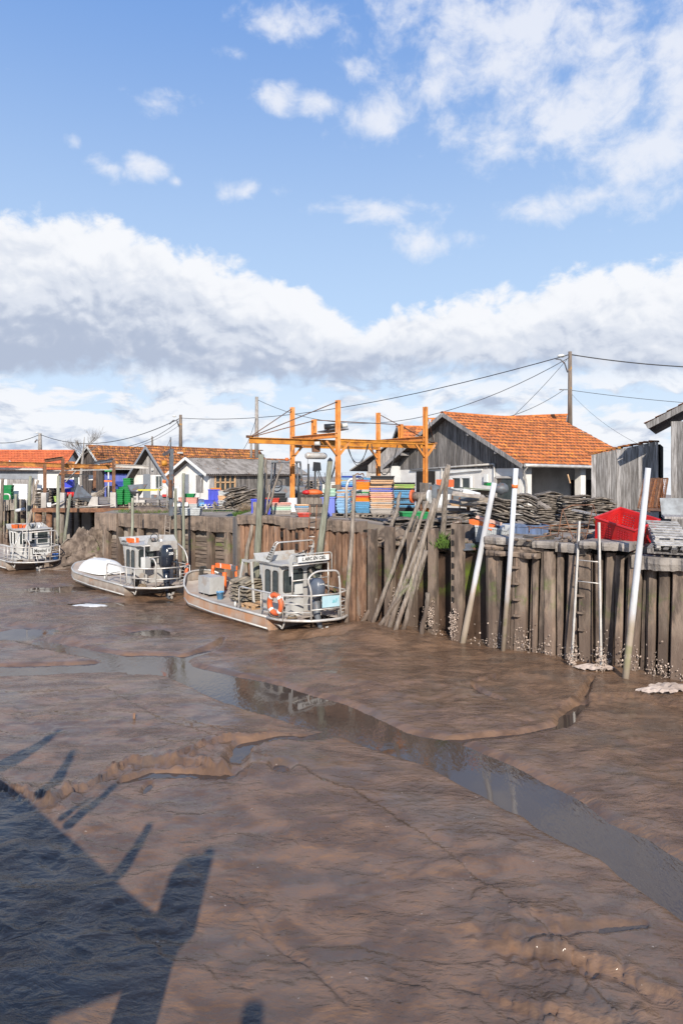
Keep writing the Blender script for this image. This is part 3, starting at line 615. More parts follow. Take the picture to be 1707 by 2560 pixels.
for a in ((930, 1321, 1560, .25, 0, 'square concrete post closest to the rusty pile wall, among thin leaning sticks'), (973, 1314, 1565, .29, 0, 'wide concrete post with pointed pale stain, second from the rusty pile wall'),
          (1028, 1333, 1575, .27, 0, 'concrete post half hidden behind the bundle of leaning poles'), (1081, 1319, 1583, .26, 3, 'concrete post spliced halfway up, with a wire band and a shell cluster at its foot')):
    post_at(a[0], a[1], a[2], a[3], 'concrete_post', a[5], M['pile'], 0, 0, .02)
tp, sp_, zp = post_at(1142, 1312, 1590, .38, 'concrete_post', 'broad concrete post pierced by a row of oblong holes, rusty bars on top', M['pile'], 8, 0, .02)
for k in range(5):
    mb = MB(); b = wp(sp_ - .13 + .065*k, .02, zp - .05); mb.tube([b, b + V((R.uniform(-.02, .02), 0, .12 + R.uniform(.02, .12)))], .009, 5); mb.build('bar', M['rust'], tp)
# --- left stretch: rusty brown piles under a crumbling beam
t2 = thing('rusty_pile_wall', 'reddish brown pile wall under a crumbling cap beam behind the nearest moored boat', 'quay wall', wp(-2, 0, 0), world=True)
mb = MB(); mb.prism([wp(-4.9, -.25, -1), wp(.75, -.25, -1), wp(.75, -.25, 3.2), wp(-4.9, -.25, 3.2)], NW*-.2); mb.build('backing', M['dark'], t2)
s = -4.85; i = 0
while s < .8:
    w = R.uniform(.14, .26) if s < -1.2 else R.choice((.22, .3, .36))
    mb = MB(); pile(mb, wp, s + w/2, w, -.6, 3.2 - R.uniform(0, .08), .12, -.04 - (i % 2)*R.uniform(.03, .1), R.uniform(-.05, .05), 0, .22)
    mb.build('pile', M['pile_red'], t2); s += w + R.uniform(0, .05); i += 1
for sa, sb, zt, th in ((-4.9, -3.6, 3.53, .34), (-3.58, -2.72, 3.55, .3), (-2.7, -1.95, 3.52, .42), (-1.93, -.86, 3.54, .36), (-.84, .05, 3.52, .4), (.07, .72, 3.5, .38)):
    mb = MB(); slab(mb, wp, sa, sb, -.5, .10, zt, th, sa*3, .05, .07, .9); mb.build('cap_beam', M['concrete_brown'], t2)
for px in (708, 745):
    for z in (2.9, 2.5, 2.1, 1.7):
        mb = MB(); c = wp(ws(px), .075, z); mb.box(c, (.12, .02, .2), Matrix((DW, NW, (0, 0, 1))).transposed()); mb.build('hole', M['dark'], t2)
# return wall between the two stretches
tr = thing('return_wall', 'dark concrete end of the rusty pile wall beside a tall green post', 'quay wall', (-4.4, 28, 0), world=True)
mb = MB(); mb.prism([(-3.95, 26.0, -1), (-4.95, 32.2, -1), (-4.95, 32.2, 3.05), (-3.95, 26.0, 3.45)], (.4, .1, 0)); mb.build('wall', M['concrete_brown'], tr)
# --- far stretch: concrete beam over timber panels
t1 = thing('timber_panel_wall', 'quay wall with a cracked concrete beam above horizontal timber panels and posts', 'quay wall', w1(4, 0, 0), world=True)
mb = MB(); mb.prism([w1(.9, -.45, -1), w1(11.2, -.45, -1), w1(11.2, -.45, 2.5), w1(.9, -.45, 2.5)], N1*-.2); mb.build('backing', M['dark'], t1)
for sa, sb, zt, th in ((.9, 2.95, 3.02, .72), (2.97, 5.15, 3.03, .7), (5.17, 7.4, 3.02, .74), (7.42, 9.3, 3.0, .72), (9.32, 11.15, 2.98, .95)):
    mb = MB(); slab(mb, w1, sa, sb, -.5, .12, zt, th, sb*3, .05, .08, .8); mb.build('cap_beam', M['concrete_brown'], t1)
for px, wd in ((405, .32), (447, .28), (478, .22), (526, .3), (570, .34), (612, .3), (300, .22), (330, .2), (268, .3), (352, .2)):
    mb = MB(); pile(mb, w1, s1(px), wd, -.5, 2.3 if px > 400 else 2.25, .2, .02, R.uniform(-.1, .1)*(px < 400), 0, .15); mb.build('post', M['pile'], t1)
for pa, pb in ((482, 522), (532, 566), (576, 608), (410, 442), (452, 476), (335, 400), (272, 332)):
    sa, sb = sorted((s1(pa), s1(pb))); z = .05
    while z < (1.95 if pa > 400 else 1.5):
        h = R.uniform(.17, .24); mb = MB(); mb.beam(w1(sa, -.18 - R.uniform(0, .05), z + h/2), w1(sb, -.18 - R.uniform(0, .05), z + h/2 + R.uniform(-.02, .02)), .05, h - .02, jit=.01); mb.build('panel_plank', M['timber_wet'], t1); z += h + .012
# --- rotten bank at the mouth of the inlet
mb = MB(); nx, ny = 90, 90; vs = []; fs = []
X_, Y_ = np.meshgrid(-17.9 + 6.6*np.arange(nx + 1)/nx, 34.4 + 10*np.arange(ny + 1)/ny)
sl = np.minimum((X_ + 16.8 + .1*(Y_ - 37))/2.9, (Y_ - 35.9 - .55*np.maximum(0, X_ + 15.6))/2.4); sl = sstep(sl, -.05, 1.05)*(1 - .45*sstep(Y_, 38.6, 41))
D_ = X_*.75 + Y_*.66; E_ = -X_*.66 + Y_*.75
Z_ = -.3 + 2.05*sl + (.95*fbm(D_*.7, E_*2.4, 44, 5) + .35*np.abs(fbm(D_*1.5, E_*5, 47, 4)))*np.minimum(1, sl*3.5)
for j in range(ny + 1):
    for i in range(nx + 1): vs.append((X_[j, i], Y_[j, i], Z_[j, i]))
for j in range(ny):
    for i in range(nx): fs.append((j*(nx+1)+i, j*(nx+1)+i+1, (j+1)*(nx+1)+i+1, (j+1)*(nx+1)+i))
mb.add(vs, fs, .4); tag(mb.build('terrain_bank', M['rubble'], None, (-15, 38, 0)), 'eroded bank of mud, stones and rotten timber below the jetty', None, None, 'structure')
def bank_z(x, y):
    i = min(nx, max(0, int((x + 17.9)/6.6*nx))); j = min(ny, max(0, int((y - 34.4)/10*ny))); return float(Z_[j, i])
for k in range(13):
    x0 = -16.4 + R.uniform(0, 2.2); y0 = 36.6 + R.uniform(0, 1.7); a = R.uniform(.35, 1.0); L = R.uniform(.6, 1.4); x1, y1 = x0 + L*math.cos(a), y0 + L*.5
    mb = MB(); mb.beam((x0, y0, bank_z(x0, y0) + .04), (x1, y1, bank_z(x1, y1) + .12), .15, .05, jit=.02)
    solo('rotten_plank', mb, M['pole'], 'rotten slanting plank bedded in the bank below the jetty', 'plank', (x0, y0, bank_z(x0, y0)), 'rotten planks in the bank')
# --- far left quay
tl = thing('timber_pile_wall', 'far quay wall of upright timber piles under weathered concrete, behind the farthest boat', 'quay wall', (-24, 46, 0), world=True)
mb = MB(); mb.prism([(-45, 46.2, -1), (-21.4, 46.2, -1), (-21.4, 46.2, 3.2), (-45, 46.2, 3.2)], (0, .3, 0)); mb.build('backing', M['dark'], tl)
PL = lambda s, n, z: V((-30 + s, 46 - n, z)); s = -7.5
while s < 8.4:
    w = R.uniform(.22, .4); mb = MB(); pile(mb, PL, s + w/2, w, -.8, 2.7, .14, -R.uniform(0, .08), R.uniform(-.1, .1), 0, .2, 3); mb.build('pile', M['pile'], tl); s += w + R.uniform(.01, .07)
s = -7.6
while s < 8.3:
    w = R.uniform(.8, 1.3); mb = MB(); slab(mb, PL, s, min(s + w, 8.55), -.4, .18, 3.42 + R.uniform(-.05, .05), .72, s, .08, .15); mb.build('edge_block', M['concrete'], tl); s += w + .02
# --- steel jetty over the inlet
tj = thing('steel_jetty', 'rusty steel jetty deck standing on round piles over the dark inlet', 'jetty', (-15.5, 41, 3), world=True)
mb = MB(); mb.box((-15.2, 43.4, 3.04), (5.7, 6.7, .1)); mb.build('deck', M['rust'], tj)
mb = MB(); mb.box((-15.2, 40.0, 3.0), (5.8, .1, .24)); mb.build('edge_beam', M['rust'], tj)
for px, r in ((97, .2), (124, .17), (154, .18)):
    X = (px - 853.5)/F*40.3; mb = MB(); mb.tube([(X, 40.3, -.5), (X, 40.3, 2.9)], r, 12); mb.build('pile', M['rust'] if px != 154 else M['pole'], tj)
for px, Yp in ((200, 44.5), (232, 45.2), (180, 45.8), (110, 45)):
    X = (px - 853.5)/F*Yp; mb = MB(); mb.tube([(X, Yp, -.5), (X, Yp, 2.98)], .13, 8); mb.build('pile', M['timber_wet'], tj)

# ---------------------------------------------------------------- poles
def pole(base, top, r0, r1, mat, label, name='mooring_pole', group='poles along the quay', k=9, wob=.02, n=9, cat='pole'):
    base, top = V(base), V(top); pts = []; rs = []
    ph = R.uniform(0, 6)
    for i in range(k + 1):
        u = i/k; w = math.sin(u*5 + ph)*wob*math.sin(math.pi*u)
        pts.append(base.lerp(top, u) + V((w, 0, w*.3)) + V((R.uniform(-1, 1), R.uniform(-1, 1), 0))*wob*.35); rs.append((r0 + (r1 - r0)*u)*R.uniform(.93, 1.07))
    pts[0] = pts[0] - (pts[1] - pts[0]).normalized()*.35
    mb = MB(); mb.tube(pts, rs, n, jit=.05 if wob > .005 else 0); return solo(name, mb, mat, label, cat, base, group)
def pole_px(pb, pt, w0, w1, mat, label, Yb=None, Yt=None, **kw):
    b = gz(pb[0], pb[1], 0) if Yb is None else at(pb[0], pb[1], Yb)
    Yt = Yt if Yt is not None else b.y
    return pole(b, at(pt[0], pt[1], Yt), w0/2/F*b.y, w1/2/F*Yt, mat, label, **kw)
WP = 'white plastic poles leaning on the quay'
pole_px((1155, 1613), (1235, 1207), 15, 13.5, M['white_pvc'], 'white plastic pole leaning most steeply, beside the end of the concrete slab', Yt=19.75, group=WP, wob=.003, n=14)
p2_ = thing('mooring_pole', 'white plastic pole with an orange band near its top', 'pole', gz(1256, 1634), world=True, group=WP)
a, b = gz(1256, 1634), at(1289, 1171, 18.9)
mb = MB(); mb.tube([a - (b - a)*.08, a.lerp(b, .5) + V((.015, 0, 0)), b], .07, 14); mb.build('shaft', M['white_pvc'], p2_)
mb = MB(); q = a.lerp(b, .905); mb.tube([q - (b-a).normalized()*.045, q + (b-a).normalized()*.045], .085, 14); mb.build('band', M['orange'], p2_)
pole_px((1562, 1699), (1619, 1170), 17, 14, M['white_pvc'], 'tall white plastic pole standing before the red bin and stacked pallets', Yt=16.3, group=WP, wob=.003, n=14)
LP = 'driftwood poles leaning on the posts'
for pb, pt, w0, w1_, Yt, lab in (((927, 1565), (1053, 1243), 13, 9, 21.4, 'slim leaning pole first to lean over the concrete post behind the bundle'), ((961, 1570), (1069, 1252), 12, 8, 21.25, 'short forked leaning pole second in the bundle, broken at the top'),
                             ((973, 1572), (1088, 1246), 14, 10, 21.1, 'leaning pole with shells halfway down, third in the bundle'), ((988, 1576), (1090, 1249), 13, 10, 21.0, 'leaning pole at the heart of the bundle, fourth from the rusty wall'),
                             ((1008, 1574), (1063, 1376), 13, 12, 20.7, 'gnarled short pole with a bent top lying against the bundle'), ((1015, 1560), (1116, 1168), 13, 9, 20.75, 'longest slim pole of the leaning bundle, reaching past the white window'),
                             ((1094, 1412), (1121, 1162), 16, 12, 21.3, 'nearly upright grey pole standing just behind the leaning bundle'), ((977, 1318), (1000, 1232), 11, 9, 22.9, 'short pale stick standing at the corner of the crate stacks'),
                             ((1053, 1588), (1069, 1482), 13, 12, None, 'short broken stump of pole crusted with shells before the spliced post'), ((910, 1550), (941, 1495), 12, 8, None, 'dark short pole lying low beside the stern of the nearest boat'),
                             ((866, 1562), (886, 1187), 13, 9, 22.6, 'long thin straight pole standing before the crate stacks'), ((1030, 1340), (1043, 1292), 9, 8, 22, 'short pale stick tucked between two concrete posts'), ((945, 1568), (1022, 1462), 12, 9, 20.8, 'low stick crusted with shells under the leaning bundle')):
    kw = dict(Yb=22.3) if pb[1] < 1450 else dict(Yb=gz(pb[0], pb[1], .3 if 880 < pb[0] < 1040 else .18).y)
    pole_px(pb, pt, w0, w1_, M['pole'], lab, Yt=Yt, group=LP, wob=.045, **kw)
MP = 'upright mooring poles'
pole_px((641, 1470), (653, 1136), 19, 14, M['pole_green'], 'tall thick green grey post standing before the end of the concrete wall', Yb=25.2, Yt=25.2, group=MP)
tcap = thing('mooring_pole', 'leaning green grey post with a dark pointed cap before the blue bin', 'pole', at(796, 1400, 22.9), world=True, group=MP)
mb = MB(); a, b = at(795, 1420, 22.9), at(825, 1153, 22.9); mb.tube([a, a.lerp(b, .3), a.lerp(b, .65) + V((.02, 0, 0)), b], [.125, .115, .1, .09], 10, jit=.04); mb.build('shaft', M['pole_green'], tcap)
mb = MB(); mb.lathe([(.10, 0), (.085, .02), (.07, .06), (.0, .13)], b, 10); mb.build('cap', M['black'], tcap)
pole_px((330, 1400), (332, 1245), 7.5, 6.5, M['pole_green'], 'pale slim post rising behind the cabin of the middle boat', Yb=33.6, Yt=33.6, group=MP)
pole_px((442, 1420), (439, 1221), 8, 7, M['pole_green'], 'grey slim post beside the wooden ladder, shorter of two', Yb=32.6, Yt=32.6, group=MP)
pole_px((459, 1425), (460, 1183), 8.5, 7, M['pole_green'], 'tall slim post beside the grey door of the white hut', Yb=32.3, Yt=32.3, group=MP)
pole_px((143, 1395), (147, 1189), 9, 7.5, M['pole_green'], 'green grey post standing between the jetty piles', Yb=38.6, Yt=38.6, group=MP)
pole_px((155, 1412), (176, 1236), 9, 7, M['pole_green'], 'leaning green post with rope round its foot before the jetty', Yb=38.2, Yt=38.6, group=MP)
pole_px((41, 1305), (41, 1235), 8, 7, M['pole_green'], 'short green post at the far timber quay', Yb=45.5, Yt=45.5, group=MP)
pole_px((73, 1305), (77, 1190), 9, 7, M['pole_green'], 'green post beside the leaning rough trunks', Yb=45.3, Yt=45.3, group=MP)
pole_px((72, 1312), (96, 1200), 9, 6, M['pole'], 'rough brown trunk leaning beside the jetty, thicker of two', Yb=45.0, Yt=45.4, group=MP, wob=.08)
pole_px((80, 1310), (84, 1195), 8, 5, M['pole'], 'forked rough trunk leaning at the far quay', Yb=45.2, Yt=45.6, group=MP, wob=.08)
pole_px((4, 1305), (8, 1196), 8, 7, M['pole'], 'brown post standing at the far quay beside the blue pipe frame', Yb=45.4, Yt=45.4, group=MP)
pole_px((68, 1365), (68, 1232), 2.2, 1.6, M['galv'], 'thin aerial mast on the cabin roof of the far boat', Yb=36.2, Yt=36.2, group=MP, name='aerial_mast', cat='mast', wob=.003)
DR = 'rough branches standing at the quay corner'
pole_px((612, 1455), (638, 1255), 12, 9, M['pole'], 'crooked driftwood trunk leaning on the tall green post', Yb=25.6, Yt=25.6, group=DR, wob=.07)
pole_px((658, 1300), (664, 1147), 9, 7, M['pole'], 'upright rough branch beside the tall green post', Yb=26.3, Yt=26.5, group=DR, wob=.05)
pole_px((672, 1270), (706, 1160), 7, 4, M['pole'], 'slanting bare branch before the plank wall of the hut', Yb=26.5, Yt=26.8, group=DR, wob=.05)
pole_px((668, 1262), (674, 1212), 6, 4, M['pole'], 'short twisted branch between the red tray and blue bin', Yb=26.4, Yt=26.5, group=DR, wob=.05)
# ---------------------------------------------------------------- ladders
def ladder(name, label, r0b, r0t, r1b, r1t, rungs, wr, mat, mat2, wd=.03):
    t = thing(name, label, 'ladder', r0b, world=True)
    for b, tp_ in ((r0b, r0t), (r1b, r1t)): mb = MB(); mb.beam(b, tp_, wr, wd, (1, 0, 0)); mb.build('rail', mat, t)
    for u in rungs: mb = MB(); mb.tube([r0b.lerp(r0t, u), r1b.lerp(r1t, u)], .016, 6); mb.build('rung', mat2, t)
    return t
a0, a1 = wp(ws(1444), .55, -.1), at(1447, 1303, 18.0); b0, b1 = wp(ws(1516), .5, -.1), at(1496, 1306, 17.55)
ladder('ladder', 'battered aluminium ladder with splayed rails and two rungs left, before the sheet piles', a0, a1, b0, b1, (.60, .74), .075, M['galv'], M['galv'], .05)
ladder('ladder', 'thin rusty ladder with grey top hung on the rusty pile wall', at(769, 1400, 23.3), at(775, 1262, 23.5), at(786, 1400, 23.3), at(792, 1262, 23.4), (.08, .25, .42, .59, .76), .035, M['rust'], M['galv'], .035)
ladder('ladder', 'weathered wooden ladder on the concrete wall behind the middle boat', at(412, 1345, 33.3), at(415, 1288, 33.5), at(424, 1350, 33.2), at(427, 1290, 33.4), (.1, .3, .5, .7, .9), .05, M['pole'], M['pole'], .05)
ladder('ladder', 'narrow orange brown ladder hanging at the jetty corner', at(84, 1320, 44.6), at(86, 1262, 44.6), at(90, 1320, 44.6), at(91, 1262, 44.6), (.1, .3, .5, .7, .9), .06, M['pallet_new'], M['pallet_new'], .05)
ladder('ladder', 'slender ladder on the far timber quay behind the cabin roof', at(4, 1345, 45.4), at(7, 1255, 45.4), at(11, 1345, 45.4), at(13, 1255, 45.4), (.1, .24, .38, .52, .66, .8, .93), .06, M['pole'], M['pole'], .05)

# ---------------------------------------------------------------- oyster shells on the pile feet
def shell(mb, c, r, nrm):
    nrm = V(nrm).normalized(); x = nrm.orthogonal().normalized(); y = nrm.cross(x); a0 = R.uniform(0, 6); vs = [V(c) + nrm*r*.35]
    for k in range(6):
        a = a0 + k*math.pi/3; e = r*(1.25 if k in (0, 1) else .8)*R.uniform(.85, 1.15); vs.append(V(c) + x*math.cos(a)*e + y*math.sin(a)*e*.8)
    mb.add(vs, [(0, k + 1, (k + 1) % 6 + 1) for k in range(6)])
mb = MB()
for k in range(2100):
    s = R.uniform(5.2, 12.2) if k > 260 else R.uniform(.8, 5.2); z = abs(R.gauss(0, .30)) + .0 + (.15*math.sin(s*2.3))
    if R.random() > .55 + .45*math.sin(s*9): continue
    shell(mb, wp(s, .065 + R.uniform(-.03, .05), z), R.uniform(.014, .03), NW + V((R.uniform(-.8, .8), R.uniform(-.8, .8), R.uniform(-.4, .8))))
def cluster(c, rx, rz, n, r=.026):
    for k in range(n):
        a = R.uniform(0, 6.28); u = R.random()**.5
        shell(mb, V(c) + V((math.cos(a)*u*rx, -abs(math.sin(a))*u*rx, R.gauss(0, rz))), R.uniform(.6, 1.2)*r, (math.cos(a), -1, R.uniform(-.4, .9)))
cluster(a0 + V((0, -.06, .25)), .13, .2, 170); cluster(b0 + V((-.05, -.1, .35)), .14, .22, 130)
for px, py in ((1081, 1545), (1081, 1520), (1142, 1560), (1142, 1530)):
    cluster(wp(ws(px), .22, max(.05, CH - (py - 1190)*21/F)), .16, .14, 70)
for px, py, Y in ((985, 1500, 21.7), (975, 1530, 21.6), (1010, 1500, 21.6), (995, 1520, 21.5), (1060, 1540, 20.9), (972, 1462, 22)): cluster(at(px, py, Y), .06, .16, 36, .02)
tag(mb.build('oyster_shells', M['shell']), 'pale oyster shells crusted along the foot of the piles and posts', None, None, 'stuff')

# ---------------------------------------------------------------- buildings
def tile_slope(mb, x0, x1, yr, zr, ye, ze, tw=.25, th=.36, lip=.03, xs0=0, xs1=0, sag=0):
    """rows of interlocking roof tiles from ridge (yr,zr) to eave (ye,ze); xs0/xs1 shift the verge along x at the eave"""
    L = math.hypot(ye - yr, ze - zr); n = max(2, round(L/th)); dy, dz = (ye - yr)/L, (ze - zr)/L; ny, nz = (-dz, dy) if dy > 0 else (dz, -dy)
    if nz < 0: ny, nz = -ny, -nz
    for r in range(n):
        a, b = L*r/n - (.03 if r else 0), L*(r + 1)/n; xa, xb = x0 + xs0*(r + .5)/n, x1 + xs1*(r + .5)/n; m = max(1, round((xb - xa)/tw)); off = (.5 if r % 2 else 0)
        for i in range(m + (1 if off else 0)):
            c0 = max(xa, xa + (i - off)*(xb - xa)/m); c1 = min(xb, xa + (i + 1 - off)*(xb - xa)/m)
            if c1 - c0 < .03: continue
            j = R.uniform(-.008, .012); vs = []
            for u, bow in ((0, 0), (.3, .028), (.6, .02), (1, 0)):
                x = c0 + (c1 - c0)*u; sg = -sag*math.sin(math.pi*min(max((x - x0)/(x1 - x0), 0), 1))
                for d, lift in ((a, .0), (b, lip + j), (b, -.01 + j)): h = bow + lift; vs.append((x, yr + dy*d + ny*h, zr + dz*d + nz*h + sg))
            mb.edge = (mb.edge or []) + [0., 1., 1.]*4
            mb.add(vs, [q for k in range(3) for q in ((k*3, k*3+3, k*3+4, k*3+1), (k*3+1, k*3+4, k*3+5, k*3+2))])
    return mb
def planks(mb, a, b, z0, zt, w=.16, th=.028, out=None, gap=.008, zj=.0):
    """vertical boards from a to b (2D), tops zt(u) or constant"""
    a, b = V((a[0], a[1], 0)), V((b[0], b[1], 0)); L = (b - a).length; d = (b - a)/L; n = V((d.y, -d.x, 0)); s = 0
    while s < L - .02:
        ww = min(w*R.uniform(.75, 1.25), L - s); e = R.uniform(0, .02)
        zz = [zt((s + q)/L) if callable(zt) else zt for q in (0, ww - gap)]; zb = z0 + R.uniform(-zj, zj); o = R.uniform(-zj, zj)*.3
        p0, p1 = a + d*s, a + d*(s + ww - gap)
        P = [p0 + V((0, 0, zb)), p1 + V((0, 0, zb)), p1 + V((0, 0, zz[1] + o)), p0 + V((0, 0, zz[0] + o))]
        mb.prism([q + n*e for q in P], n*th); s += ww
    return mb
def rafter_board(mb, a, b, h=.18, t=.035): return mb.beam(a, b, t, h, (0, 0, 1))
def house(name, label, cat, loc, rz, L, w, zb, ze, zr, roofmat, gable, gable_low, side, zsplit, ovf=.5, ove=.45, over_l=None, tw=.25, th=.36, barge=None, ridge=True, sag=.0, gz1=None, back=True):
    """local frame: x along the ridge from the front gable, y<0 is the flank seen from the quay"""
    t = thing(name, label, cat, loc, rz); sl = (zr - ze)/w
    zt = lambda u: ze + (zr - ze)*(1 - abs(2*u - 1)) - .1
    if zsplit < zr - .2:
        mb = MB(); planks(mb, (0, w), (0, -w), zsplit, zt, .17); mb.build('gable_boarding', gable, t)
    mb = MB(); mb.prism([(.06, w, zb - .3), (.06, -w, zb - .3), (.06, -w, ze - .1), (.06, 0, zr - .1), (.06, w, ze - .1)], (.12, 0, 0)); mb.build('gable_core', M['dark'] if zsplit < zb + .2 else gable_low, t)
    if zsplit > zb + .2:
        mb = MB(); mb.prism([(-.02, w, zb - .3), (-.02, -w, zb - .3), (-.02, -w, min(zsplit, ze - .1)), (-.02, w, min(zsplit, ze - .1))] if zsplit <= ze else [(-.02, w, zb - .3), (-.02, -w, zb - .3), (-.02, -w, ze - .1), (-.02, 0, zr - .12), (-.02, w, ze - .1)], (.08, 0, 0)); mb.build('front_wall', gable_low, t)
    if side is not None:
        mb = MB()
        if side in (M['plank'], M['plank_mid'], M['plank_dark'], M['blue']): planks(mb, (.06, -w), (L, -w), zb - .3, ze - .05, .17)
        else: mb.box((L/2 + .05, -w, (zb + ze)/2 - .15), (L - .1, .12, ze - zb + .3))
        mb.build('side_wall', side, t)
    if back:
        mb = MB(); mb.box((L/2, w, (zb + ze)/2 - .15), (L, .1, ze - zb + .2)); mb.prism([(L - .05, w, zb - .3), (L - .05, -w, zb - .3), (L - .05, -w, ze - .1), (L - .05, 0, zr - .1), (L - .05, w, ze - .1)], (.05, 0, 0)); mb.build('rear_wall', gable_low, t)
    for sgn in (-1, 1):
        e = ove; ye, zee = sgn*(w + e), ze - sl*e
        mb = MB()
        if roofmat is M['fibro']:
            n = int((L + 2*ovf)/.045); vs = []
            for i in range(n + 1):
                x = -ovf + (L + 2*ovf)*i/n; h = .028*math.sin(2*math.pi*x/.18) + (.012 if int(x/.9) % 2 else 0)
                for k in range(5): vs.append((x, ye*k/4, zr + (zee - zr)*k/4 + .02 + h - (.03*(k == 2))))
            mb.add(vs, [(i*5+k, (i+1)*5+k, (i+1)*5+k+1, i*5+k+1) for i in range(n) for k in range(4)], .5)
        else: tile_slope(mb, -ovf, L + ovf, 0, zr + .03, ye, zee + .03, tw, th, sag=sag)
        r = mb.build('roof_slope', roofmat, t)
        mb = MB(); mb.prism([(-ovf + .03, 0, zr - .05), (-ovf + .03, ye - sgn*.03, zee - .04), (-ovf + .03, ye - sgn*.03, zee - .08), (-ovf + .03, 0, zr - .1)], (L + 2*ovf - .06, 0, 0)); mb.build('roof_deck', M['plank_dark'], t)
        mb = MB(); rafter_board(mb, (-ovf - .02, 0, zr - .06), (-ovf - .02, ye, zee - .06), .19); mb.build('barge_board', barge or M['plank'], t)
    if ridge:
        mb = MB(); x = -ovf - .05
        while x < L + ovf:
            vs = []; n = 6; ln = .4
            for q, rr in ((0, .125), (ln, .115)):
                for k in range(n + 1): a = math.pi*k/n; vs.append((x + q, math.cos(a)*rr, zr + .005 + math.sin(a)*rr*.75 - sag*math.sin(math.pi*min(max((x)/(L), 0), 1))))
            mb.add(vs, [(k, k+1, n+1+k+1, n+1+k) for k in range(n)]); x += ln - .03
        mb.build('ridge_tiles', roofmat if roofmat is not M['fibro'] else M['tile_old'], t)
    return t
def part(t, name, mt, **kw):
    mb = MB()
    for k, v in kw.items():
        for q in (v if isinstance(v, list) else [v]): getattr(mb, k)(*q)
    return mb.build(name, mt, t)
def window_front(t, x, y0, y1, z0, z1, nx=2, nz=2, frame=None, ax='x', fw=.05):
    """framed window on the plane x=const (ax='x') or y=const (ax='y')"""
    frame = frame or M['white']; P = (lambda u, v, o: (x - o, u, v)) if ax == 'x' else (lambda u, v, o: (u, x - o, v))
    mb = MB(); mb.add([P(y0, z0, .03), P(y1, z0, .03), P(y1, z1, .03), P(y0, z1, .03)], [(0, 1, 2, 3)]); g_ = mb.build('window', M['glass'], t)
    mb = MB()
    def bar(ua, va, ub, vb): mb.beam(P(ua, va, .05), P(ub, vb, .05), fw, fw, (1, 0, 0) if ax == 'x' else (0, 1, 0))
    for i in range(nx + 1): u = y0 + (y1 - y0)*i/nx; bar(u, z0, u, z1)
    for i in range(nz + 1): v = z0 + (z1 - z0)*i/nz; bar(y0, v, y1, v)
    mb.build('frame', frame, g_); return g_
# 1 big barn with the bright tiled roof
rb = math.atan2(.526, .85)
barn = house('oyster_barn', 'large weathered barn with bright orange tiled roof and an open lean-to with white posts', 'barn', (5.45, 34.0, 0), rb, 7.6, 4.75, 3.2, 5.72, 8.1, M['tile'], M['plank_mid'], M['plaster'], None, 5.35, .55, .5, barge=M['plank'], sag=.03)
part(barn, 'downpipe', M['galv'], tube=[([(-.1, 3.2, 5.33), (-.1, -3.1, 5.55)], .05, 6), ([(-.1, -3.1, 5.55), (-.12, -3.1, 3.6)], .045, 6), ([(-.1, .6, 5.4), (-.1, .62, 4.2)], .04, 6)])
part(barn, 'doorway', M['dark'], box=((-.05, 1.95, 4.2), (.05, 1.5, 2.1)))
window_front(barn, -.05, -1.55, -.2, 3.75, 4.95, 2, 2, M['white'], fw=.1)
part(barn, 'electric_box', M['white'], box=((-.1, -2.55, 4.9), (.1, .22, .35)))
part(barn, 'wall_lamp', M['white'], beam=((-.1, .2, 5.15), (-.1, -2.3, 5.3), .06, .06))
window_front(barn, -.05, -4.5, -3.2, 3.8, 4.95, 1, 1, M['plaster_grey'], fw=.1)
mb = MB(); mb.box((3.8, -3.05, 4.5), (7.4, .1, 2.4)); mb.build('recessed_wall', M['plaster_grey'], barn)
part(barn, 'rear_recess', M['dark'], box=((5.9, -3.2, 4.0), (1.6, .1, 1.6)))
for x in (.12, 3.7, 7.2): part(barn, 'carport_post', M['plaster'], box=((x + .1, -4.72, 4.3), (.34, .34, 2.5)))
part(barn, 'carport_beam', M['plank_dark'], beam=((0, -4.72, 5.6), (7.6, -4.72, 5.6), .16, .18))
mb = MB(); pts = [(-.5 + 8.6*i/8, -5.33, 5.46 - .012*i) for i in range(9)]; mb.tube(pts, .075, 8); mb.build('gutter', M['galv'], barn)
part(barn, 'gutter_outlet', M['galv'], tube=[([(-.35, -5.33, 5.42), (-.2, -5.0, 5.2), (0, -4.95, 4.6), (0, -4.95, 3.4)], .05, 7)])
for y in (-3.6, -1.8, 1.8, 3.4): part(barn, 'purlin_end', M['plank'], box=((-.3, y, 8.1 - abs(y)*.5 - .22), (.5, .13, .16)))
# building behind the barn ridge, and the annex left of it
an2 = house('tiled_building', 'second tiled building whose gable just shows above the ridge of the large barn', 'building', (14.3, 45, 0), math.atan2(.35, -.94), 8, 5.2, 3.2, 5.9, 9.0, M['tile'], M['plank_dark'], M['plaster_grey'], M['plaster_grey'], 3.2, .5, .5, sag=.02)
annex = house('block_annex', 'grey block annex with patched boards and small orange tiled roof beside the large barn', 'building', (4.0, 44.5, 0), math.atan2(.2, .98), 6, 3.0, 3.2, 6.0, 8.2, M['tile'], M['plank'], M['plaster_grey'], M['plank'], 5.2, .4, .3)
la = thing('lean_to', 'grey board and block lean-to with a pale metal door behind the orange gantry', 'shed', (2, 37, 3.3), world=True)
mb = MB(); planks(mb, (1.5, 38.4), (5.1, 37.0), 5.2, lambda u: 5.6 + 1.5*min(1, u*2.2), .22, zj=.03); mb.build('boarding', M['plank'], la)
mb = MB(); mb.prism([(1.4, 38.45, 3), (5.2, 36.97, 3), (5.2, 36.97, 5.25), (1.4, 38.45, 5.25)], (.1, .25, 0)); mb.build('block_wall', M['plaster_grey'], la)
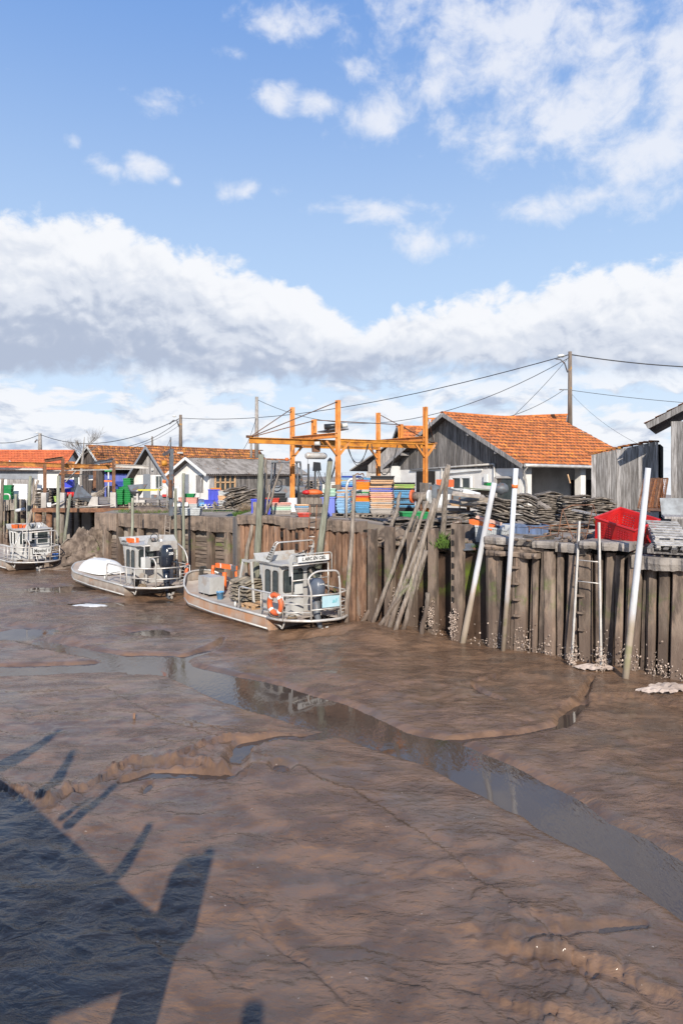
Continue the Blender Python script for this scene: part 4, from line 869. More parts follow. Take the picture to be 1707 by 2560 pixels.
mb = MB(); mb.prism([(.45, 38.7, 5.35), (3.1, 37.7, 7.15), (3.1, 37.7, 7.07), (.45, 38.7, 5.27)], (1.4, 3.5, 0)); mb.build('roof', M['fibro'], la)
mb = MB(); mb.prism([(3.05, 37.7, 7.08), (5.3, 36.75, 7.15), (5.3, 36.75, 7.07), (3.05, 37.7, 7.0)], (1.2, 3.3, 0)); mb.build('roof', M['fibro'], la)
mb = MB(); mb.prism([(2.75, 37.82, 3.9), (3.55, 37.5, 3.9), (3.55, 37.5, 5.55), (2.75, 37.82, 5.55)], (-.03, -.08, 0)); mb.build('door', M['sign_grey'], la)
mb = MB(); mb.prism([(2.85, 37.77, 3.5), (3.45, 37.53, 3.5), (3.45, 37.53, 3.88), (2.85, 37.77, 3.88)], (-.02, -.05, 0)); mb.build('opening', M['dark'], la)
# 2 grey hut with corrugated roof
rh = math.atan2(.78, .62)
hut = house('corrugated_hut', 'white gabled hut with grey plank flank and mossy corrugated roof', 'hut', (-10.75, 49, 0), rh, 9.6, 1.9, 3.25, 5.3, 6.33, M['fibro'], M['plaster'], M['plaster'], M['plank_mid'], 9, .55, .35, barge=M['white'])
part(hut, 'door', M['door_grey'], box=((-.05, .62, 4.2), (.05, .75, 1.85)))
part(hut, 'boarded_window', M['plank'], box=((-.05, -.95, 4.45), (.05, .75, 1.2)))
window_front(hut, -1.93, .5, 2.35, 3.95, 5.15, 4, 2, M['pallet_new'], 'y', .1)
part(hut, 'corner_board', M['plank'], box=((.2, -1.97, 4.25), (.4, .05, 2.1)))
# 3 white shed with steep tiled roof
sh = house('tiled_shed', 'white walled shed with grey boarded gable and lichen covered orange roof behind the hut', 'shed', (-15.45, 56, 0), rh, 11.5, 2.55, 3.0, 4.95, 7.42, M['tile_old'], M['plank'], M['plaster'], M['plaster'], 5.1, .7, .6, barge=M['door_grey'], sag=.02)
part(sh, 'door', M['door_grey'], box=((-.05, .75, 4.1), (.05, .95, 2.1)))
window_front(sh, -.03, -1.35, -.5, 4.0, 5.0, 2, 1, M['sign_grey'])
part(sh, 'wall_lamp', M['sign_grey'], box=((-.1, -.1, 5.55), (.15, .2, .2)))
part(sh, 'roof_vent', M['sign_grey'], box=((2.2, -.7, 6.95), (.35, .35, .14), None))
# 4 blue shed
bs = house('blue_shed', 'shed with bright blue flank, dark gable and mottled orange roof beside the rusty gantry', 'shed', (-21.9, 60, 0), rh, 11.5, 1.85, 2.95, 6.05, 7.65, M['tile_old'], M['plank_dark'], M['plank_dark'], M['blue'], 2.95, .5, .5, barge=M['sign_grey'], sag=.02)
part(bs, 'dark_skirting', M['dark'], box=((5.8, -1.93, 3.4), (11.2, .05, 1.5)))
part(bs, 'gutter', M['galv'], beam=((-.4, -2.4, 5.6), (11.8, -2.4, 5.6), .1, .1))
part(bs, 'dark_flank_strip', M['dark'], box=((5.8, -1.92, 5.45), (11.3, .05, .5)))  # flat dark strip laid along the top of the flank
# 5 long far roof, 6 small low roof
ls = house('long_shed', 'long white shed with plain bright orange roof at the far edge of the yard', 'shed', (-42, 72, 0), rad(4), 13.2, 3.4, 3.0, 5.9, 7.7, M['tile_new'], M['plank'], M['plaster'], M['plaster'], 3, .4, .6, tw=.3, th=.4)
part(ls, 'boarded_strip', M['door_grey'], box=((5.5, -3.48, 5.1), (11, .05, .85)))
part(ls, 'shutter', M['plank'], box=((9.3, -3.5, 4.0), (2.6, .06, 1.3)))
for x, zz in ((5.6, 6.3), (8.0, 6.2)):
    part(ls, 'dormer_trim', M['sign_grey'], beam=[((x, -3.0, zz + .35), (x + .75, -3.3, zz - .25), .06, .12)])
ss_ = house('small_shed', 'small low shed with rust coloured tiled roof behind the bare birch', 'shed', (-25.0, 63, 0), rad(3), 5.2, 1.7, 3.0, 5.3, 6.25, M['tile_old'], M['plank'], M['plaster_grey'], M['plaster_grey'], 5, .3, .4)
window_front(ss_, -1.78, .9, 1.9, 4.0, 5.0, 2, 1, M['white'], 'y', .1)
# 7 tall grey boarded building at the picture edge and its lower fence wing
tb = thing('boarded_building', 'tall grey boarded building with dark red eaves cut by the picture edge', 'building', (11.2, 23.5, 3.2), world=True)
mb = MB(); planks(mb, (11.28, 23.35), (15.2, 20.6), 3.0, 6.86, .19, zj=.02); mb.build('front_boarding', M['plank'], tb)
mb = MB(); planks(mb, (13.5, 27.4), (11.28, 23.3), 3.0, 6.86, .2, zj=.02); mb.build('flank_boarding', M['plank'], tb)
mb = MB(); mb.prism([(11.33, 23.5, 3.0), (15.2, 20.8, 3.0), (17.0, 25.5, 3.0), (13.55, 27.3, 3.0)], (0, 0, 3.85)); mb.build('core', M['dark'], tb)
mb = MB(); mb.prism([(10.6, 23.75, 6.76), (13.1, 28.5, 6.8), (16.6, 26, 9.1), (14.05, 21.2, 9.0)], (0, 0, -.06)); mb.build('eaves_deck', mat('dark_red_eaves', (.09, .035, .032), (.05, .02, .02), .8), tb)
mb = MB(); mb.beam((10.58, 23.7, 6.72), (14.05, 21.1, 8.96), .05, .2); mb.build('barge_board', M['plank'], tb)
mb = MB()
def roof3(P00, P10, P01, P11, nu, nv):
    P00, P10, P01, P11 = map(V, (P00, P10, P01, P11))
    for j in range(nv):
        for i in range(nu):
            q = lambda u, v: P00.lerp(P10, u).lerp(P01.lerp(P11, u), v)
            u0, u1, v0, v1 = i/nu, (i+1)/nu, j/nv, (j+1.08)/nv; h = .05 + R.uniform(-.01, .02)
            a, b, c, d = q(u0, v0), q(u1, v0), q(u1, v1), q(u0, v1); up = V((0, 0, 1))
            mb.add([a + up*.03, (a+b)/2 + up*.06, b + up*.03, d + up*(.03 + .04), (c+d)/2 + up*.1, c + up*.07], [(0, 1, 4, 3), (1, 2, 5, 4)])
roof3((14.05, 21.2, 9.02), (16.6, 26, 9.12), (10.52, 23.75, 6.78), (13.05, 28.5, 6.84), 18, 12); mb.build('roof_tiles', M['tile_old'], tb)
fw = thing('board_shed', 'grey vertical board shed wall with loose tiles along its sloping top, beside the tall building', 'shed', (9.5, 27, 3.2), world=True)
fa, fb_ = at(1478, 1137, 26.4), at(1645, 1103, 25.1)
mb = MB(); planks(mb, (fa.x, fa.y), (fb_.x, fb_.y), 3.75, lambda u: fa.z + (fb_.z - fa.z)*u, .2, zj=.04); mb.build('boarding', M['plank'], fw)
mb = MB(); mb.prism([(fa.x + .1, fa.y + .1, 3), (fb_.x + .1, fb_.y + .1, 3), (fb_.x + .1, fb_.y + .1, fb_.z - .1), (fa.x + .1, fa.y + .1, fa.z - .1)], (1.3, 2.5, 0)); mb.build('core', M['dark'], fw)
mb = MB(); mb.prism([(fa.x + .05, fa.y + .06, 3), (fb_.x + .05, fb_.y + .06, 3), (fb_.x + .05, fb_.y + .06, 3.8), (fa.x + .05, fa.y + .06, 3.8)], (-.03, -.04, 0)); mb.build('plinth', M['plaster_grey'], fw)
mb = MB(); d_ = (V((fb_.x, fb_.y, 0)) - V((fa.x, fa.y, 0)))
for i in range(13):
    u = (i + .2)/13; c = fa.lerp(fb_, u); mb.box(c + V((.05, .12, .04 + R.uniform(0, .05))), (.3, .42, .045), Matrix.Rotation(math.atan2(d_.y, d_.x), 3, 'Z') @ Matrix.Rotation(R.uniform(-.1, .12), 3, 'Y'), .015)
mb.build('loose_tiles', M['tile_old'], fw)
mb = MB(); planks(mb, (fb_.x + .35, fb_.y - .28), (fb_.x + .65, fb_.y - .5), 3.0, fb_.z - .3, .16); mb.build('corner_post', M['plaster_grey'], fw)

# ---------------------------------------------------------------- orange gantry
YM, YR = M['yellow'], M['yellow_rust']
gt = thing('gantry_crane', 'orange steel gantry with tall columns, tie rods and a monorail beam over the yard edge', 'gantry crane', (1, 29.5, 3.45), world=True)
A, B, C, D = V((-.14, 27, 0)), V((-2.14, 29.8, 0)), V((3.63, 29.6, 0)), V((1.74, 32.4, 0))
def hbeam(mb, a, b, w, h, up=(0, 0, 1)):
    a, b = V(a), V(b); z = (b - a).normalized(); up = V(up) if abs(z.dot(V(up))) < .95 else V((.58, -.81, 0)); x = up.cross(z).normalized(); y = z.cross(x)
    for o in (-1, 1): mb.beam(a + y*o*(h/2 - .012), b + y*o*(h/2 - .012), w, .024, up, val=.5)
    mb.beam(a, b, .02, h - .05, up, val=.5)
for p, zt, zb in ((A, 8.0, 4.6), (B, 8.0, 4.05), (C, 8.0, 4.68), (D, 8.0, 4.4)):
    mb = MB(); hbeam(mb, (p.x, p.y, zb), (p.x, p.y, zt), .155, .16); mb.build('column', YM, gt)
mb = MB(); mb.box((A.x, A.y, 3.9), (.36, .36, 1.5), .6, .02); mb.build('concrete_base', M['concrete_brown'], gt)
mb = MB(); mb.box((C.x, C.y, 3.95), (.36, .36, 1.5), .6, .02); mb.build('concrete_base', M['concrete'], gt)
mb = MB(); mb.box((D.x, D.y, 3.8), (.34, .34, 1.3), .6, .02); mb.build('concrete_base', M['concrete'], gt)
mb = MB(); mb.lathe([(.24, 3.35), (.24, 3.62), (.21, 3.64), (.21, 4.05), (.0, 4.05)], (B.x, B.y, 0), 18); mb.build('pipe_sleeve', M['white_pvc'], gt)
mb = MB(); mb.box((B.x, B.y, 3.33), (.95, .8, .22), .6, .02); mb.build('footing', M['concrete_brown'], gt)
for p, q in ((A, B), (C, D)):
    mb = MB(); hbeam(mb, (p.x, p.y, 6.62), (q.x, q.y, 6.62), .16, .2); mb.build('cross_beam', YM, gt)
mA, mC = (A + B)/2, (C + D)/2; dm = (mC - mA); tl_, tr_ = mA - dm*.647, mC + dm*.44; Z = V((0, 0, 1))
mb = MB(); hbeam(mb, tl_ + Z*6.4, tr_ + Z*6.4, .17, .24); mb.build('monorail_beam', YR, gt)
mb = MB(); hbeam(mb, V((A.x, A.y, 6.42)), V((C.x, C.y, 6.42)), .1, .12); mb.build('side_beam', YR, gt)
mb = MB(); hbeam(mb, V((B.x, B.y, 6.3)), V((D.x, D.y, 6.3)), .1, .12); mb.build('side_beam', YR, gt)
for p in (mA, mC): mb = MB(); hbeam(mb, p + Z*6.7, p + Z*7.35, .17, .17); mb.build('king_post', YM, gt)
for a, b in ((A, (C - A)), (A, (A - C)), (B, (D - B)), (C, (A - C)), (C, (C - A)), (D, (B - D))):
    u = b.normalized(); mb = MB(); mb.beam(V((a.x, a.y, 5.85)) + u*.08, V((a.x, a.y, 6.36)) + u*.55, .08, .08); mb.build('knee_brace', YM, gt)
def rod(a, b, r=.02): mb = MB(); mb.tube([a, b], r, 5); mb.build('tie_rod', M['rust'], gt)
for p in (B, A): rod(tl_ + Z*6.5, V((p.x, p.y, 7.95)))
rod(tl_ + Z*6.5, mA + Z*7.3); rod(mA + Z*7.33, mC + Z*7.33); rod(V((D.x, D.y, 7.95)), tr_ + Z*6.5); rod(V((C.x, C.y, 7.95)), tr_ + Z*6.5); rod(mC + Z*7.3, tr_ + Z*6.5)
mb = MB(); mb.box(tl_ + Z*6.54, (.2, .12, .1), .6); mb.build('end_bracket', M['rust'], gt)
mb = MB(); mb.box(tr_ + Z*6.54, (.25, .12, .1), .6); mb.build('end_bracket', M['rust'], gt)
mb = MB(); mb.prism([mA + V((.15, -.15, 6.80)), A*.93 + mA*.07 + V((0, .0, 6.86)), A*.93 + mA*.07 + V((.5, .35, 6.86)), mA + V((.6, .2, 6.80))], (0, 0, .05)); mb.build('walkway_plate', M['steel'], gt)
ho = thing('electric_hoist', 'grey electric chain hoist on a rusty trolley under the orange beam', 'hoist', mA + dm*.02 + Z*6, world=True)
hp = mA + dm*.02; u = dm.normalized()
mb = MB(); mb.box(hp + Z*6.14, (.3, .2, .3), math.atan2(u.y, u.x), .02); mb.build('trolley', M['rust'], ho)
mb = MB(); mb.tube([hp + u*.02 - V((.05, .3, 0)) + Z*6.33, hp + V((.18, -.34, 6.34))], .09, 10); mb.build('motor', M['sign_grey'], ho)
mb = MB(); mb.tube([hp - u*.5 + Z*5.84, hp - u*.42 + Z*5.84, hp + u*.42 + Z*5.84, hp + u*.5 + Z*5.84], [.09, .14, .14, .09], 12); mb.build('drum', M['galv'], ho)
mb = MB(); mb.box(hp + u*.05 + Z*5.4, (.28, .2, .36), .5, .02); mb.build('control_box', M['black'], ho)
mb = MB(); mb.tube([hp + Z*5.3, hp + V((.0, 0, 3.75))], .022, 5); mb.build('chain', M['steel'], ho)
mb = MB(); mb.tube([hp - u*.4 + Z*5.8, hp - u*.4 + Z*4.0], .008, 4); mb.build('rope', M['cable'], ho)
def hang(a, b, sag, r, label, name='hanging_cable', n=12, mt=None, group='black supply cables slung under the gantry'):
    a, b = V(a), V(b); mb = MB(); mb.tube([a.lerp(b, i/n) - Z*sag*4*(i/n)*(1 - i/n) for i in range(n + 1)], r, 5); return solo(name, mb, mt or M['cable'], label, 'cable', a, group)
hang(A + V((.35, .3, 6.25)), A.lerp(C, .33) + Z*6.3, .75, .018, 'short black cable loop slung between the beam and tallest gantry column')
hang(A + V((.4, .35, 6.25)), A.lerp(C, .32) + Z*6.3, .85, .014, 'lower twin of the short black cable loop under the gantry')
hang(A.lerp(C, .36) + Z*6.3, A.lerp(C, .66) + Z*6.3, 1.25, .022, 'long sagging black cable before the grey annex')
hang(hp + V((.1, 0, 5.3)), V((A.x - .05, A.y + .1, 5.6)), .75, .02, 'thick black cable from hoist to tallest column')
hang(hp + V((.12, 0, 5.3)), V((A.x - .05, A.y + .1, 5.9)), .95, .016, 'slack black cable hanging lowest beside the hoist')
hang(hp + V((.05, 0, 5.25)), hp + V((.5, -.3, 4.95)), .4, .02, 'bundled black cable loop under the hoist box')
wm = thing('winch_motor', 'dark motor with pale drum lying on top of the orange gantry', 'motor', mA.lerp(A, .75) + V((.05, .1, 6.9)), world=True)
q = mA.lerp(A, .8)
mb = MB(); mb.tube([q + V((-.35, .25, 6.98)), q + V((.35, .35, 7.03))], .12, 10, jit=.04); mb.build('motor', M['black'], wm)
mb = MB(); mb.tube([q + V((.35, .35, 7.03)), q + V((.58, .38, 7.06))], [.09, .1], 10); mb.build('drum', M['sign_grey'], wm)

# ---------------------------------------------------------------- rusty gantry on the jetty
rg = thing('rusty_gantry', 'low rusty gantry frame with grey beams standing on the steel jetty', 'gantry', (-15.5, 41, 3.1), world=True)
for px, pt, Y in ((113, 1160, 41), (158, 1145, 41), (285, 1150, 41), (237, 1165, 45)):
    X = (px - 853.5)/F*Y; zt = CH + (1190 - pt)*Y/F
    mb = MB(); hbeam(mb, (X, Y, 3.9), (X, Y, zt), .16, .16); mb.build('column', M['rust'], rg)
    mb = MB(); mb.box((X, Y, 3.55), (.32, .32, .9), None, .02); mb.build('concrete_base', M['plaster_grey'], rg)
def rbeam(pa, pb, Ya, Yb, w, h, mt, nm='beam'): mb = MB(); hbeam(mb, at(*pa, Ya), at(*pb, Yb), w, h); mb.build(nm, mt, rg)
rbeam((-40, 1157), (275, 1168), 40, 43, .15, .26, M['rust_beam'], 'monorail_beam')
rbeam((113, 1152), (158, 1145), 43, 41, .14, .2, M['rust']); rbeam((237, 1158), (285, 1150), 45, 41, .14, .2, M['steel']); rbeam((285, 1164), (372, 1168), 41, 41.5, .14, .2, M['plaster_grey'])
rbeam((-30, 1171), (108, 1173), 41, 41, .1, .12, M['galv'], 'rail'); rbeam((115, 1177), (285, 1174), 42, 41, .06, .06, M['galv'], 'rail'); rbeam((165, 1205), (192, 1176), 42.5, 42, .06, .06, M['galv'], 'strut')
mb = MB(); a_ = at(272, 1176, 42.2); mb.box(a_, (.42, .25, .13), .1); hz_ = mb.build('hoist_body', M['green'], rg)
mb = MB(); mb.tube([a_, a_ - Z*2.0], .05, 6); mb.build('hoist_column', M['sign_grey'], rg)
mb = MB(); mb.box(a_ - Z*.66, (.5, .12, .11), .05); mb.build('hoist_arm', M['orange'], rg)
# ---------------------------------------------------------------- small jib crane beside the hut
jb = thing('jib_crane', 'slim grey jib crane with an orange drum hanging from its short arm', 'crane', at(428, 1285, 34), world=True)
Yj = 34.3; b_ = at(428, 1290, Yj); tp_ = at(428, 1134, Yj)
mb = MB(); hbeam(mb, b_, at(429, 1123, Yj), .17, .17); mb.build('mast', M['steel'], jb)
mb = MB(); mb.beam(at(409, 1137, Yj - .4), at(433, 1124, Yj + .1), .1, .14); mb.build('arm', M['steel'], jb)
mb = MB(); mb.tube([at(404, 1158, Yj - .45), at(417, 1157, Yj - .35)], .16, 12); mb.build('drum', M['yellow_rust'], jb)
mb = MB(); mb.tube([at(427, 1093, Yj), at(427, 1124, Yj)], .04, 6); mb.build('mast_tip', M['steel'], jb)
mb = MB(); mb.tube([at(427, 1096, Yj), at(411, 1134, Yj - .35)], .012, 4); mb.build('stay', M['cable'], jb)
mb = MB(); mb.box(at(427, 1222, Yj - .1), (.16, .2, .9), None, .03); mb.build('winch', M['rust'], jb)
mb = MB(); mb.torus(at(411, 1204, Yj - .3), (0, 1, 0), .05, .05, 10, 6); mb.build('lamp', M['orange'], jb)

# ---------------------------------------------------------------- utility poles, lamps and wires
UP = 'utility poles above the yard'
def upole(px, pt, pb, Y, r, label, mt, lamp=None):
    t = thing('utility_pole', label, 'utility pole', at(px, pb, Y), group=UP, world=True)
    mb = MB(); mb.tube([at(px, pb, Y), at(px, pt, Y)], [r*1.15, r*.85], 9); mb.build('shaft', mt, t)
    if lamp:
        (lx, ly), (jx, jy) = lamp; a, b = at(jx, jy, Y), at(lx, ly, Y)
        mb = MB(); mb.tube([a, a.lerp(b, .25) + Z*.35*(Y/42), a.lerp(b, .6) + Z*.3*(Y/42), b], .045*Y/42, 6); arm = mb.build('lamp_arm', M['steel'], t)
        mb = MB(); d = (b - a); d.z = 0; d.normalize(); mb.tube([b - d*.3, b, b + d*.45, b + d*.7], [.08, .24, .2, .05], 8); mb.build('lamp_head', M['sign_grey'], arm)
    return t
PB = mat('brown_utility_pole', (.24, .19, .15), (.15, .115, .09), .9, ns=3, st=(5, 5, .5), stains=[dict(c=(.45, .22, .03), s=2, t=.6, w=.06, a=.8)])
upole(1424, 879, 1085, 42, .13, 'tall brown utility pole with a lamp arm behind the barn roof', PB, ((1388, 897), (1418, 931)))
mb = MB(); mb.box(at(1412, 974, 42), (.7, .08, .06)); solo('cable_bracket', mb, M['steel'], 'small black bracket with insulators halfway up the tall brown pole', 'bracket', at(1412, 974, 42))
upole(452, 1037, 1125, 82, .2, 'brown utility pole with lamp arm above the lichen covered roof', PB, ((424, 1060), (449, 1068)))
upole(642, 992, 1150, 60, .17, 'bare grey utility pole behind the corrugated hut', M['bark'])
upole(628, 1095, 1150, 58, .1, 'thin short grey pole leaning close beside the bare utility pole', M['bark'])
upole(101, 1083, 1135, 110, .3, 'grey utility pole with a drooping lamp above the long shed', M['bark'], ((88, 1106), (100, 1119)))
upole(381, 1091, 1120, 78, .12, 'small distant pole behind the white shed ridge', M['bark'])
WG = 'overhead wires'
def wire(a, b, sag, r, label): hang(a, b, sag, r, label, 'overhead_wire', 24, None, WG)
P1t = at(1424, 886, 42); wire(P1t, at(1900, 921, 40), .25, .035, 'thick twisted overhead wire running from the tall pole out past the picture edge')
wire(P1t, at(452, 1045, 82), 1.4, .03, 'long overhead wire from the tall lamp pole to the pole over the lichen covered roof')
wire(at(1424, 893, 42), at(643, 999, 60), 3.0, .022, 'sagging overhead wire from the tall lamp pole to the bare grey pole')
wire(at(1424, 889, 42), at(1277, 1045, 37.5), .12, .014, 'slanting service wire from the tall pole to the barn ridge')
wire(at(1408, 975, 42), at(1150, 1060, 37), .5, .016, 'low wire from the pole bracket down behind the barn gable')
wire(at(1416, 974, 42), at(1900, 1018, 40), .15, .016, 'thin lower wire from the pole bracket out past the picture edge')
wire(at(1428, 985, 42), at(1590, 1108, 30), .25, .007, 'very thin stay wire from the tall pole to the board shed')
wire(at(452, 1045, 82), at(101, 1086, 110), 2.2, .05, 'overhead wire sagging between two distant poles over the blue shed')
wire(at(450, 1050, 82), at(270, 1122, 66), .8, .03, 'wire from the lichen roof pole down to the blue shed ridge')
wire(at(450, 1062, 82), at(325, 1122, 60), .3, .02, 'thin wire from the lichen roof pole to the white shed gable')
wire(at(101, 1086, 110), at(-60, 1097, 110), 1.0, .05, 'distant wire from the grey pole out of sight over the long shed')
wire(at(642, 1040, 60), at(610, 1122, 57), .3, .02, 'stay wire from the bare pole to the lichen covered roof')
# bare birch
bt = thing('bare_tree', 'bare birch tree with fine twigs behind the rusty gantry', 'tree', at(205, 1240, 57), world=True)
bb = at(205, 1240, 57); mb = MB(); mb.tube([bb, at(203, 1190, 57), at(207, 1150, 57), at(210, 1115, 57), at(212, 1092, 57)], [.16, .13, .1, .06, .02], 8); mb.build('trunk', M['bark'], bt)
mb = MB()
def twig(a, d, L, r, k):
    b = a + d*L; mb.tube([a, a.lerp(b, .5) + V((R.uniform(-.1, .1), 0, .05))*L, b], [r, r*.7, r*.4], 4)
    if k:
        for i in range(4 if k > 1 else 3):
            dd = (d + V((R.uniform(-.8, .8), R.uniform(-.6, .6), R.uniform(-.25, .7)))).normalized(); twig(a.lerp(b, R.uniform(.35, 1)), dd, L*R.uniform(.5, .75), r*.6, k - 1)
for i in range(11):
    u = R.uniform(.45, 1); a = at(207 + 4*(u - .5), 1150 - 52*(u - .45), 57); twig(a, V((R.uniform(-1, 1), R.uniform(-.5, .5), R.uniform(.3, 1.1))).normalized(), R.uniform(.7, 1.25), .02, 3)
mb.build('crown', M['bark'], bt)
# ---------------------------------------------------------------- lettering
def text_mesh(s, size, depth=.004, bold=0.0, cond=1.0, italic=0.0):
    cu = bpy.data.curves.new('lettering', 'FONT'); cu.body = s; cu.size = size; cu.extrude = depth; cu.offset = bold; cu.align_x = 'CENTER'; cu.align_y = 'CENTER'; cu.shear = italic; cu.resolution_u = 3
    o = bpy.data.objects.new('lettering', cu); COL.objects.link(o); bpy.context.view_layer.update()
    me = bpy.data.meshes.new_from_object(o.evaluated_get(bpy.context.evaluated_depsgraph_get()))
    bpy.data.objects.remove(o); bpy.data.curves.remove(cu)
    for v in me.vertices: v.co.x *= cond
    return me
def lettering(parent, s, size, loc, u, v, mt, **kw):
    """letters with reading direction u and up direction v (parent space)"""
    me = text_mesh(s, size, **kw); me.materials.append(mt); o = bpy.data.objects.new('lettering', me); COL.objects.link(o)
    u, v = V(u).normalized(), V(v).normalized(); w = u.cross(v)
    o.matrix_local = Matrix.Translation(V(loc)) @ Matrix((u, v, w)).transposed().to_4x4(); o.parent = parent
    return o
# ---------------------------------------------------------------- the three flat aluminium work boats
def rounded(pts, r=.12, k=4):
    out = []; n = len(pts)
    for i, q in enumerate(pts):
        q = V(q)
        if i in (0, n-1): out.append(q); continue
        a, b = V(pts[i-1]), V(pts[i+1]); d1, d2 = (a - q), (b - q); rr = min(r, d1.length/2, d2.length/2); d1.normalize(); d2.normalize()
        p0, p1 = q + d1*rr, q + d2*rr
        for j in range(k + 1): t = j/k; out.append((1-t)**2*p0 + 2*t*(1-t)*q + t*t*p1)
    return out
def rring(c, y0, y1, z0, z1, r=.09):
    """rounded window outline helper: list of (u,v)"""
    P = []
    for cx, cy, a0 in ((y1-r, z1-r, 0), (y0+r, z1-r, 90), (y0+r, z0+r, 180), (y1-r, z0+r, 270)):
        for k in range(5): a = rad(a0 + 22.5*k); P.append((cx + r*math.cos(a), cy + r*math.sin(a)))
    return P
def work_boat(label, loc, rz, kind):
    W, DZ, L = 1.2, .5, 6.5
    t = thing('work_boat', label, 'boat', loc, rz, 'flat aluminium oyster boats aground on the mud')
    st = [(0, W, DZ, .03), (1.5, W, DZ, .0), (3.4, W, DZ + .01, .0), (5.2, W - .02, DZ + .06, .04), (5.8, W - .14, DZ + .16, .14), (6.2, W - .38, DZ + .27, .32), (6.45, W - .6, DZ + .36, .52)]
    vs = []; mb = MB()
    for x, w, dz, bz in st: vs += [(x, -w*.9, bz), (x, -w, bz + .12), (x, -w, dz), (x, w, dz), (x, w, bz + .12), (x, w*.9, bz)]
    n = len(st); fs = [(i*6+j, i*6+(j+1) % 6, (i+1)*6+(j+1) % 6, (i+1)*6+j) for i in range(n-1) for j in range(6) if j != 2] + [tuple(range(6))[::-1], tuple((n-1)*6 + j for j in range(6))]
    mb.add(vs, fs, .5); mb.build('hull', M['hull_rusty'] if kind == 3 else M['alu_hull'], t)
    mb = MB(); vs = [];
    for x, w, dz, bz in st: vs += [(x, -w + .01, dz + .003), (x, w - .01, dz + .003)]
    mb.add(vs, [(2*i, 2*i+2, 2*i+3, 2*i+1) for i in range(n-1)], .5); mb.build('deck', M['alu_deck'], t)
    bul = (lambda x: DZ + .03 + max(0, (x - 4.8)/1.65)**1.5*(.64 if kind == 3 else .30))
    mb = MB(); gp = [(x, w, bul(x)) for x, w, dz, bz in st] + [(6.55, .3, bul(6.55)), (6.55, -.3, bul(6.55))] + [(x, -w, bul(x)) for x, w, dz, bz in st[::-1]]
    mb.tube(rounded(gp, .15), .04, 8); mb.build('gunwale', M['alu'], t)
    mb = MB(); vs = []; q = [(x, w, dz) for x, w, dz, bz in st if x > 3.3] + [(6.55, .3, st[-1][2]), (6.55, -.3, st[-1][2])] + [(x, -w, dz) for x, w, dz, bz in st[::-1] if x > 3.3]
    for x, y, z in q: vs += [(x, y, z), (x, y, bul(x) - .02)]
    mb.add(vs, [(2*i, 2*i+1, 2*i+3, 2*i+2) for i in range(len(q)-1)], .5); mb.build('bulwark', M['alu_hull'], t)
    for y in (W + .012, -W - .012):
        mb = MB(); mb.tube([(0, y, .17), (3.4, y, .17), (5.2, y - math.copysign(.03, y), .23), (5.8, y - math.copysign(.16, y), .36)], .028, 6); mb.build('rubbing_strake', M['alu'], t)
    PF = [(0, W, DZ), (-.7, W - .1, DZ), (-1.35, .5, DZ), (-1.62, -.45, DZ), (-1.25, -1.1, DZ), (0, -W, DZ)]
    mb = MB(); mb.prism([PF[0], PF[1], PF[2], (-.75, .45, DZ), (-.75, -.45, DZ), (-1.55, -.5, DZ), PF[4], PF[5]], (0, 0, .03)); mb.build('stern_platform', M['alu_deck'], t)
    mb = MB(); mb.tube(rounded([(0, W + .02, DZ + .02), (-.7, W - .08, DZ + .02), (-1.4, .5, DZ + .02), (-1.68, -.45, DZ + .02), (-1.3, -1.13, DZ + .02), (0, -W - .02, DZ + .02)], .3), .045, 8); mb.build('stern_fender', M['galv'], t)
    for y in (.95, -.9):
        mb = MB(); mb.tube(rounded([(-.05, y, .3), (-.35, y, .28), (-.45, y, .18), (-.62, y, DZ)], .1), .03, 6); mb.build('platform_stay', M['galv'], t)
    # railing
    H = .8; rt = lambda pts, z: [(x, y, DZ + z) for x, y in pts]
    port = [(1.75, W - .05), (0.4, W - .03), (-.7, W - .1), (-1.36, .5)]
    mb = MB(); r = .024
    mb.tube(rounded([(1.75, W - .05, DZ)] + rt(port, H), .2), r*1.25, 8)
    for z in ((.28, .54) if kind == 3 else ((.4,) if kind == 2 else (.2, .4, .6))): mb.tube(rounded(rt(port[1:] if kind == 3 else port, z), .2), r*.8, 6)
    for x, y in ((.4, W - .03), (-.1, W - .05), (-.7, W - .1), (-1.36, .5)): mb.tube([(x, y, DZ), (x, y, DZ + H)], r, 6)
    mb.build('railing', M['galv'], t)
    star = [(-1.5, -.5), (-1.25, -1.1), (-.2, -W + .03), (1.6, -W + .05)]
    mb = MB(); mb.tube(rounded(rt(star, H) + [(1.6, -W + .05, DZ)], .2), r*1.2, 8)
    for z in (.25, .5): mb.tube(rounded(rt(star, z), .2), r*.8, 6)
    for x, y in ((-1.5, -.5), (-1.25, -1.1), (-.2, -W + .03)): mb.tube([(x, y, DZ), (x, y, DZ + H)], r, 6)
    mb.build('railing', M['galv'], t)
    mb = MB(); mb.tube(rounded([(-1.36, .5, DZ), (-1.36, .5, DZ + 1.0), (-1.30, .62, DZ + 1.32), (-1.36, .35, DZ + 1.55), (-1.58, -.42, DZ + 1.55), (-1.55, -.5, DZ + 1.2), (-1.62, -.5, DZ)] if kind == 3 else [(-1.36, .5, DZ), (-1.36, .5, DZ + 1.02), (-1.2, .52, DZ + 1.2), (-.9, .5, DZ + 1.15)], .22), r*1.35, 8)
    mb.tube(rounded([(-1.36, .5, DZ + H), (-1.58, -.45, DZ + H)], .1), r*1.2, 8); mb.tube([(-1.38, .5, DZ + .36), (-1.6, -.45, DZ + .36)], r, 8); mb.build('engine_guard', M['galv'], t)
    # cabin with leaning front, windows on every face
    x0, x1, y0, y1, zb, ztp = .08, 1.08, -1.08, .66, DZ, DZ + 1.62
    cab = M['alu'] if kind != 1 else M['sign_grey']
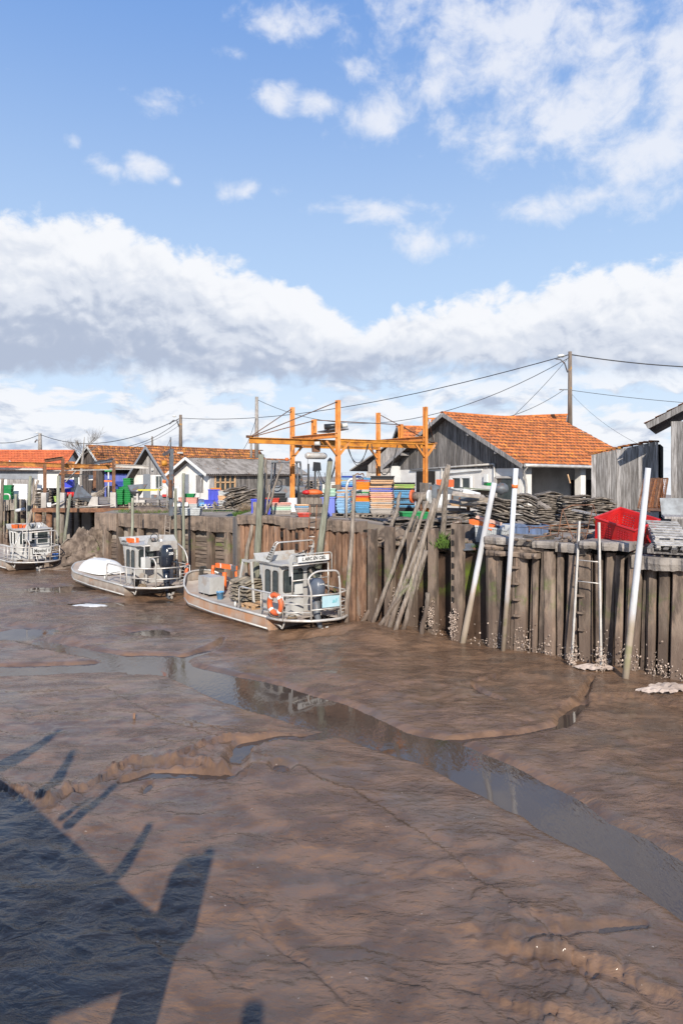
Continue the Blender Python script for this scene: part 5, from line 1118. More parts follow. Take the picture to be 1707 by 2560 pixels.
    mb = MB(); lean = .2; zk = zb + .9
    A_ = [(x0, y1, zb), (x0, y0, zb), (x1, y0, zb), (x1, y1, zb), (x0, y1, ztp), (x0, y0, ztp), (x1 + lean, y0, ztp), (x1 + lean, y1, ztp), (x1, y0, zk), (x1, y1, zk)]
    mb.add(A_, [(0, 1, 5, 4), (1, 2, 8, 6, 5), (2, 3, 9, 8), (8, 9, 7, 6), (3, 0, 4, 7, 9), (4, 5, 6, 7), (0, 3, 2, 1)], .5); c = mb.build('cabin', cab, t)
    def win(face, a0, a1, z0, z1, r=.08):
        P = rring(None, a0, a1, zb + z0, zb + z1, r); f = {'rear': lambda u, v: (x0 - .006, u, v), 'port': lambda u, v: (u, y1 + .006, v), 'star': lambda u, v: (u, y0 - .006, v)}[face]
        d = {'rear': (-.006, 0, 0), 'port': (0, .006, 0), 'star': (0, -.006, 0)}[face]
        mb = MB(); mb.prism([f(u, v) for u, v in P], d); w_ = mb.build('window', M['glass'], c)
        mb = MB(); mb.tube([V(f(u, v)) + V(d) for u, v in P], .018, 5, True); mb.build('window_seal', M['rubber'] if kind != 1 else M['white'], c)
    if kind == 1:
        win('rear', -.3, .5, .85, 1.5, .04); win('rear', -1.0, -.42, .85, 1.5, .04); win('port', .15, .5, .85, 1.5, .04); win('port', .62, .95, .85, 1.5, .04)
    else:
        win('rear', -.27, .52, .72, 1.45); win('rear', -1.0, -.47, .72, 1.45); win('port', .17, .45, .68, 1.42); win('port', .60, .88, .68, 1.42); win('star', .3, .8, .7, 1.42)
    mb = MB(); mb.prism([(x1 + .03, y0 + .1, zk + .05), (x1 + .03, y1 - .1, zk + .05), (x1 + .17, y1 - .1, ztp - .1), (x1 + .17, y0 + .1, ztp - .1)], (.01, 0, 0)); mb.build('windscreen', M['glass'], c)
    for x in (.1, .53, 1.0): mb = MB(); mb.beam((x, y1 + .012, zb + .05), (x, y1 + .012, ztp - .05), .03, .02); mb.build('door_edge', M['galv'], c)
    mb = MB(); mb.box((.6, (y0+y1)/2, ztp + .03), (1.45, y1 - y0 + .16, .06)); rf = mb.build('roof', M['alu'], t)
    mb = MB(); mb.prism([(1.32, y1 + .08, ztp + .07), (1.32, y0 - .08, ztp + .07), (1.52, y0 - .04, ztp + .28), (1.52, y1 + .04, ztp + .28)], (.02, 0, 0)); mb.build('visor', M['alu'], rf)
    for y in (y1 + .08, y0 - .08): mb = MB(); mb.prism([(1.5, y, ztp + .3), (1.3, y, ztp + .0), (.6, y, ztp + .0), (.55, y, ztp + .1)], (0, -.015, 0)); mb.build('visor_cheek', M['sign_grey'] if kind == 3 else M['alu'], rf)
    # helm wheel and searchlight on the roof
    mb = MB(); mb.torus((-.0, -.15, ztp + .3), (.55, 0, .8) if kind == 3 else (-1, .1, .3), .17, .018, 18, 6); mb.build('steering_wheel', M['black'], t)
    mb = MB(); mb.tube([(.1, -.15, ztp + .06), (.02, -.15, ztp + .28)], [.09, .05], 8); mb.build('helm_post', M['steel'], t)
    mb = MB(); mb.prism([(.15, .12, ztp + .06), (.15, -.42, ztp + .06), (.05, -.36, ztp + .3), (.05, .06, ztp + .3)], (.25, 0, 0)); mb.build('helm_console', M['alu'], t)
    mb = MB(); mb.ball((.2, -.55, ztp + .13), (.1, .09, .09)); mb.build('searchlight', M['white'], t)
    # aft frame that carries the board
    mb = MB(); xs = -.38
    for y in (.5, -1.0): mb.tube([(xs, y, DZ + .55 if kind == 3 else DZ), (xs, y, ztp + .02)], r, 6)
    mb.tube([(xs, .5, ztp + .02), (xs, -1.0, ztp + .02)], r, 6); mb.tube([(xs, .5, DZ + 1.15), (xs, -1.0, DZ + 1.15)], r*.9, 6)
    for y in (.5, -1.0): mb.tube([(xs, y, ztp), (x0, y, ztp)], r, 6)
    mb.build('aft_frame', M['galv'], t)
    # outboard engine
    eng = {3: M['engine_blue'], 2: M['engine'], 1: M['engine']}[kind]; ex, ey = -1.02, .05 if kind != 2 else -.12; k = {3: 1.0, 2: 1.15, 1: .8}[kind]; ez = DZ + (.62 if kind == 3 else (.75 if kind == 2 else .3))
    mb = MB(); secs = [(.0, .19, .15), (.1, .30, .20), (.35, .32, .21), (.55, .27, .19), (.66, .15, .12)]
    vs = []; fs = []; nn = 12
    for z, a, b in secs:
        for j in range(nn):
            q = 2*math.pi*j/nn; cx = abs(math.cos(q))**.7*math.copysign(1, math.cos(q)); sx = abs(math.sin(q))**.7*math.copysign(1, math.sin(q))
            vs.append((ex - .10*z*k + a*cx*k, ey + b*sx*k, ez + z*k*(1.25 if kind == 2 else 1)))
    for i in range(4):
        for j in range(nn): fs.append((i*nn+j, i*nn+(j+1) % nn, (i+1)*nn+(j+1) % nn, (i+1)*nn+j))
    fs += [tuple(range(nn))[::-1], tuple(4*nn + j for j in range(nn))]
    mb.add(vs, fs, .5, True); en = mb.build('outboard_engine', eng, t)
    mb = MB(); mb.tube([(ex, ey, ez + .05), (ex - .08, ey, DZ + .1), (ex - .3 if kind == 3 else ex - .12, ey, .1)], [.15*k, .11*k, .06], 8); mb.build('engine_leg', M['engine'] if kind != 3 else M['steel'], en)
    mb = MB(); mb.prism([(ex - .35, ey, .0), (ex - .05, ey, .05), (ex - .05, ey, .22), (ex - .45, ey, .25)], (0, .03, 0)); mb.build('engine_skeg', M['steel'], en)
    for a in (0, 120, 240):
        a = rad(a + 20); mb = MB(); c0 = V((ex - .48, ey + .02, .2)); d = V((0, math.cos(a), math.sin(a))); mb.prism([c0, c0 + d*.1 + V((0, -math.sin(a), math.cos(a)))*.06, c0 + d*.18, c0 + d*.1 - V((0, -math.sin(a), math.cos(a)))*.06], (-.02, 0, 0)); mb.build('propeller_blade', M['galv'], en)
    mb = MB(); mb.box((ex + .0, ey - .0, ez + (.5 if kind != 2 else .72)*k), (.66*k, .16, .035*k)); mb.build('badge', M['sign_grey'], en) if kind != 1 else None
    # rope coil on the platform
    mb = MB()
    for j in range(3): mb.torus((-.75, .78, DZ + .06 + .03*j), (R.uniform(-.2, .2), R.uniform(-.2, .2), 1), .16 - .02*j, .018, 14, 5)
    mb.build('rope_coil', M['rope'], t)
    for x, y in ((2.1, W - .12), (4.9, .7)): mb = MB(); mb.tube([(x, y, DZ), (x, y, DZ + .22)], .045, 8); mb.build('mooring_bitt', M['alu'], t)
    # number plate on the cabin side
    mb = MB(); mb.box((.5 if kind == 3 else .3, y1 + .02, DZ + .55), (.14, .012, .3)); pl = mb.build('number_plate', M['letter'], t)
    lettering(pl, '21' if kind == 3 else 'CA', .17, (.5 if kind == 3 else .3, y1 + .032, DZ + .55), (-1, 0, 0), (0, 0, 1), M['white'], cond=.7)
    if kind == 3:
        mb = MB(); mb.box((-.42, -.35, ztp + .2), (.02, 1.3, .19)); sg = mb.build('name_board', M['white'], t)
        lettering(sg, "L ARC EN CIEL", .155, (-.435, -.35, ztp + .2), (0, -1, 0), (0, 0, 1), M['letter'], cond=.98, italic=.15, bold=.003)
        mb = MB(); mb.tube(rounded([(-.42, .62, ztp + .02), (-.42, .62, ztp + .36), (-.42, -1.12, ztp + .36), (-.42, -1.12, ztp - .3)], .12), .022, 6); mb.build('board_frame', M['alu'], t)
        mb = MB(); mb.prism([(-.44, .66, ztp - .3), (-.44, .58, ztp - .3), (-.44, .50, ztp + .34), (-.44, .66, ztp + .34)], (.02, 0, 0)); mb.build('frame_plate', M['alu'], t)
        mb = MB(); mb.tube(rounded([(.65, .62, ztp + .06), (.35, .58, ztp + .72), (.35, -.98, ztp + .72), (.55, -1.02, ztp + .06)], .14), .026, 8); mb.tube(rounded([(.95, .62, ztp + .06), (.45, .58, ztp + .72), (.40, .5, ztp + .74)], .1), .022, 6); mb.build('roof_arch', M['galv'], t)
        mb = MB(); mb.prism([(.64, .61, ztp + .08), (.95, .61, ztp + .08), (.52, .6, ztp + .6), (.42, .6, ztp + .6)], (0, .012, 0)); ap = mb.build('arch_plate', M['alu'], t)
        for i in range(6):
            for j in range(2): mb = MB(); mb.lathe([(.022, 0), (.022, .014), (0, .014)], (0, 0, 0), 8); hl = mb.build('hole', M['dark'], ap); hl.location = (.71 + .11*j - .045*i - .03*j*i*.4, .623, ztp + .14 + .08*i); hl.rotation_euler = (rad(-90), 0, 0)
        mb = MB(); mb.prism([(.5, -1.02, ztp + .06), (.7, -1.02, ztp + .06), (.45, -1.0, ztp + .6), (.36, -1.0, ztp + .6)], (0, -.012, 0)); mb.build('arch_plate', M['alu'], t)
        mb = MB(); mb.prism([(.9, y, z) for y, z in ((-1.15, ztp + .06), (.72, ztp + .06), (.72, ztp + .24), (-1.15, ztp + .24))], (.02, 0, 0)); mb.build('roof_coaming', M['alu'], t)
        mb = MB(); mb.prism([(1.4, -1.15, ztp + .06), (-.1, -1.15, ztp + .06), (-.1, -1.15, ztp + .14), (1.4, -1.15, ztp + .3)], (0, .02, 0)); mb.build('roof_coaming', M['alu'], t)
        mb = MB(); mb.beam((-1.43, .12, DZ + .58), (-1.55, -.52, DZ + .58), .03, .36); sb = mb.build('pale_board', M['sign_blue'], t)
        lettering(sb, 'ail', .2, (-1.53, -.3, DZ + .59), (-.18, -.98, 0), (0, 0, 1), M['teal_ink'], italic=.3)
        mb = MB(); mb.beam((-.35, -.25, DZ + 1.45), (-1.42, -.45, DZ + .2), .05, .05); mb.build('boat_hook', M['pole'], t)
        mb = MB(); mb.prism([(-.25, .62, DZ + .62), (-.25, .1, DZ + .62), (.08, .1, DZ + .62), (.08, .62, DZ + .62)], (0, 0, .03)); mb.build('side_shelf', M['alu'], t)
        mb = MB(); mb.box((-.2, .1, DZ + .85), (.04, .32, .35)); mb.build('tread_plate', M['sign_grey'], t)
        mb = MB(); mb.box((-.3, .35, DZ + .3), (.3, .5, .55)); mb.build('fuel_box', M['alu'], t)
        # trapezoid gantry over the deck
        mb = MB()
        for y in (.42, -.55): mb.beam((1.95, y, DZ), (2.25, y*.8, DZ + 1.5), .08, .08); mb.beam((3.05, y, DZ), (2.75, y*.8, DZ + 1.5), .08, .08)
        for y in (.42, -.55): mb.beam((2.22, y*.8, DZ + 1.52), (2.78, y*.8, DZ + 1.52), .1, .08)
        mb.beam((2.5, .34, DZ + 1.52), (2.5, -.44, DZ + 1.52), .08, .08); mb.build('deck_gantry', M['alu'], t)
        # folded orange deck crane with hoses, and its power pack
        cr = M['orange']; mb = MB(); mb.tube([(4.5, -.35, DZ), (4.5, -.35, DZ + .75)], .09, 10); kc = mb.build('deck_crane', cr, t)
        mb = MB(); mb.beam((4.85, -.2, DZ + 1.02), (3.75, -.5, DZ + .98), .14, .17, val=.5); mb.build('crane_arm', cr, kc)
        mb = MB(); mb.tube(rounded([(4.95, -.12, DZ + 1.0), (5.0, -.1, DZ + .7), (4.6, -.05, DZ + .35), (4.35, 0, DZ + .3)], .2), .07, 8); mb.build('crane_jib', cr, kc)
        mb = MB(); mb.beam((3.85, -.45, DZ + .9), (3.7, -.4, DZ + .3), .08, .1); mb.build('crane_jib', cr, kc)
        for xx in (4.6, 4.05): mb = MB(); mb.box((xx, -.15 - .27*(4.85-xx) - .0, DZ + 1.02), (.18, .03, .16), -.26 + math.pi); mb.build('crane_label', M['white'], kc)
        for q in range(4):
            mb = MB(); mb.tube(rounded([(5.1 + .04*q, .05, DZ + .85), (5.3, .1 + .06*q, DZ + 1.0), (5.35, .15 + .05*q, DZ + .5), (5.1, .2 + .05*q, DZ + .06), (4.8, .25, DZ + .05)], .25), .022, 6); mb.build('hydraulic_hose', M['rubber'], kc)
        mb = MB(); mb.box((3.85, -.38, DZ + .98), (.16, .16, .22)); mb.build('valve_block', M['steel'], kc)
        mb = MB(); mb.box((4.3, .5, DZ + .42), (.85, .62, .62)); gp_ = mb.build('power_pack', M['alu'], t)
        mb = MB()
        for q in (-.14, .14): mb.box((4.735, .5 + q, DZ + .44), (.02, .24, .46))
        mb.build('radiator_grille', M['steel'], gp_)
        for q in (4.05, 4.55): mb = MB(); mb.box((q, .5, DZ + .06), (.08, .5, .1)); mb.build('foot', M['dark'], gp_)
        mb = MB(); mb.tube([(3.55, -.35, DZ + .15), (3.55, -.35, DZ + .72)], .2, 12); mb.build('hose_reel', M['alu'], t)
        kc.location = (.75, -.05, .0); gp_.location = (.42, 0, .03)
    elif kind == 2:
        mb = MB(); mb.box((-.42, -.35, ztp - .02), (.02, 1.25, .36)); mb.build('blank_board', M['galv'], t)
        mb = MB(); mb.prism([(x, -1.16, z) for x, z in ((1.45, ztp + .06), (-.05, ztp + .06), (-.05, ztp + .12), (.2, ztp + .36), (1.45, ztp + .28))], (0, .02, 0)); mb.build('roof_coaming', M['alu'], t)
        mb = MB(); mb.box((-.3, .4, DZ + .95), (.25, .3, .45), .3); mb.build('meter_box', M['sign_grey'], t)
        mb = MB(); mb.tube(rounded([(-1.0, -1.15, DZ), (-1.0, -1.15, DZ + 1.05), (-.75, -1.15, DZ + 1.4), (-.3, -1.1, ztp)], .2), .03, 8); mb.build('side_stay', M['galv'], t)
        mb = MB(); mb.tube([(4.3, -.75, DZ + .1), (4.9, -.7, DZ + .25)], .06, 6); mb.build('winch_roller', M['steel'], t)
        for k_ in range(5): mb = MB(); mb.box((.85 + .0*k_, y1 + .0, ztp + .2), (.0, .0, .0)) if False else None
        lettering(rf, 'J ARESSOU', .12, (.98, y1 + .085, ztp + .13), (-.8, 0, -.0), (.0, 0, 1), M['letter'], cond=.85, italic=.1)
        lettering(en, '250', .15, (ex - .42, ey, ez + .62), (0, -1, 0), (.15, 0, 1), M['white'], cond=.9, italic=.2, bold=.004)
    else:
        mb = MB(); mb.beam((-1.4, .34, DZ + .62), (-1.58, -.5, DZ + .62), .03, .32); sg = mb.build('name_board', M['sign_grey'], t)
        lettering(sg, 'Mewind V', .29, (-1.51, -.09, DZ + .61), (-.21, -.98, 0), (0, 0, 1), M['letter'], cond=.66, bold=.006)
        for y0_, y1_ in ((.2, .12), (-.25, -.3)): mb = MB(); mb.tube([(-1.4, y0_, DZ + .45), (-1.5, y1_, DZ + .03)], .03, 6); mb.build('board_stay', M['galv'], t)
        mb = MB(); mb.tube(rounded([(-.38, .5, DZ + 1.5), (-.38, -1.3, DZ + 1.55), (-.4, -1.35, DZ + .8)], .2), .035, 8); mb.tube([(-.38, .6, DZ + 1.55), (-.7, 1.05, DZ + .82)], .03, 6); mb.build('aft_hoop', M['galv'], t)
        mb = MB(); mb.box((-.38, .22, DZ + 1.3), (.05, .35, .5)); mb.build('frame_panel', M['alu'], t)
        mb = MB(); mb.beam((.05, -.6, DZ + .2), (-.3, .3, DZ + 1.0), .05, .05); mb.build('boat_hook', M['rust'], t)
    return t
RZ3 = math.atan2(.756, -.654)
B3 = work_boat('aluminium work boat named L ARC EN CIEL carrying an orange crane and oyster bags', (-1.45, 22.55, -.03), RZ3, 3)
B2 = work_boat('aluminium work boat with a tall black engine and an upturned white dinghy on its bow', (-8.0, 28.75, -.03), math.atan2(.73, -.683), 2)
B1 = work_boat('aluminium work boat with the Mewind V name board and a tall aerial, farthest away', (-16.8, 36.85, -.03), math.atan2(.72, -.70), 1)
def bw(b, x, y, z): return Matrix.Rotation(b.rotation_euler.z, 4, 'Z') @ V((x, y, z)) + b.location
# things aboard
lb = thing('lifebuoy', 'faded orange lifebuoy with white bands on the railing of the nearest boat', 'lifebuoy', bw(B3, -.4, 1.17, 1.0), RZ3 + .05, 'lifebuoys')
mb = MB(); mb.torus((0, 0, 0), (0, 1, 0), .29, .085, 28, 10); mb.build('ring', M['buoy'], lb)
for a in (0, 90, 180, 270):
    mb = MB(); mb.torus((0, 0, 0), (0, 1, 0), .29, .089, 3, 10, None, rad(a - 9), rad(a + 9)); mb.build('band', M['white'], lb)
mb = MB(); mb.tube([(.40*math.cos(a), .03, .40*math.sin(a) - .04*abs(math.sin(2*a))) for a in [2*math.pi*i/24 for i in range(24)]], .012, 5, True); mb.build('grab_line', M['rope'], lb)
l2 = dup(lb, bw(B2, -1.02, -1.12, .98), (0, 0, B2.rotation_euler.z - .7), 'bright orange red lifebuoy on the far railing of the middle boat')
def bucket(name, label, loc, mt, r=.15, h=.3):
    t = thing(name, label, 'bucket', loc, group='buckets on the boats'); mb = MB(); mb.lathe([(0, .005), (r*.75, .005), (r, h), (r*1.06, h), (r*1.06, h - .02), (r*.97, h - .01), (r*.72, .02), (0, .02)], n=16); mb.build('tub', mt, t)
    mb = MB(); mb.torus((0, 0, h - .02), (1, 0, .6), r*1.0, .007, 12, 5, None, 0, math.pi); mb.build('handle', M['galv'], t); return t
bucket('bucket', 'light blue bucket on deck beside the power pack', bw(B3, 3.8, .66, .5), M['blue_bucket'], .14, .3)
bucket('bucket', 'dark grey bucket standing behind the railing of the middle boat', bw(B2, -.35, .85, .53), M['black'], .16, .3)
bucket('bucket', 'bright blue bucket on the stern platform of the far boat', bw(B1, -1.05, -.95, .53), mat('bright_blue_bucket', (.05, .22, .68), (.04, .18, .58), .5), .17, .32)
dgs = 1.14; dg = thing('dinghy', 'white dinghy lying upside down on the bow of the middle boat', 'dinghy', bw(B2, 4.75, .05, .58), B2.rotation_euler.z, None)
mb = MB(); vs = []; fs = []; nx, ny = 18, 12
for i in range(nx + 1):
    u = i/nx*2 - 1; w = .70*(1 - abs(u)**5*.5); l = 1.28*u
    for j in range(ny + 1):
        v = j/ny*2 - 1; h = .50*(1 - abs(v)**3)*(1 - abs(u)**4*.85)
        vs.append((l*(1 + .03*(1 - abs(v)))*dgs, w*v*dgs, h*1.1))
for i in range(nx):
    for j in range(ny): fs.append((i*(ny+1)+j, (i+1)*(ny+1)+j, (i+1)*(ny+1)+j+1, i*(ny+1)+j+1))
mb.add(vs, fs, .5, True); mb.build('hull', M['white'], dg)
mb = MB(); mb.tube([(1.31*dgs*math.copysign(abs(math.cos(a))**.5, math.cos(a)), .71*dgs*math.copysign(abs(math.sin(a))**.5, math.sin(a)), .02) for a in [2*math.pi*i/32 for i in range(32)]], .035, 6, True); mb.build('rim', M['white'], dg)
mb = MB(); mb.beam((-.9, 0, .53), (.9, 0, .53), .05, .03); mb.build('keel', M['white'], dg)
for b, lab in ((B2, 'folded orange life jacket on the cabin roof of the middle boat'), (B1, 'folded orange life jacket on the cabin roof of the far boat')):
    for k in range(1 if b is B2 else 2):
        j = thing('life_jacket', lab if k == 0 else 'coral life jacket lying second on the cabin roof of the far boat', 'life jacket', bw(b, .95 - .1*k, .35 - .55*k, 2.2), b.rotation_euler.z + .2, 'life jackets on cabin roofs')
        mb = MB(); mb.box((0, 0, .08), (.3, .42, .2), None, .03); mb.build('jacket', M['orange'] if k == 0 else M['buoy'], j)
        mb = MB(); mb.box((0, 0, .1), (.31, .05, .215)); mb.build('strap', M['white'] if b is B2 else M['black'], j)
# ---------------------------------------------------------------- oyster bags, crates and pallets: prototypes
def bag_mesh(seed, l=1.0, w=.5, h=.075):
    r = random.Random(seed); nx, ny = 12, 6; vs = []; fs = []; a1, a2, a3 = r.uniform(0, 6), r.uniform(0, 6), r.uniform(.015, .035)
    for s in (1, -1):
        for i in range(nx + 1):
            for j in range(ny + 1):
                u, v = i/nx*2 - 1, j/ny*2 - 1; e = (1 - abs(u)**4)*(1 - abs(v)**4)
                vs.append((u*l/2*(1 + .02*r.uniform(-1, 1)), v*w/2*(1 + .03*r.uniform(-1, 1)), s*h/2*(.30 + .7*e)*r.uniform(.8, 1.2) + a3*math.sin(u*3.5 + a1) + .014*math.sin(v*4 + a2) - .03*u*u))
    N = (nx+1)*(ny+1)
    for i in range(nx):
        for j in range(ny):
            q = (i*(ny+1)+j, (i+1)*(ny+1)+j, (i+1)*(ny+1)+j+1, i*(ny+1)+j+1); fs += [q, tuple(N + k for k in q[::-1])]
    ring = [i*(ny+1) for i in range(nx+1)] + [nx*(ny+1)+j for j in range(1, ny+1)] + [i*(ny+1)+ny for i in range(nx-1, -1, -1)] + [j for j in range(ny-1, 0, -1)]
    for a, b in zip(ring, ring[1:] + ring[:1]): fs.append((a, N + a, N + b, b))
    me = bpy.data.meshes.new('oyster_bag'); me.from_pydata(vs, [], fs); me.update(); me.polygons.foreach_set('use_smooth', [True]*len(fs))
    at_ = me.attributes.new('v', 'FLOAT', 'POINT'); at_.data.foreach_set('value', [.5]*len(vs)); return me
BAGS = [bag_mesh(i) for i in range(6)]
BAG_T = []
for me in BAGS:
    b = me.copy(); b.materials.append(M['bag_tan']); BAG_T.append(b); me.materials.append(M['bag'])
def bag(loc, rz, label, group, tan=False, rx=0, ry=0, sc=(1, 1, 1)):
    o = bpy.data.objects.new('oyster_bag', R.choice(BAG_T if tan else BAGS)); COL.objects.link(o); o.location = loc; o.rotation_euler = (rx, ry, rz); o.scale = sc
    return tag(o, label, 'oyster bag', group)
def bag_stack(c, rz, n, where, pitch=.075, tan=False, tilt=(0, 0), drift=(0, 0), sc=1.0, jit=.05):
    for i in range(n):
        p = V(c) + V((drift[0]*i + R.uniform(-jit, jit), drift[1]*i + R.uniform(-jit, jit), pitch*(i + .5)))
        bag(p, rz + R.uniform(-.08, .08), '%s oyster bag in %s' % (nth(i, n), where), 'flat oyster bags stacked in ' + where, tan, tilt[0] + R.uniform(-.03, .03), tilt[1] + R.uniform(-.03, .03), (sc*R.uniform(.95, 1.05), R.uniform(.95, 1.06), R.uniform(.95, 1.25)))
CRC = {'orange': (.78, .27, .02), 'blue': (.13, .36, .60), 'dark_blue': (.04, .08, .38), 'light_blue': (.30, .50, .72), 'peach': (.68, .42, .24), 'pink': (.66, .33, .27), 'grey': (.45, .41, .38), 'black': (.03, .03, .033), 'green': (.02, .27, .07),
       'lime': (.36, .52, .14), 'red': (.55, .06, .04), 'yellow': (.72, .48, .06), 'mint': (.46, .66, .52), 'white': (.66, .66, .64), 'purple': (.20, .20, .52), 'pale_grey': (.50, .52, .53), 'dark_green': (.02, .26, .08)}
CM = {k: mat(k + '_crate_plastic', v, [q*.8 for q in v], .5, ns=3, var=.06, bump=.05, stains=[dict(c=[q*.55 + .10 for q in v], s=4, t=.58, w=.1, a=.6)]) for k, v in CRC.items()}
def crate_mesh(l, w, h, taper=.05, slots=True):
    mb = MB(); t = .014; L0, W0, L1, W1 = l/2 - taper, w/2 - taper, l/2, w/2
    def ring(a, b, z): return [(-a, -b, z), (a, -b, z), (a, b, z), (-a, b, z)]
    vs = ring(L0, W0, 0) + ring(L1, W1, h) + ring(L1 - t, W1 - t, h) + ring(L0 - t, W0 - t, .02)
    mb.add(vs, [(0, 3, 2, 1)] + [q for i in range(4) for q in ((i, (i+1) % 4, 4+(i+1) % 4, 4+i), (4+i, 4+(i+1) % 4, 8+(i+1) % 4, 8+i), (8+i, 8+(i+1) % 4, 12+(i+1) % 4, 12+i))] + [(12, 13, 14, 15)], .5)
    e = .02
    for sx, sy, sl in (((0, -1), 0, l), ((0, 1), 0, l), ((-1, 0), 1, w), ((1, 0), 1, w)):
        c = (sx[0]*(L1 + e/2 - .004), sx[1]*(W1 + e/2 - .004), h - .015)
        mb.box(c, (l + 2*e if not sy else e + .012, e + .012 if not sy else w, .032), val=.5)
        if slots:
            m = max(3, int(sl/.075))
            for k in range(m + 1):
                u = -sl/2 + .02 + (sl - .04)*k/m
                if sy: mb.beam((sx[0]*(L0 + .008), u*(W0/W1), .01), (sx[0]*(L1 + .008), u, h - .03), .02, .018, (0, 1, 0), val=.5)
                else: mb.beam((u*(L0/L1), sx[1]*(W0 + .008), .01), (u, sx[1]*(W1 + .008), h - .03), .02, .018, (1, 0, 0), val=.5)
            for zz in (.33, .62):
                a = L0 + (L1 - L0)*zz + .006; b_ = W0 + (W1 - W0)*zz + .006
                mb.box((sx[0]*a, sx[1]*b_, h*zz), (2*a if not sy else .014, .014 if not sy else 2*b_, .014), val=.5)
    o = mb.build('plastic_crate', CM['grey']); me = o.data; bpy.data.objects.remove(o); return me
CR = {k: crate_mesh(*k) for k in ((.62, .42, .2), (.8, .55, .2), (.45, .35, .18), (1.0, .6, .35), (.6, .4, .3))}
def crate(size, loc, rz, col, label, group=None, rot=None, name='plastic_crate', cat='crate'):
    o = bpy.data.objects.new(name, CR[size]); COL.objects.link(o); o.location = loc; o.rotation_euler = rot or (0, 0, rz)
    o.material_slots[0].link = 'OBJECT'; o.material_slots[0].material = CM[col] if isinstance(col, str) else col
    return tag(o, label, cat, group)
def crate_stack(size, c, rz, cols, where, pitch=.076, jit=.024):
    n = len(cols)
    for i, col in enumerate(cols):
        crate(size, V(c) + V((R.uniform(-jit, jit), R.uniform(-jit, jit), pitch*i)), rz + R.uniform(-.05, .05), col, '%s %s crate, %s of %s' % ('' if col else '', col.replace('_', ' '), nth(i, n), where) if False else '%s plastic crate, %s of %s' % (col.replace('_', ' '), nth(i, n), where), 'nested plastic crates in ' + where)
def pallet(loc, rz, label, mt=None, group='wooden pallets', rot=None, l=1.2, w=.8):
    mt = mt or M['pallet']; t = thing('wooden_pallet', label, 'pallet', loc, rz, group)
    if rot: t.rotation_euler = rot
    for k in range(3): mb = MB(); mb.box((0, -w/2 + .05 + (w - .1)*k/2, .012), (l, .1, .022), None, .004); mb.build('bottom_board', mt, t)
    for i in range(3):
        for k in range(3): mb = MB(); mb.box((-l/2 + .07 + (l - .14)*i/2, -w/2 + .05 + (w - .1)*k/2, .067), (.13, .095, .085), None, .004); mb.build('block', mt, t)
    for k in range(7): mb = MB(); mb.box((-l/2 + .05 + (l - .1)*k/6, 0, .125), (.1, w, .022), None, .005); mb.build('top_board', mt, t)
    return t
def gy(px, py, z=3.4): return gz(px, py, z)
def pallet_pile(c, rz, n, where, mt=None, l=1.2, w=.8, jit=.04):
    for i in range(n): pallet(V(c) + V((R.uniform(-jit, jit), R.uniform(-jit, jit), .142*i)), rz + R.uniform(-.05, .05), '%s pallet %s' % (nth(i, n), where), mt, 'wooden pallets ' + where, None, l, w)
# ---- aboard the near boat
pallet(bw(B3, 2.62, .12, .503), RZ3, 'weathered pallet under the oyster bags on the near boat', M['pallet'], 'pallets on the near boat')
pallet(bw(B3, 1.75, .35, .503), RZ3 + 1.55, 'new orange brown pallet on deck before the cabin of the near boat', M['pallet_new'], 'pallets on the near boat', None, 1.0, .75)
for k in range(2): bag_stack(bw(B3, 2.35 + .52*k, .12, .65), RZ3 + math.pi/2, 10, 'the %s pile on the near boat deck' % ('cabin side' if k == 0 else 'bow side'), .073, True, sc=1.05)
# ---- crate stacks at the quay edge
G0 = 3.45
def gp(px, Y, z=G0): return V(((px - 853.5)/F*Y, Y, z))
pallet(gp(877, 26.0), -.62, 'low pallet under the light blue crates at the quay edge'); pallet(gp(948, 25.6), -.62, 'low pallet under the tallest pink and peach crate stack'); pallet(gp(908, 26.6), -.62, 'low pallet under the orange and blue crate stack')
SL = (.62, .42, .2); SB = (.8, .55, .2); SS_ = (.45, .35, .18)
crate_stack(SS_, gp(860, 25.9, G0 + .14), -.3, ['light_blue']*8 + ['peach', 'light_blue', 'light_blue', 'peach', 'light_blue'], 'the small stack beside the gantry base', .058)
crate_stack(SL, gp(878, 26.9, G0 + .14), -.35, ['lime', 'peach', 'lime', 'red', 'green', 'lime', 'peach', 'orange', 'peach', 'blue', 'peach', 'dark_blue', 'blue', 'light_blue', 'yellow', 'light_blue', 'dark_blue'], 'the many coloured stack')
crate_stack(SL, gp(909, 26.3, G0 + .14), -.25, ['blue', 'blue', 'blue', 'blue', 'orange', 'orange', 'red', 'grey', 'green', 'white', 'orange', 'orange', 'orange', 'orange', 'red', 'blue'], 'the orange banded stack')
crate_stack(SB, gp(955, 25.8, G0 + .14), -.2, ['grey', 'grey', 'peach', 'grey', 'grey', 'peach', 'pink', 'pink', 'peach', 'purple', 'dark_blue', 'peach', 'black', 'peach', 'peach', 'black', 'black'], 'the tall pink and peach stack')
crate_stack(SB, gp(1010, 27.6, G0 + .1), -.15, ['black', 'blue', 'black', 'blue', 'blue', 'black', 'blue', 'black', 'blue', 'blue', 'black', 'peach', 'lime', 'black'], 'the blue and black stack')
crate((1.0, .6, .35), gp(1035, 25.2, G0 - .12), .15, 'dark_green', 'dark green crate on the ground behind the leaning poles')
crate((.6, .4, .3), gp(1070, 26.6, G0), .1, 'orange', 'faded orange crate behind the green crate')
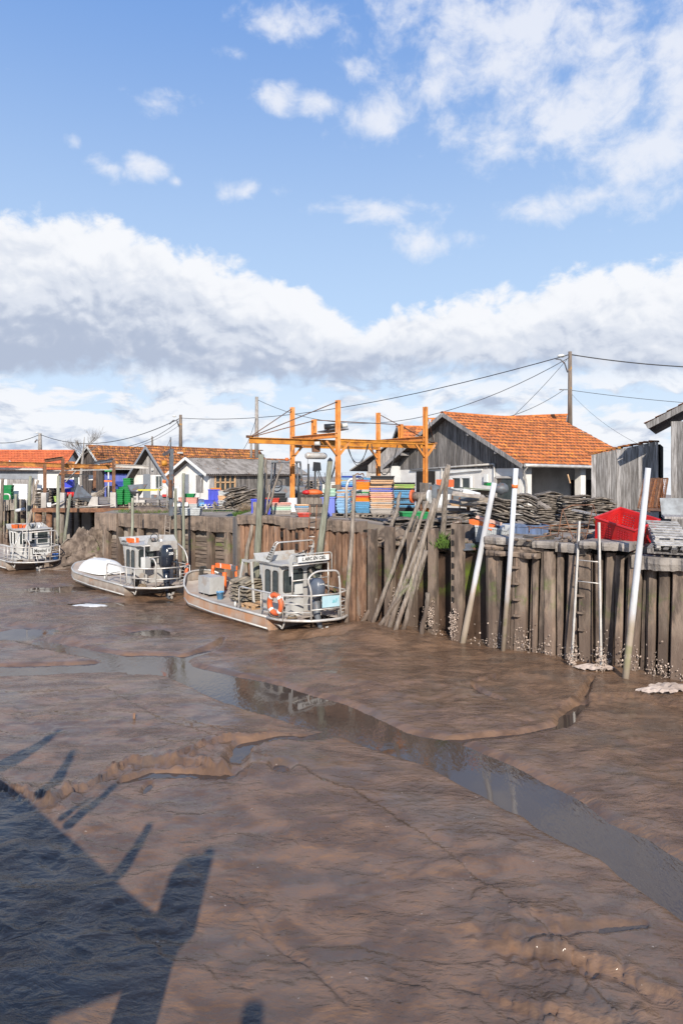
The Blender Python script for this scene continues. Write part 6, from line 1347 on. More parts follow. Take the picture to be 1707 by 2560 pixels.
# grey bent pipe handrail by the crates
mb = MB(); mb.tube(rounded([at(866, 1295, 25.2), at(866, 1215, 25.2), at(872, 1198, 25.2), at(908, 1196, 25.3)], .2), .05, 8); solo('bent_pipe', mb, M['galv'], 'grey bent pipe standing before the many coloured crates', 'pipe', at(866, 1295, 25.2))
mb = MB(); mb.tube(rounded([at(886, 1190, 25), at(892, 1183, 25), at(900, 1187, 25), at(907, 1182, 25), at(909, 1190, 25)], .08), .025, 6); solo('bent_rod', mb, M['rust'], 'thin rusty bent rod on top of the crate stacks', 'rod', at(886, 1190, 25))
# ---- between the gantry columns
def bin_(loc, rz, l, w, h, mt, label, ribs=3, name='storage_bin'):
    t = thing(name, label, 'bin', loc, rz); mb = MB(); th_ = .03
    mb.box((0, -w/2, h/2), (l, th_, h)); mb.box((0, w/2, h/2), (l, th_, h)); mb.box((-l/2, 0, h/2), (th_, w - th_, h)); mb.box((l/2, 0, h/2), (th_, w - th_, h)); mb.box((0, 0, .03), (l, w, .04)); mb.build('tub', mt, t)
    mb = MB(); mb.beam((-l/2 - .02, -w/2 - .02, h), (l/2 + .02, -w/2 - .02, h), .05, .05); mb.beam((-l/2 - .02, w/2 + .02, h), (l/2 + .02, w/2 + .02, h), .05, .05); mb.beam((-l/2 - .02, -w/2, h), (-l/2 - .02, w/2, h), .05, .05); mb.beam((l/2 + .02, -w/2, h), (l/2 + .02, w/2, h), .05, .05); mb.build('rim', mt, t)
    for k in range(ribs): mb = MB(); mb.box((-l/2 + l*(k + .5)/ribs, -w/2 - .03, h/2), (.05, .03, h - .06)); mb.build('rib', mt, t)
    return t
bin_(gp(821, 26.6), -.1, .52, .5, .72, M['blue'], 'pale blue bin with a frame before the concrete gantry base')
crate_stack(SS_, gp(825, 26.6, G0 + .76), -.1, ['mint', 'mint'], 'the pair on the pale blue bin', .12)
wl = thing('wooden_crate', 'brown slatted wooden crate standing on its side under an orange bundle', 'crate', gp(779, 26.4), -.12)
for k in range(5): mb = MB(); mb.box((-.34 + .17*k, 0, .42), (.15, .03, .82), None, .006); mb.build('slat', M['pallet_new'] if False else M['pole'], wl)
for z in (.08, .42, .78): mb = MB(); mb.box((0, -.03, z), (.86, .03, .09), None, .005); mb.build('batten', M['plank_dark'], wl)
mb = MB(); mb.box((0, .3, .4), (.84, .5, .8), None, .01); mb.build('box_body', M['plank_dark'], wl)
ob_ = thing('orange_bundle', 'orange and red waterproof bundle heaped on the brown wooden crate', 'bundle', gp(779, 26.6, G0 + .83), 0)
mb = MB(); mb.ball((.05, 0, .07), (.4, .25, .13), 12, 7, None, .08); mb.build('oilskin', M['orange'], ob_)
mb = MB(); mb.ball((-.18, -.1, .08), (.2, .18, .1), 10, 6, None, .08); mb.build('red_cloth', M['red'], ob_)
crate((.45, .35, .18), gp(760, 25.4), .1, 'red', 'small red crate beside the ladder head at the quay edge')
crate_stack(SS_, gp(755, 25.7, G0 + .18), .2, ['grey', 'blue', 'peach'], 'the low heap over the small red crate', .06)
crate_stack((.8, .55, .2), gp(700, 28.2, G0 - .05), .15, ['grey', 'mint', 'mint', 'grey', 'pink'], 'the flat tray pile by the white pipe', .075, .04)
mb = MB(); mb.box(gp(698, 28.2, G0 + .42), (.66, .4, .05), .15, .02); solo('orange_tray_liner', mb, M['buoy'], 'orange red mat lying in the topmost tray of the flat pile', 'mat', gp(698, 28.2, G0 + .4))
crate_stack(SL, gp(697, 30, 3.75), 0, ['black', 'black', 'black', 'black'], 'the black heap behind the flat tray pile', .1, .06)
crate((.6, .4, .3), gp(678, 29.6, 3.75), .3, 'red', 'red crate half hidden beside the black crate heap')
bin_(gp(640, 29, 3.25), 0, .3, .5, .75, M['blue_bin'], 'deep blue bin seen through the branches, nearer the oyster bags', 2)
bin_(gp(666, 28, 3.35), 0, .35, .5, .66, M['blue_bin'], 'deep blue bin right of the tall green grey post', 2)
# forklift behind
fk = thing('forklift', 'dark grey forklift with open cab, steering wheel and amber beacon behind the gantry', 'forklift', (-3.0, 36.5, 3.35), 0)
for x, y in ((-.75, -.5), (.75, -.5), (-.7, .7), (.9, .7)): mb = MB(); mb.tube([(x, y, .8), (x*.85, y*.9, 2.35)], .05, 6); mb.build('cab_post', M['steel'], fk)
mb = MB(); mb.box((.05, .1, 2.4), (1.5, 1.4, .08)); mb.build('cab_roof', M['steel'], fk)
mb = MB(); mb.box((.1, .3, .75), (1.9, 1.3, .7), None, .03); mb.build('body', M['steel'], fk)
mb = MB(); mb.torus((-.4, -.55, 1.25), (.2, -1, .7), .26, .03, 18, 6); mb.build('steering_wheel', M['black'], fk)
mb = MB(); mb.box((.3, .1, 1.3), (.5, .5, .5), None, .04); mb.build('seat', M['black'], fk)
mb = MB(); mb.tube([(.1, -.2, 2.44), (.1, -.2, 2.62)], .09, 8); mb.build('beacon', M['orange'], fk)
for x in (-.7, .8): mb = MB(); mb.tube([(x, -.6, .4), (x, -.35, .4)], .4, 14); mb.build('wheel', M['rubber'], fk)
for x in (1.25, 1.6): mb = MB(); mb.beam((x, -.3, .2), (x, -.3, 2.3), .1, .12); mb.build('mast_rail', M['black'], fk)
pallet_pile(gp(770, 38.5, 3.3), .1, 11, 'behind the forklift', M['pallet']); pallet_pile(gp(800, 39, 3.3), .15, 10, 'right of the forklift mast', M['blue_worn'])
bin_(gp(826, 37, 3.3), .1, .9, .7, 1.35, M['sign_grey'], 'tall pale grey cabinet behind the tallest gantry column', 2, 'steel_cabinet')
bin_(gp(836, 33, 3.4), .1, 1.0, .6, .75, M['pallet'], 'low wooden trough near the pale grey cabinet', 3, 'wooden_trough')
# wire mesh fence on the skyline
fn = thing('mesh_fence', 'thin grey wire mesh fence on the skyline behind the yard', 'fence', (0, 62, 3.3), 0)
for k in range(12): mb = MB(); mb.tube([(-9 + 1.5*k, 0, 0), (-9 + 1.5*k, 0, 2.0)], .03, 5); mb.build('fence_post', M['steel'], fn)
mb = MB()
for z in [.2*i for i in range(1, 11)]: mb.beam((-9, 0, z), (7.5, 0, z), .012, .012, val=.5)
for k in range(60): mb.beam((-9 + 16.5*k/60, .012, .1), (-9 + 16.5*k/60, .012, 2), .01, .01, val=.5)
mb.build('mesh', M['steel'], fn)
# ---- left yard before the hut
GL = 3.12
for k, (px, n, rz) in enumerate(((592, 11, .35), (612, 9, .25))):
    bag_stack(gp(px, 33.6 - .3*k, GL + .45), rz, n, 'the slumped grey pile %s the tall post' % ('farther from' if k == 0 else 'next to'), .08, tilt=(0, -.22), sc=1.2, jit=.08)
for k in range(9):
    px = 585 + 5.5*k; mb = MB(); p = gp(px, 32.9 + R.uniform(-.2, .4), GL + R.uniform(.0, .3)); q = p + V((R.uniform(.7, 1.2), R.uniform(-.2, .2), R.uniform(-.1, .25)))
    mb.tube([p, p.lerp(q, .5) + V((0, 0, R.uniform(-.05, .1))), q], [.06, .07, .04], 6, jit=.2); solo('driftwood', mb, M['pole'], 'grey driftwood stick in the tangle under the slumped bag pile', 'stick', p, 'driftwood tangle beside the grass tuft')
mb = MB()
for k in range(150):
    c = gp(R.uniform(606, 630), 32.6 + R.uniform(-.2, .35), GL + .2); d = V((R.uniform(-.8, .8), R.uniform(-.5, .3), R.uniform(.1, 1))).normalized()*R.uniform(.15, .5); mb.tube([c, c + d], .008, 3)
solo('rope_tangle', mb, M['rope'], 'frayed tangle of dry rope and twigs beside the deep blue bin', 'rope tangle', gp(618, 32.6, GL))
def grass_patch(spots, label):
    mb = MB()
    for px, Y, z, w, n, h in spots:
        for k in range(n):
            c = gp(px, Y, z) + V((R.uniform(-w, w), R.uniform(-w*.5, w*.5), 0)); a = R.uniform(0, 6.28); hh = h*R.uniform(.5, 1.2); d = V((math.cos(a), math.sin(a), 0))
            mb.add([c - d.yxz*.0 + V((-d.y, d.x, 0))*.008, c + V((d.y, -d.x, 0))*.008, c + d*hh*.25 + V((0, 0, hh*.6)), c + d*hh*.6 + V((0, 0, hh))], [(0, 1, 2), (2, 3, 0)])
    tag(mb.build('grass', M['grass']), label, None, None, 'stuff')
grass_patch([(612, 32.0, GL, .5, 260, .22), (628, 31.8, GL + .05, .2, 120, .25), (560, 36, GL, 1.2, 200, .12), (350, 37.5, 3.0, 1.2, 350, .2), (385, 37.0, 3.0, 1.0, 220, .16), (1110, 20.9, 2.8, .35, 160, .3), (1098, 21.3, 2.9, .2, 90, .35), (1192, 20.6, 2.72, .14, 220, .2), (1182, 20.9, 2.72, .1, 90, .2), (1600, 17.2, 2.85, .06, 60, .14), (1640, 19, 3.15, .4, 90, .15)], 'green grass tufts along the quay edge')
pallet_pile(gp(560, 38, 3.15), .15, 3, 'beside the grey crates before the hut', M['pallet']); pallet_pile(gp(516, 39, 3.12), .1, 2, 'pale and low before the blue bin', M['sign_grey'], 1.3, .8)
bin_(gp(535, 42, 3.2), .2, .65, .6, .95, M['blue_bin'], 'deep blue bin standing at the corner of the white hut'); bin_(gp(524, 39.5, 3.15), 0, .5, .4, .45, M['blue_bin'], 'small deep blue box before the pale pallets', 2)
crate((1.0, .6, .35), gp(478, 34.0, 3.05), 0, 'pale_grey', 'pale grey crate at the quay edge beside the slim post'); crate((1.0, .6, .35), gp(472, 38, 3.12), .05, 'pale_grey', 'bottom pale crate of the pair below the grey door'); crate((1.0, .6, .35), gp(472, 38, 3.46), .05, 'pink', 'pink crate lying on the pale crate below the grey door')
crate_stack(SL, gp(472, 38, 3.82), 0, ['dark_green'], 'the pair, lid like, below the grey door'); crate_stack((1.0, .6, .35), gp(568, 41, 3.2), .1, ['pale_grey', 'peach', 'pale_grey'], 'the grey block pile before the hut window', .28)
crate((.6, .4, .3), gp(540, 42.5, 3.95), .2, 'orange', 'orange crate perched on the deep blue bin by the hut')
mb = MB(); mb.ball(gp(500, 40.5, 3.35), (.5, .4, .28), 12, 7, None, .1); solo('blue_tarpaulin', mb, M['blue_worn'], 'crumpled dark blue tarpaulin before the white hut wall', 'tarpaulin', gp(500, 40.5, 3.1))
mb = MB(); mb.ball(gp(512, 39.8, 3.3), (.45, .3, .16), 12, 7, None, .1); solo('tarpaulin', mb, M['blue_bucket'], 'light blue sheet folded beside the dark blue tarpaulin', 'tarpaulin', gp(512, 39.8, 3.1))
mb = MB(); mb.tube(rounded([gp(500, 42.5, 3.1), gp(502, 42.5, 4.7), gp(505, 42.5, 4.9)], .1), .02, 6); solo('aerial_pole', mb, M['galv'], 'slender pale pole standing before the boarded hut window', 'pole', gp(500, 42.5, 3.1))
mb = MB(); mb.box(gp(449, 37.5, 3.45), (.9, .5, .2), .2, .02); solo('white_trough', mb, M['white'], 'white and red trough beside the jib crane', 'trough', gp(449, 37.5, 3.1))
# sorting machine before the white shed
sm = thing('sorting_machine', 'grey oyster sorting machine with hopper and yellow topped table before the white shed', 'machine', gp(372, 40.5, 3.05), .1)
mb = MB(); mb.add([(-1.0, -.5, 1.05), (-.35, -.4, 1.05), (-.1, .4, 1.5), (-1.3, .4, 1.4), (-.8, -.1, .75), (-.5, -.1, .75)], [(0, 1, 5, 4), (1, 2, 5), (2, 3, 4, 5), (3, 0, 4)]); mb.build('hopper', M['steel'], sm)
mb = MB(); mb.box((.05, 0, 1.12), (1.3, .5, .1)); mb.build('yellow_table', mat('dull_yellow', (.55, .50, .05), (.42, .38, .05), .7), sm)
for x in (-.6, .6): mb = MB(); mb.box((x, -.1, .55), (.12, .4, 1.1)); mb.build('leg', M['plaster_grey'], sm)
mb = MB(); mb.prism([(.2, -.4, .62), (1.3, -.4, .5), (1.3, -.4, .72), (.2, -.4, .85)], (0, .7, 0)); mb.build('conveyor', M['steel'], sm)
mb = MB(); mb.box((1.0, -.42, .8), (.25, .2, .14)); mb.build('motor', M['red'], sm)
mb = MB(); mb.box((-.55, .1, .3), (.7, .6, .5), None, .04); mb.build('base', M['plaster_grey'], sm)
pallet_pile(gp(352, 40, 3.02), 0, 3, 'left under the sorting machine'); pallet_pile(gp(396, 39.4, 3.02), .1, 3, 'right under the sorting machine')
mb = MB(); mb.tube(rounded([gp(396, 38.6, 3.05), gp(396, 38.6, 4.4), gp(418, 38.6, 4.4), gp(418, 38.6, 3.05)], .25), .03, 6); solo('pipe_hoop', mb, M['galv'], 'bent galvanised pipe hoop before the sorting machine', 'hoop', gp(396, 38.6, 3.05))
mb = MB(); mb.tube(rounded([gp(333, 38, 3.08), gp(350, 37.9, 3.28), gp(372, 38, 3.3), gp(392, 38.2, 3.12)], .4), .06, 7); solo('orange_hose', mb, M['orange'], 'orange hose lying in an arc on the grass', 'hose', gp(333, 38, 3.05))
mb = MB(); rock(mb, gp(372, 37.4, 3.05), .6, (1.9, .8, .55)); solo('earth_mound', mb, M['rubble'], 'low mound of earth under the orange hose', 'mound', gp(372, 37.4, 3.0))
for px, Y, n, lab in ((302, 41.5, 7, 'the lower green stack by the shed'), (309, 42.1, 8, 'the middle green stack by the shed'), (321, 41.8, 13, 'the tallest green stack by the shed')):
    crate_stack(SL, gp(px, Y, 3.28), math.pi/2, ['green']*n, lab, .12 if n < 9 else .115)
crate_stack((1.0, .6, .35), gp(305, 46, 3.1), 0, ['dark_blue']*5, 'the dark blue pile before the blue shed', .3); crate_stack((.6, .4, .3), gp(294, 45, 3.1), 0, ['dark_blue']*4, 'the small pile by the rusty column', .3)
pallet(gp(313, 41.8, 3.13), 0, 'flat pallet under the green crate stacks')
# ---- on the jetty
pallet_pile(gp(198, 41.2, 3.1), .05, 4, 'in the open pile on the jetty'); pallet_pile(gp(222, 40.8, 3.1), .1, 1, 'low on the jetty under the chute'); pallet_pile(gp(134, 43.5, 3.1), .05, 8, 'in the tall dark pile on the jetty', M['plank_dark'])
ch = thing('metal_chute', 'folded grey sheet metal chute lying on pallets on the jetty', 'chute', gp(213, 41, 3.65), .1)
mb = MB(); mb.add([(-.6, -.3, .05), (.55, -.35, .05), (.3, .35, .15), (-.5, .3, .9), (-.55, .1, .95), (.75, -.1, -.35)], [(0, 1, 2), (0, 2, 3), (0, 3, 4), (1, 5, 2), (0, 1, 5)]); mb.build('sheet', M['steel'], ch)
mb = MB(); mb.prism([(.2, -.4, -.55), (.85, -.4, -.5), (.85, -.4, .1), (.5, -.4, .1)], (0, .3, 0)); mb.build('foot_plate', M['plaster_grey'], ch)
for k, (px, lab) in enumerate(((171, 'red bucket at the end of the jetty row'), (179, 'red bucket, second of the jetty row'), (188, 'red bucket beside the metal chute'))):
    mb = MB(); mb.lathe([(0, 0), (.13, 0), (.17, .3), (.15, .3), (.11, .03), (0, .03)], gp(px, 41.6, 3.72), 12); solo('red_bucket', mb, M['red'], lab, 'bucket', gp(px, 41.6, 3.72), 'red buckets on the jetty')
crate((1.0, .6, .35), gp(160, 42, 3.42), .2, 'lime', 'bright green crate on the jetty behind the rusty column')
bm = thing('blue_machine', 'blue and grey machine standing at the back of the jetty', 'machine', gp(184, 44.5, 3.15), 0)
for i, (c, s_, mt) in enumerate((((-.25, 0, 1.35), (.55, .4, .5), M['blue_bin']), ((.2, .1, .9), (.6, .5, .6), M['plaster_grey']), ((-.3, 0, .8), (.4, .4, .5), M['blue_bin']), ((.1, 0, .3), (1.1, .6, .55), M['steel']), ((.45, -.05, .75), (.25, .3, .4), M['engine_blue']))): mb = MB(); mb.box(c, s_, None, .03); mb.build(('tank', 'casing', 'motor', 'base', 'pump')[i], mt, bm)
mb = MB(); mb.box(gp(192, 45.5, 5.1), (1.3, .3, .06), .1); solo('black_plank', mb, M['black'], 'dark plank held high behind the blue machine', 'plank', gp(192, 45.5, 3.5))
for k in range(5): mb = MB(); p = gp(222 + 2*k, 42.5 + .2*k, 3.5 + .06*k); mb.beam(p, p + V((.9, .2, .42 + .05*k)), .14, .03, jit=.01); solo('loose_plank', mb, M['pallet'], 'loose brown plank fanned out against the jetty column', 'plank', p, 'fanned planks on the jetty')
for px, z, lab in ((100, 4.3, 'white enamel box hung on the leaning trunks'), (125, 3.3, 'white tub standing on the jetty edge')): mb = MB(); mb.box(gp(px, 43 if px == 100 else 40.4, z), (.22, .2, .32 if px == 100 else .25), None, .015); solo('white_box', mb, M['white'], lab, 'box', gp(px, 43 if px == 100 else 40.4, z - .15))
mb = MB(); mb.box(gp(228, 43.5, 4.9), (.25, .1, .32), .2); solo('white_box', mb, M['white'], 'white box on a post before the dark gable', 'box', gp(228, 43.5, 4.7))
for pa, pb, lab in (((128, 1264), (160, 1252), 'thick grey pipe lying askew at the jetty edge'), ((172, 1273), (240, 1266), 'long pale pipe along the jetty edge'), ((200, 1268), (285, 1262), 'thin grey pipe lying along the jetty deck')): mb = MB(); mb.tube([at(*pa, 40.3), at(*pb, 40.6)], .06 if pa[0] == 128 else .035, 7); solo('pipe', mb, M['galv'], lab, 'pipe', at(*pa, 40.3), 'pipes on the jetty')
bag_stack(gp(112, 42.6, 3.12), .1, 12, 'the dark pile behind the first jetty column', .085)
# ---- far timber quay
fr = thing('pipe_trestle', 'pale blue bent pipe trestle standing on the far timber quay', 'trestle', gp(40, 46.8, 3.4), 0)
for a_, b_ in (((25, 1250), (18, 1197)), ((20, 1300), (34, 1196)), ((65, 1248), (58, 1196)), ((18, 1197), (58, 1194))): mb = MB(); mb.tube([at(*a_, 45.7), at(*b_, 45.9)], .07, 7); mb.build('tube', mat('pale_blue_steel%d' % a_[0], (.27, .40, .56), (.36, .46, .56), .5) if a_[0] != 20 else M['galv'], fr)
crate_stack((.6, .4, .3), gp(21, 47.5, 3.35), 0, ['dark_green', 'green', 'dark_green', 'dark_green'], 'the green pile on the far quay', .24)
mb = MB(); mb.tube([at(41, 1277, 45.2), at(63, 1273, 45.2)], .12, 9); solo('drain_pipe', mb, M['white_pvc'], 'short white pipe sticking out of the far timber quay', 'pipe', at(41, 1277, 45.2))
mb = MB(); mb.tube(rounded([at(2, 1252, 45.5), at(2, 1236, 45.5), at(26, 1235, 45.5), at(26, 1250, 45.5)], .4), .06, 7); solo('pipe_hoop', mb, M['galv'], 'white pipe hoop handrail on the far quay', 'hoop', at(2, 1252, 45.5))
mb = MB(); mb.box(at(52, 1236, 48.5), (1.0, .1, 1.5), None, .03); solo('white_sheet', mb, M['white'], 'white sheet propped behind the pale blue pipe trestle', 'sheet', at(52, 1250, 48.5))
# ---- right yard: bags, machine, rubble
GR = 3.2
bag_stack(gp(1255, 22.3, GR + .32), .3, 9, 'the sagging pile on the worn blue tub, pole side', .085, tilt=(.02, .24), sc=.9, jit=.06)
bag_stack(gp(1313, 21.9, GR + .32), -.35, 9, 'the sagging pile on the worn blue tub, stack side', .1, tilt=(-.04, .2), sc=.8, jit=.06)
bin_(gp(1300, 21.4, GR - .12), -.05, 1.5, .8, .38, M['blue_worn'], 'long worn blue tub under the sagging oyster bags', 4)
bag_stack(gp(1368, 26.5, GR), .1, 15, 'the tall grey stack before the carport', .078, sc=1.05, jit=.05); bag_stack(gp(1436, 26.0, GR), -.05, 14, 'the middle grey stack before the carport', .076, sc=1.1, jit=.06); bag_stack(gp(1496, 25.6, GR), 0, 13, 'the third grey stack, near the board shed', .076, sc=1.0, jit=.08)
bag_stack(gp(1216, 24.2, GR), .5, 9, 'the leaning pile behind the steepest white pole', .09, tilt=(0, .15), jit=.1); bag_stack(gp(1175, 25, GR - .1), .2, 6, 'the low pile under the white boards', .085, jit=.12)
for px, Y, rz, n, lab in ((1015, 24.0, .1, 4, 'the flat heap below the dark green crate'), (1060, 23.3, .5, 4, 'the flat heap at the foot of the leaning bundle'), (1125, 22.8, .2, 5, 'the rounded dark heap beside the pierced post'), (1165, 22.4, -.2, 4, 'the low dark heap by the grey crate'), (1385, 22.2, .2, 4, 'the loose heap behind the rusty bar frame'), (1440, 22.4, 0, 3, 'the spread heap behind the orange crate')):
    bag_stack(gp(px, Y, GR + .02), rz, n, lab, .08, tilt=(R.uniform(-.1, .1), R.uniform(-.12, .12)), sc=1.3, jit=.15)
gcr = crate((1.0, .6, .35), gp(1230, 20.9, 2.98), -.45, 'pale_grey', 'grey slatted crate tilted beside the slab, holding an orange slab', rot=(.12, .1, -.45))
gcr.scale = (.95, 1.1, 1.5)
mb = MB(); a_ = gp(1205, 20.8, 3.52); mb.box(a_, (.75, .3, .13), Matrix.Rotation(-.5, 3, 'Z') @ Matrix.Rotation(.22, 3, 'Y'), .02); solo('orange_slab', mb, mat('orange_foam', (.75, .16, .02), (.6, .12, .03), .7), 'orange foam slab lying across the grey crate', 'slab', a_)
mb = MB(); a_ = gp(1222, 20.85, 3.64); mb.box(a_, (.8, .22, .08), Matrix.Rotation(-.45, 3, 'Z') @ Matrix.Rotation(.24, 3, 'Y'), .02); solo('pink_slab', mb, mat('pale_pink_foam', (.62, .42, .33), (.5, .34, .27), .8), 'pale pink board lying on the orange slab', 'slab', a_)
mb = MB(); a_ = gp(1170, 20.6, 2.86); mb.box(a_, (.55, .45, .04), Matrix.Rotation(.3, 3, 'Z') @ Matrix.Rotation(.3, 3, 'X'), .01); solo('perforated_plate', mb, M['steel'], 'grey perforated plate leaning behind the pierced post', 'plate', a_)
cvm = thing('conveyor_machine', 'grey ribbed conveyor machine with drum rollers and a white control box among the clutter', 'machine', gp(1115, 26, GR), -.45)
mb = MB(); mb.prism([(-.6, -.3, .95), (1.1, -.3, .62), (1.1, -.3, 1.05), (-.6, -.3, 1.5)], (0, .05, 0)); mb.build('trough_side', M['steel'], cvm)
mb = MB(); mb.prism([(-.6, .3, .95), (1.1, .3, .62), (1.1, .3, 1.05), (-.6, .3, 1.5)], (0, .05, 0)); mb.build('trough_side', M['steel'], cvm)
mb = MB(); mb.prism([(-.6, -.26, .97), (1.1, -.26, .64), (1.1, .3, .64), (-.6, .3, .97)], (0, 0, .05)); mb.build('belt', M['rubber'], cvm)
for k in range(6): mb = MB(); x = -.5 + .28*k; mb.box((x, -.33, 1.2 - .1*k), (.04, .04, .42)); mb.build('rib', M['rust'], cvm)
mb = MB(); mb.tube([(-1.15, -.45, 1.02), (-.55, -.5, 1.02)], .17, 12); mb.build('roller', M['pole'], cvm)
for x, mt in ((-1.2, M['buoy']), (-.52, M['white'])): mb = MB(); mb.tube([(x - .04, -.46, 1.02), (x + .04, -.46, 1.02)], .26, 14); mb.build('roller_disc', mt, cvm)
mb = MB(); mb.box((.12, -.55, .92), (.4, .2, .42)); cb = mb.build('control_box', M['white'], cvm)
mb = MB(); mb.tube([(.2, -.66, .84), (.2, -.7, .84)], .05, 8); mb.build('button', M['red'], cb)
for x, y in ((-.9, -.3), (.9, -.25), (-.5, .3), (.8, .3)): mb = MB(); mb.beam((x, y, 0), (x, y, .85), .07, .07); mb.build('leg', M['rust'], cvm)
mb = MB(); mb.beam((-1.0, -.6, .35), (1.3, -.5, .4), .12, .1); mb.build('crossbar', M['steel'], cvm)
for k, (px, y, L_, a1, a2, mt, lab) in enumerate(((1165, 1237, 1.0, -.3, .1, 'pallet', 'brown board topmost of the jumbled boards behind the steepest white pole'), (1178, 1232, .6, -.2, .25, 'white', 'white board with brown edge among the jumbled boards'), (1180, 1248, .9, .1, -.2, 'pallet', 'pale brown board lying aslant in the jumble'), (1190, 1247, .5, .0, -.15, 'white', 'short white panel under the jumbled boards'),
                                               (1165, 1262, 1.2, .1, .08, 'pallet_new', 'long tan board jutting out low from the jumble'), (1140, 1255, .9, .4, 0, 'pole', 'grey board standing behind the control box'), (1150, 1285, 1.1, -.2, -.1, 'pole', 'broad grey plank low in front of the jumble'), (1120, 1275, 1.4, .1, .02, 'pallet', 'long grey board across trestles before the machine'))):
    mb = MB(); c = at(px, y, 24.3 + .15*k); mb.box(c, (L_, .3, .06), Matrix.Rotation(a1, 3, 'Z') @ Matrix.Rotation(a2, 3, 'Y') @ Matrix.Rotation(.35, 3, 'X'), .012); solo('loose_board', mb, M[mt], lab, 'board', c, 'jumbled boards in the yard')
mb = MB(); mb.box(at(1192, 1222, 26.2), (1.25, .7, .05), Matrix.Rotation(.1, 3, 'Z') @ Matrix.Rotation(.06, 3, 'Y'), .02); solo('green_grey_sheet', mb, mat('green_grey_sheet', (.19, .21, .16), (.12, .13, .10), .85), 'dull green grey sheet laid flat on the jumble before the barn window', 'sheet', at(1192, 1222, 26.2))
mb = MB(); mb.box(at(1224, 1211, 26.5), (.4, .3, .12), .1, .03); solo('green_tarpaulin', mb, CM['green'], 'bright green tarpaulin folded on the dull green grey sheet', 'tarpaulin', at(1224, 1214, 26.5))
mb = MB(); mb.ball(at(1250, 1222, 26), (.32, .25, .22), 10, 6, None, .2); solo('scrap_motor', mb, M['steel'], 'greasy scrap motor at the end of the green grey sheet', 'motor', at(1250, 1228, 26))
mb = MB(); mb.box(at(1205, 1240, 26.6), (.9, .5, .5), None, .03); solo('wooden_box', mb, M['pallet'], 'weathered wooden box under the green grey sheet', 'box', at(1205, 1250, 26.6))
mb = MB(); mb.box(at(1112, 1208, 28.6), (.75, .06, .3), -.5, .01); solo('orange_board', mb, M['buoy'], 'orange board propped behind the conveyor trough', 'board', at(1112, 1214, 28.6))
# red bin
e0 = V((6.93, 18.6, 3.86)); ex_, ey_ = V((.66, -.85, -.27)), V((.97, .62, .22)); ux = ex_.normalized(); uy = (ey_ - ux*ey_.dot(ux)).normalized(); uz = ux.cross(uy)
rbn = thing('red_bin', 'big red slatted harvest bin lying tilted on the slab edge', 'bin', e0 - uz*.62, group=None)
rbn.matrix_world = Matrix.Translation(e0 - uz*.62) @ Matrix((ux, uy, uz)).transposed().to_4x4()
l, w, h = 1.12, 1.16, .62
def panel(a, b, nrm):
    a, b = V(a), V(b); d = (b - a); L_ = d.length; d /= L_; mb = MB(); n_ = V(nrm)*.03; tp = .06
    def pl_(u0, u1, z0, z1): q = lambda u, z: a + d*u + V((0, 0, z)) - V(nrm)*tp*(1 - z/h); mb.prism([q(u0, z0), q(u1, z0), q(u1, z1), q(u0, z1)], n_, val=.5)
    pl_(0, L_, 0, .1); pl_(0, L_, h - .1, h); pl_(0, .1, .1, h - .1); pl_(L_ - .1, L_, .1, h - .1); pl_(L_/2 - .09, L_/2 + .09, .1, h - .1)
    for u0, u1 in ((.1, L_/2 - .09), (L_/2 + .09, L_ - .1)):
        for k in range(6): z = .1 + (h - .2)*(k + .5)/6; pl_(u0, u1, z - .022, z + .022)
        for k in range(1, 5): u = u0 + (u1 - u0)*k/5; pl_(u - .008, u + .008, .1, h - .1)
    mb.build('side', M['red'], rbn)
panel((0, 0, 0), (l, 0, 0), (0, -1, 0)); panel((l, 0, 0), (l, w, 0), (1, 0, 0)); panel((l, w, 0), (0, w, 0), (0, 1, 0)); panel((0, w, 0), (0, 0, 0), (-1, 0, 0))
mb = MB(); mb.box((l/2, w/2, .02), (l - .1, w - .1, .04)); mb.build('base', M['red'], rbn)
mb = MB(); mb.tube([(-.02, -.02, h), (l + .02, -.02, h), (l + .02, w + .02, h), (-.02, w + .02, h)], .035, 6, True, smooth=False); mb.build('rim', M['red'], rbn)
# orange crate with hose
crate((.62, .42, .2), gp(1518, 21.5, GR + .18), -.15, mat('amber_crate', (.66, .28, .035), (.5, .2, .03), .5), 'amber crate holding a black hose on the bags behind the red bin').scale = (1.2, 1.1, 1.1)
mb = MB(); mb.tube([gp(1530, 21.4, GR + .32), gp(1524, 21.3, GR + .5), gp(1532, 21.2, GR + .42), gp(1545, 21.2, GR + .2)], .035, 6); solo('black_hose', mb, M['rubber'], 'black hose looped over the edge of the amber crate', 'hose', gp(1530, 21.4, GR + .3))
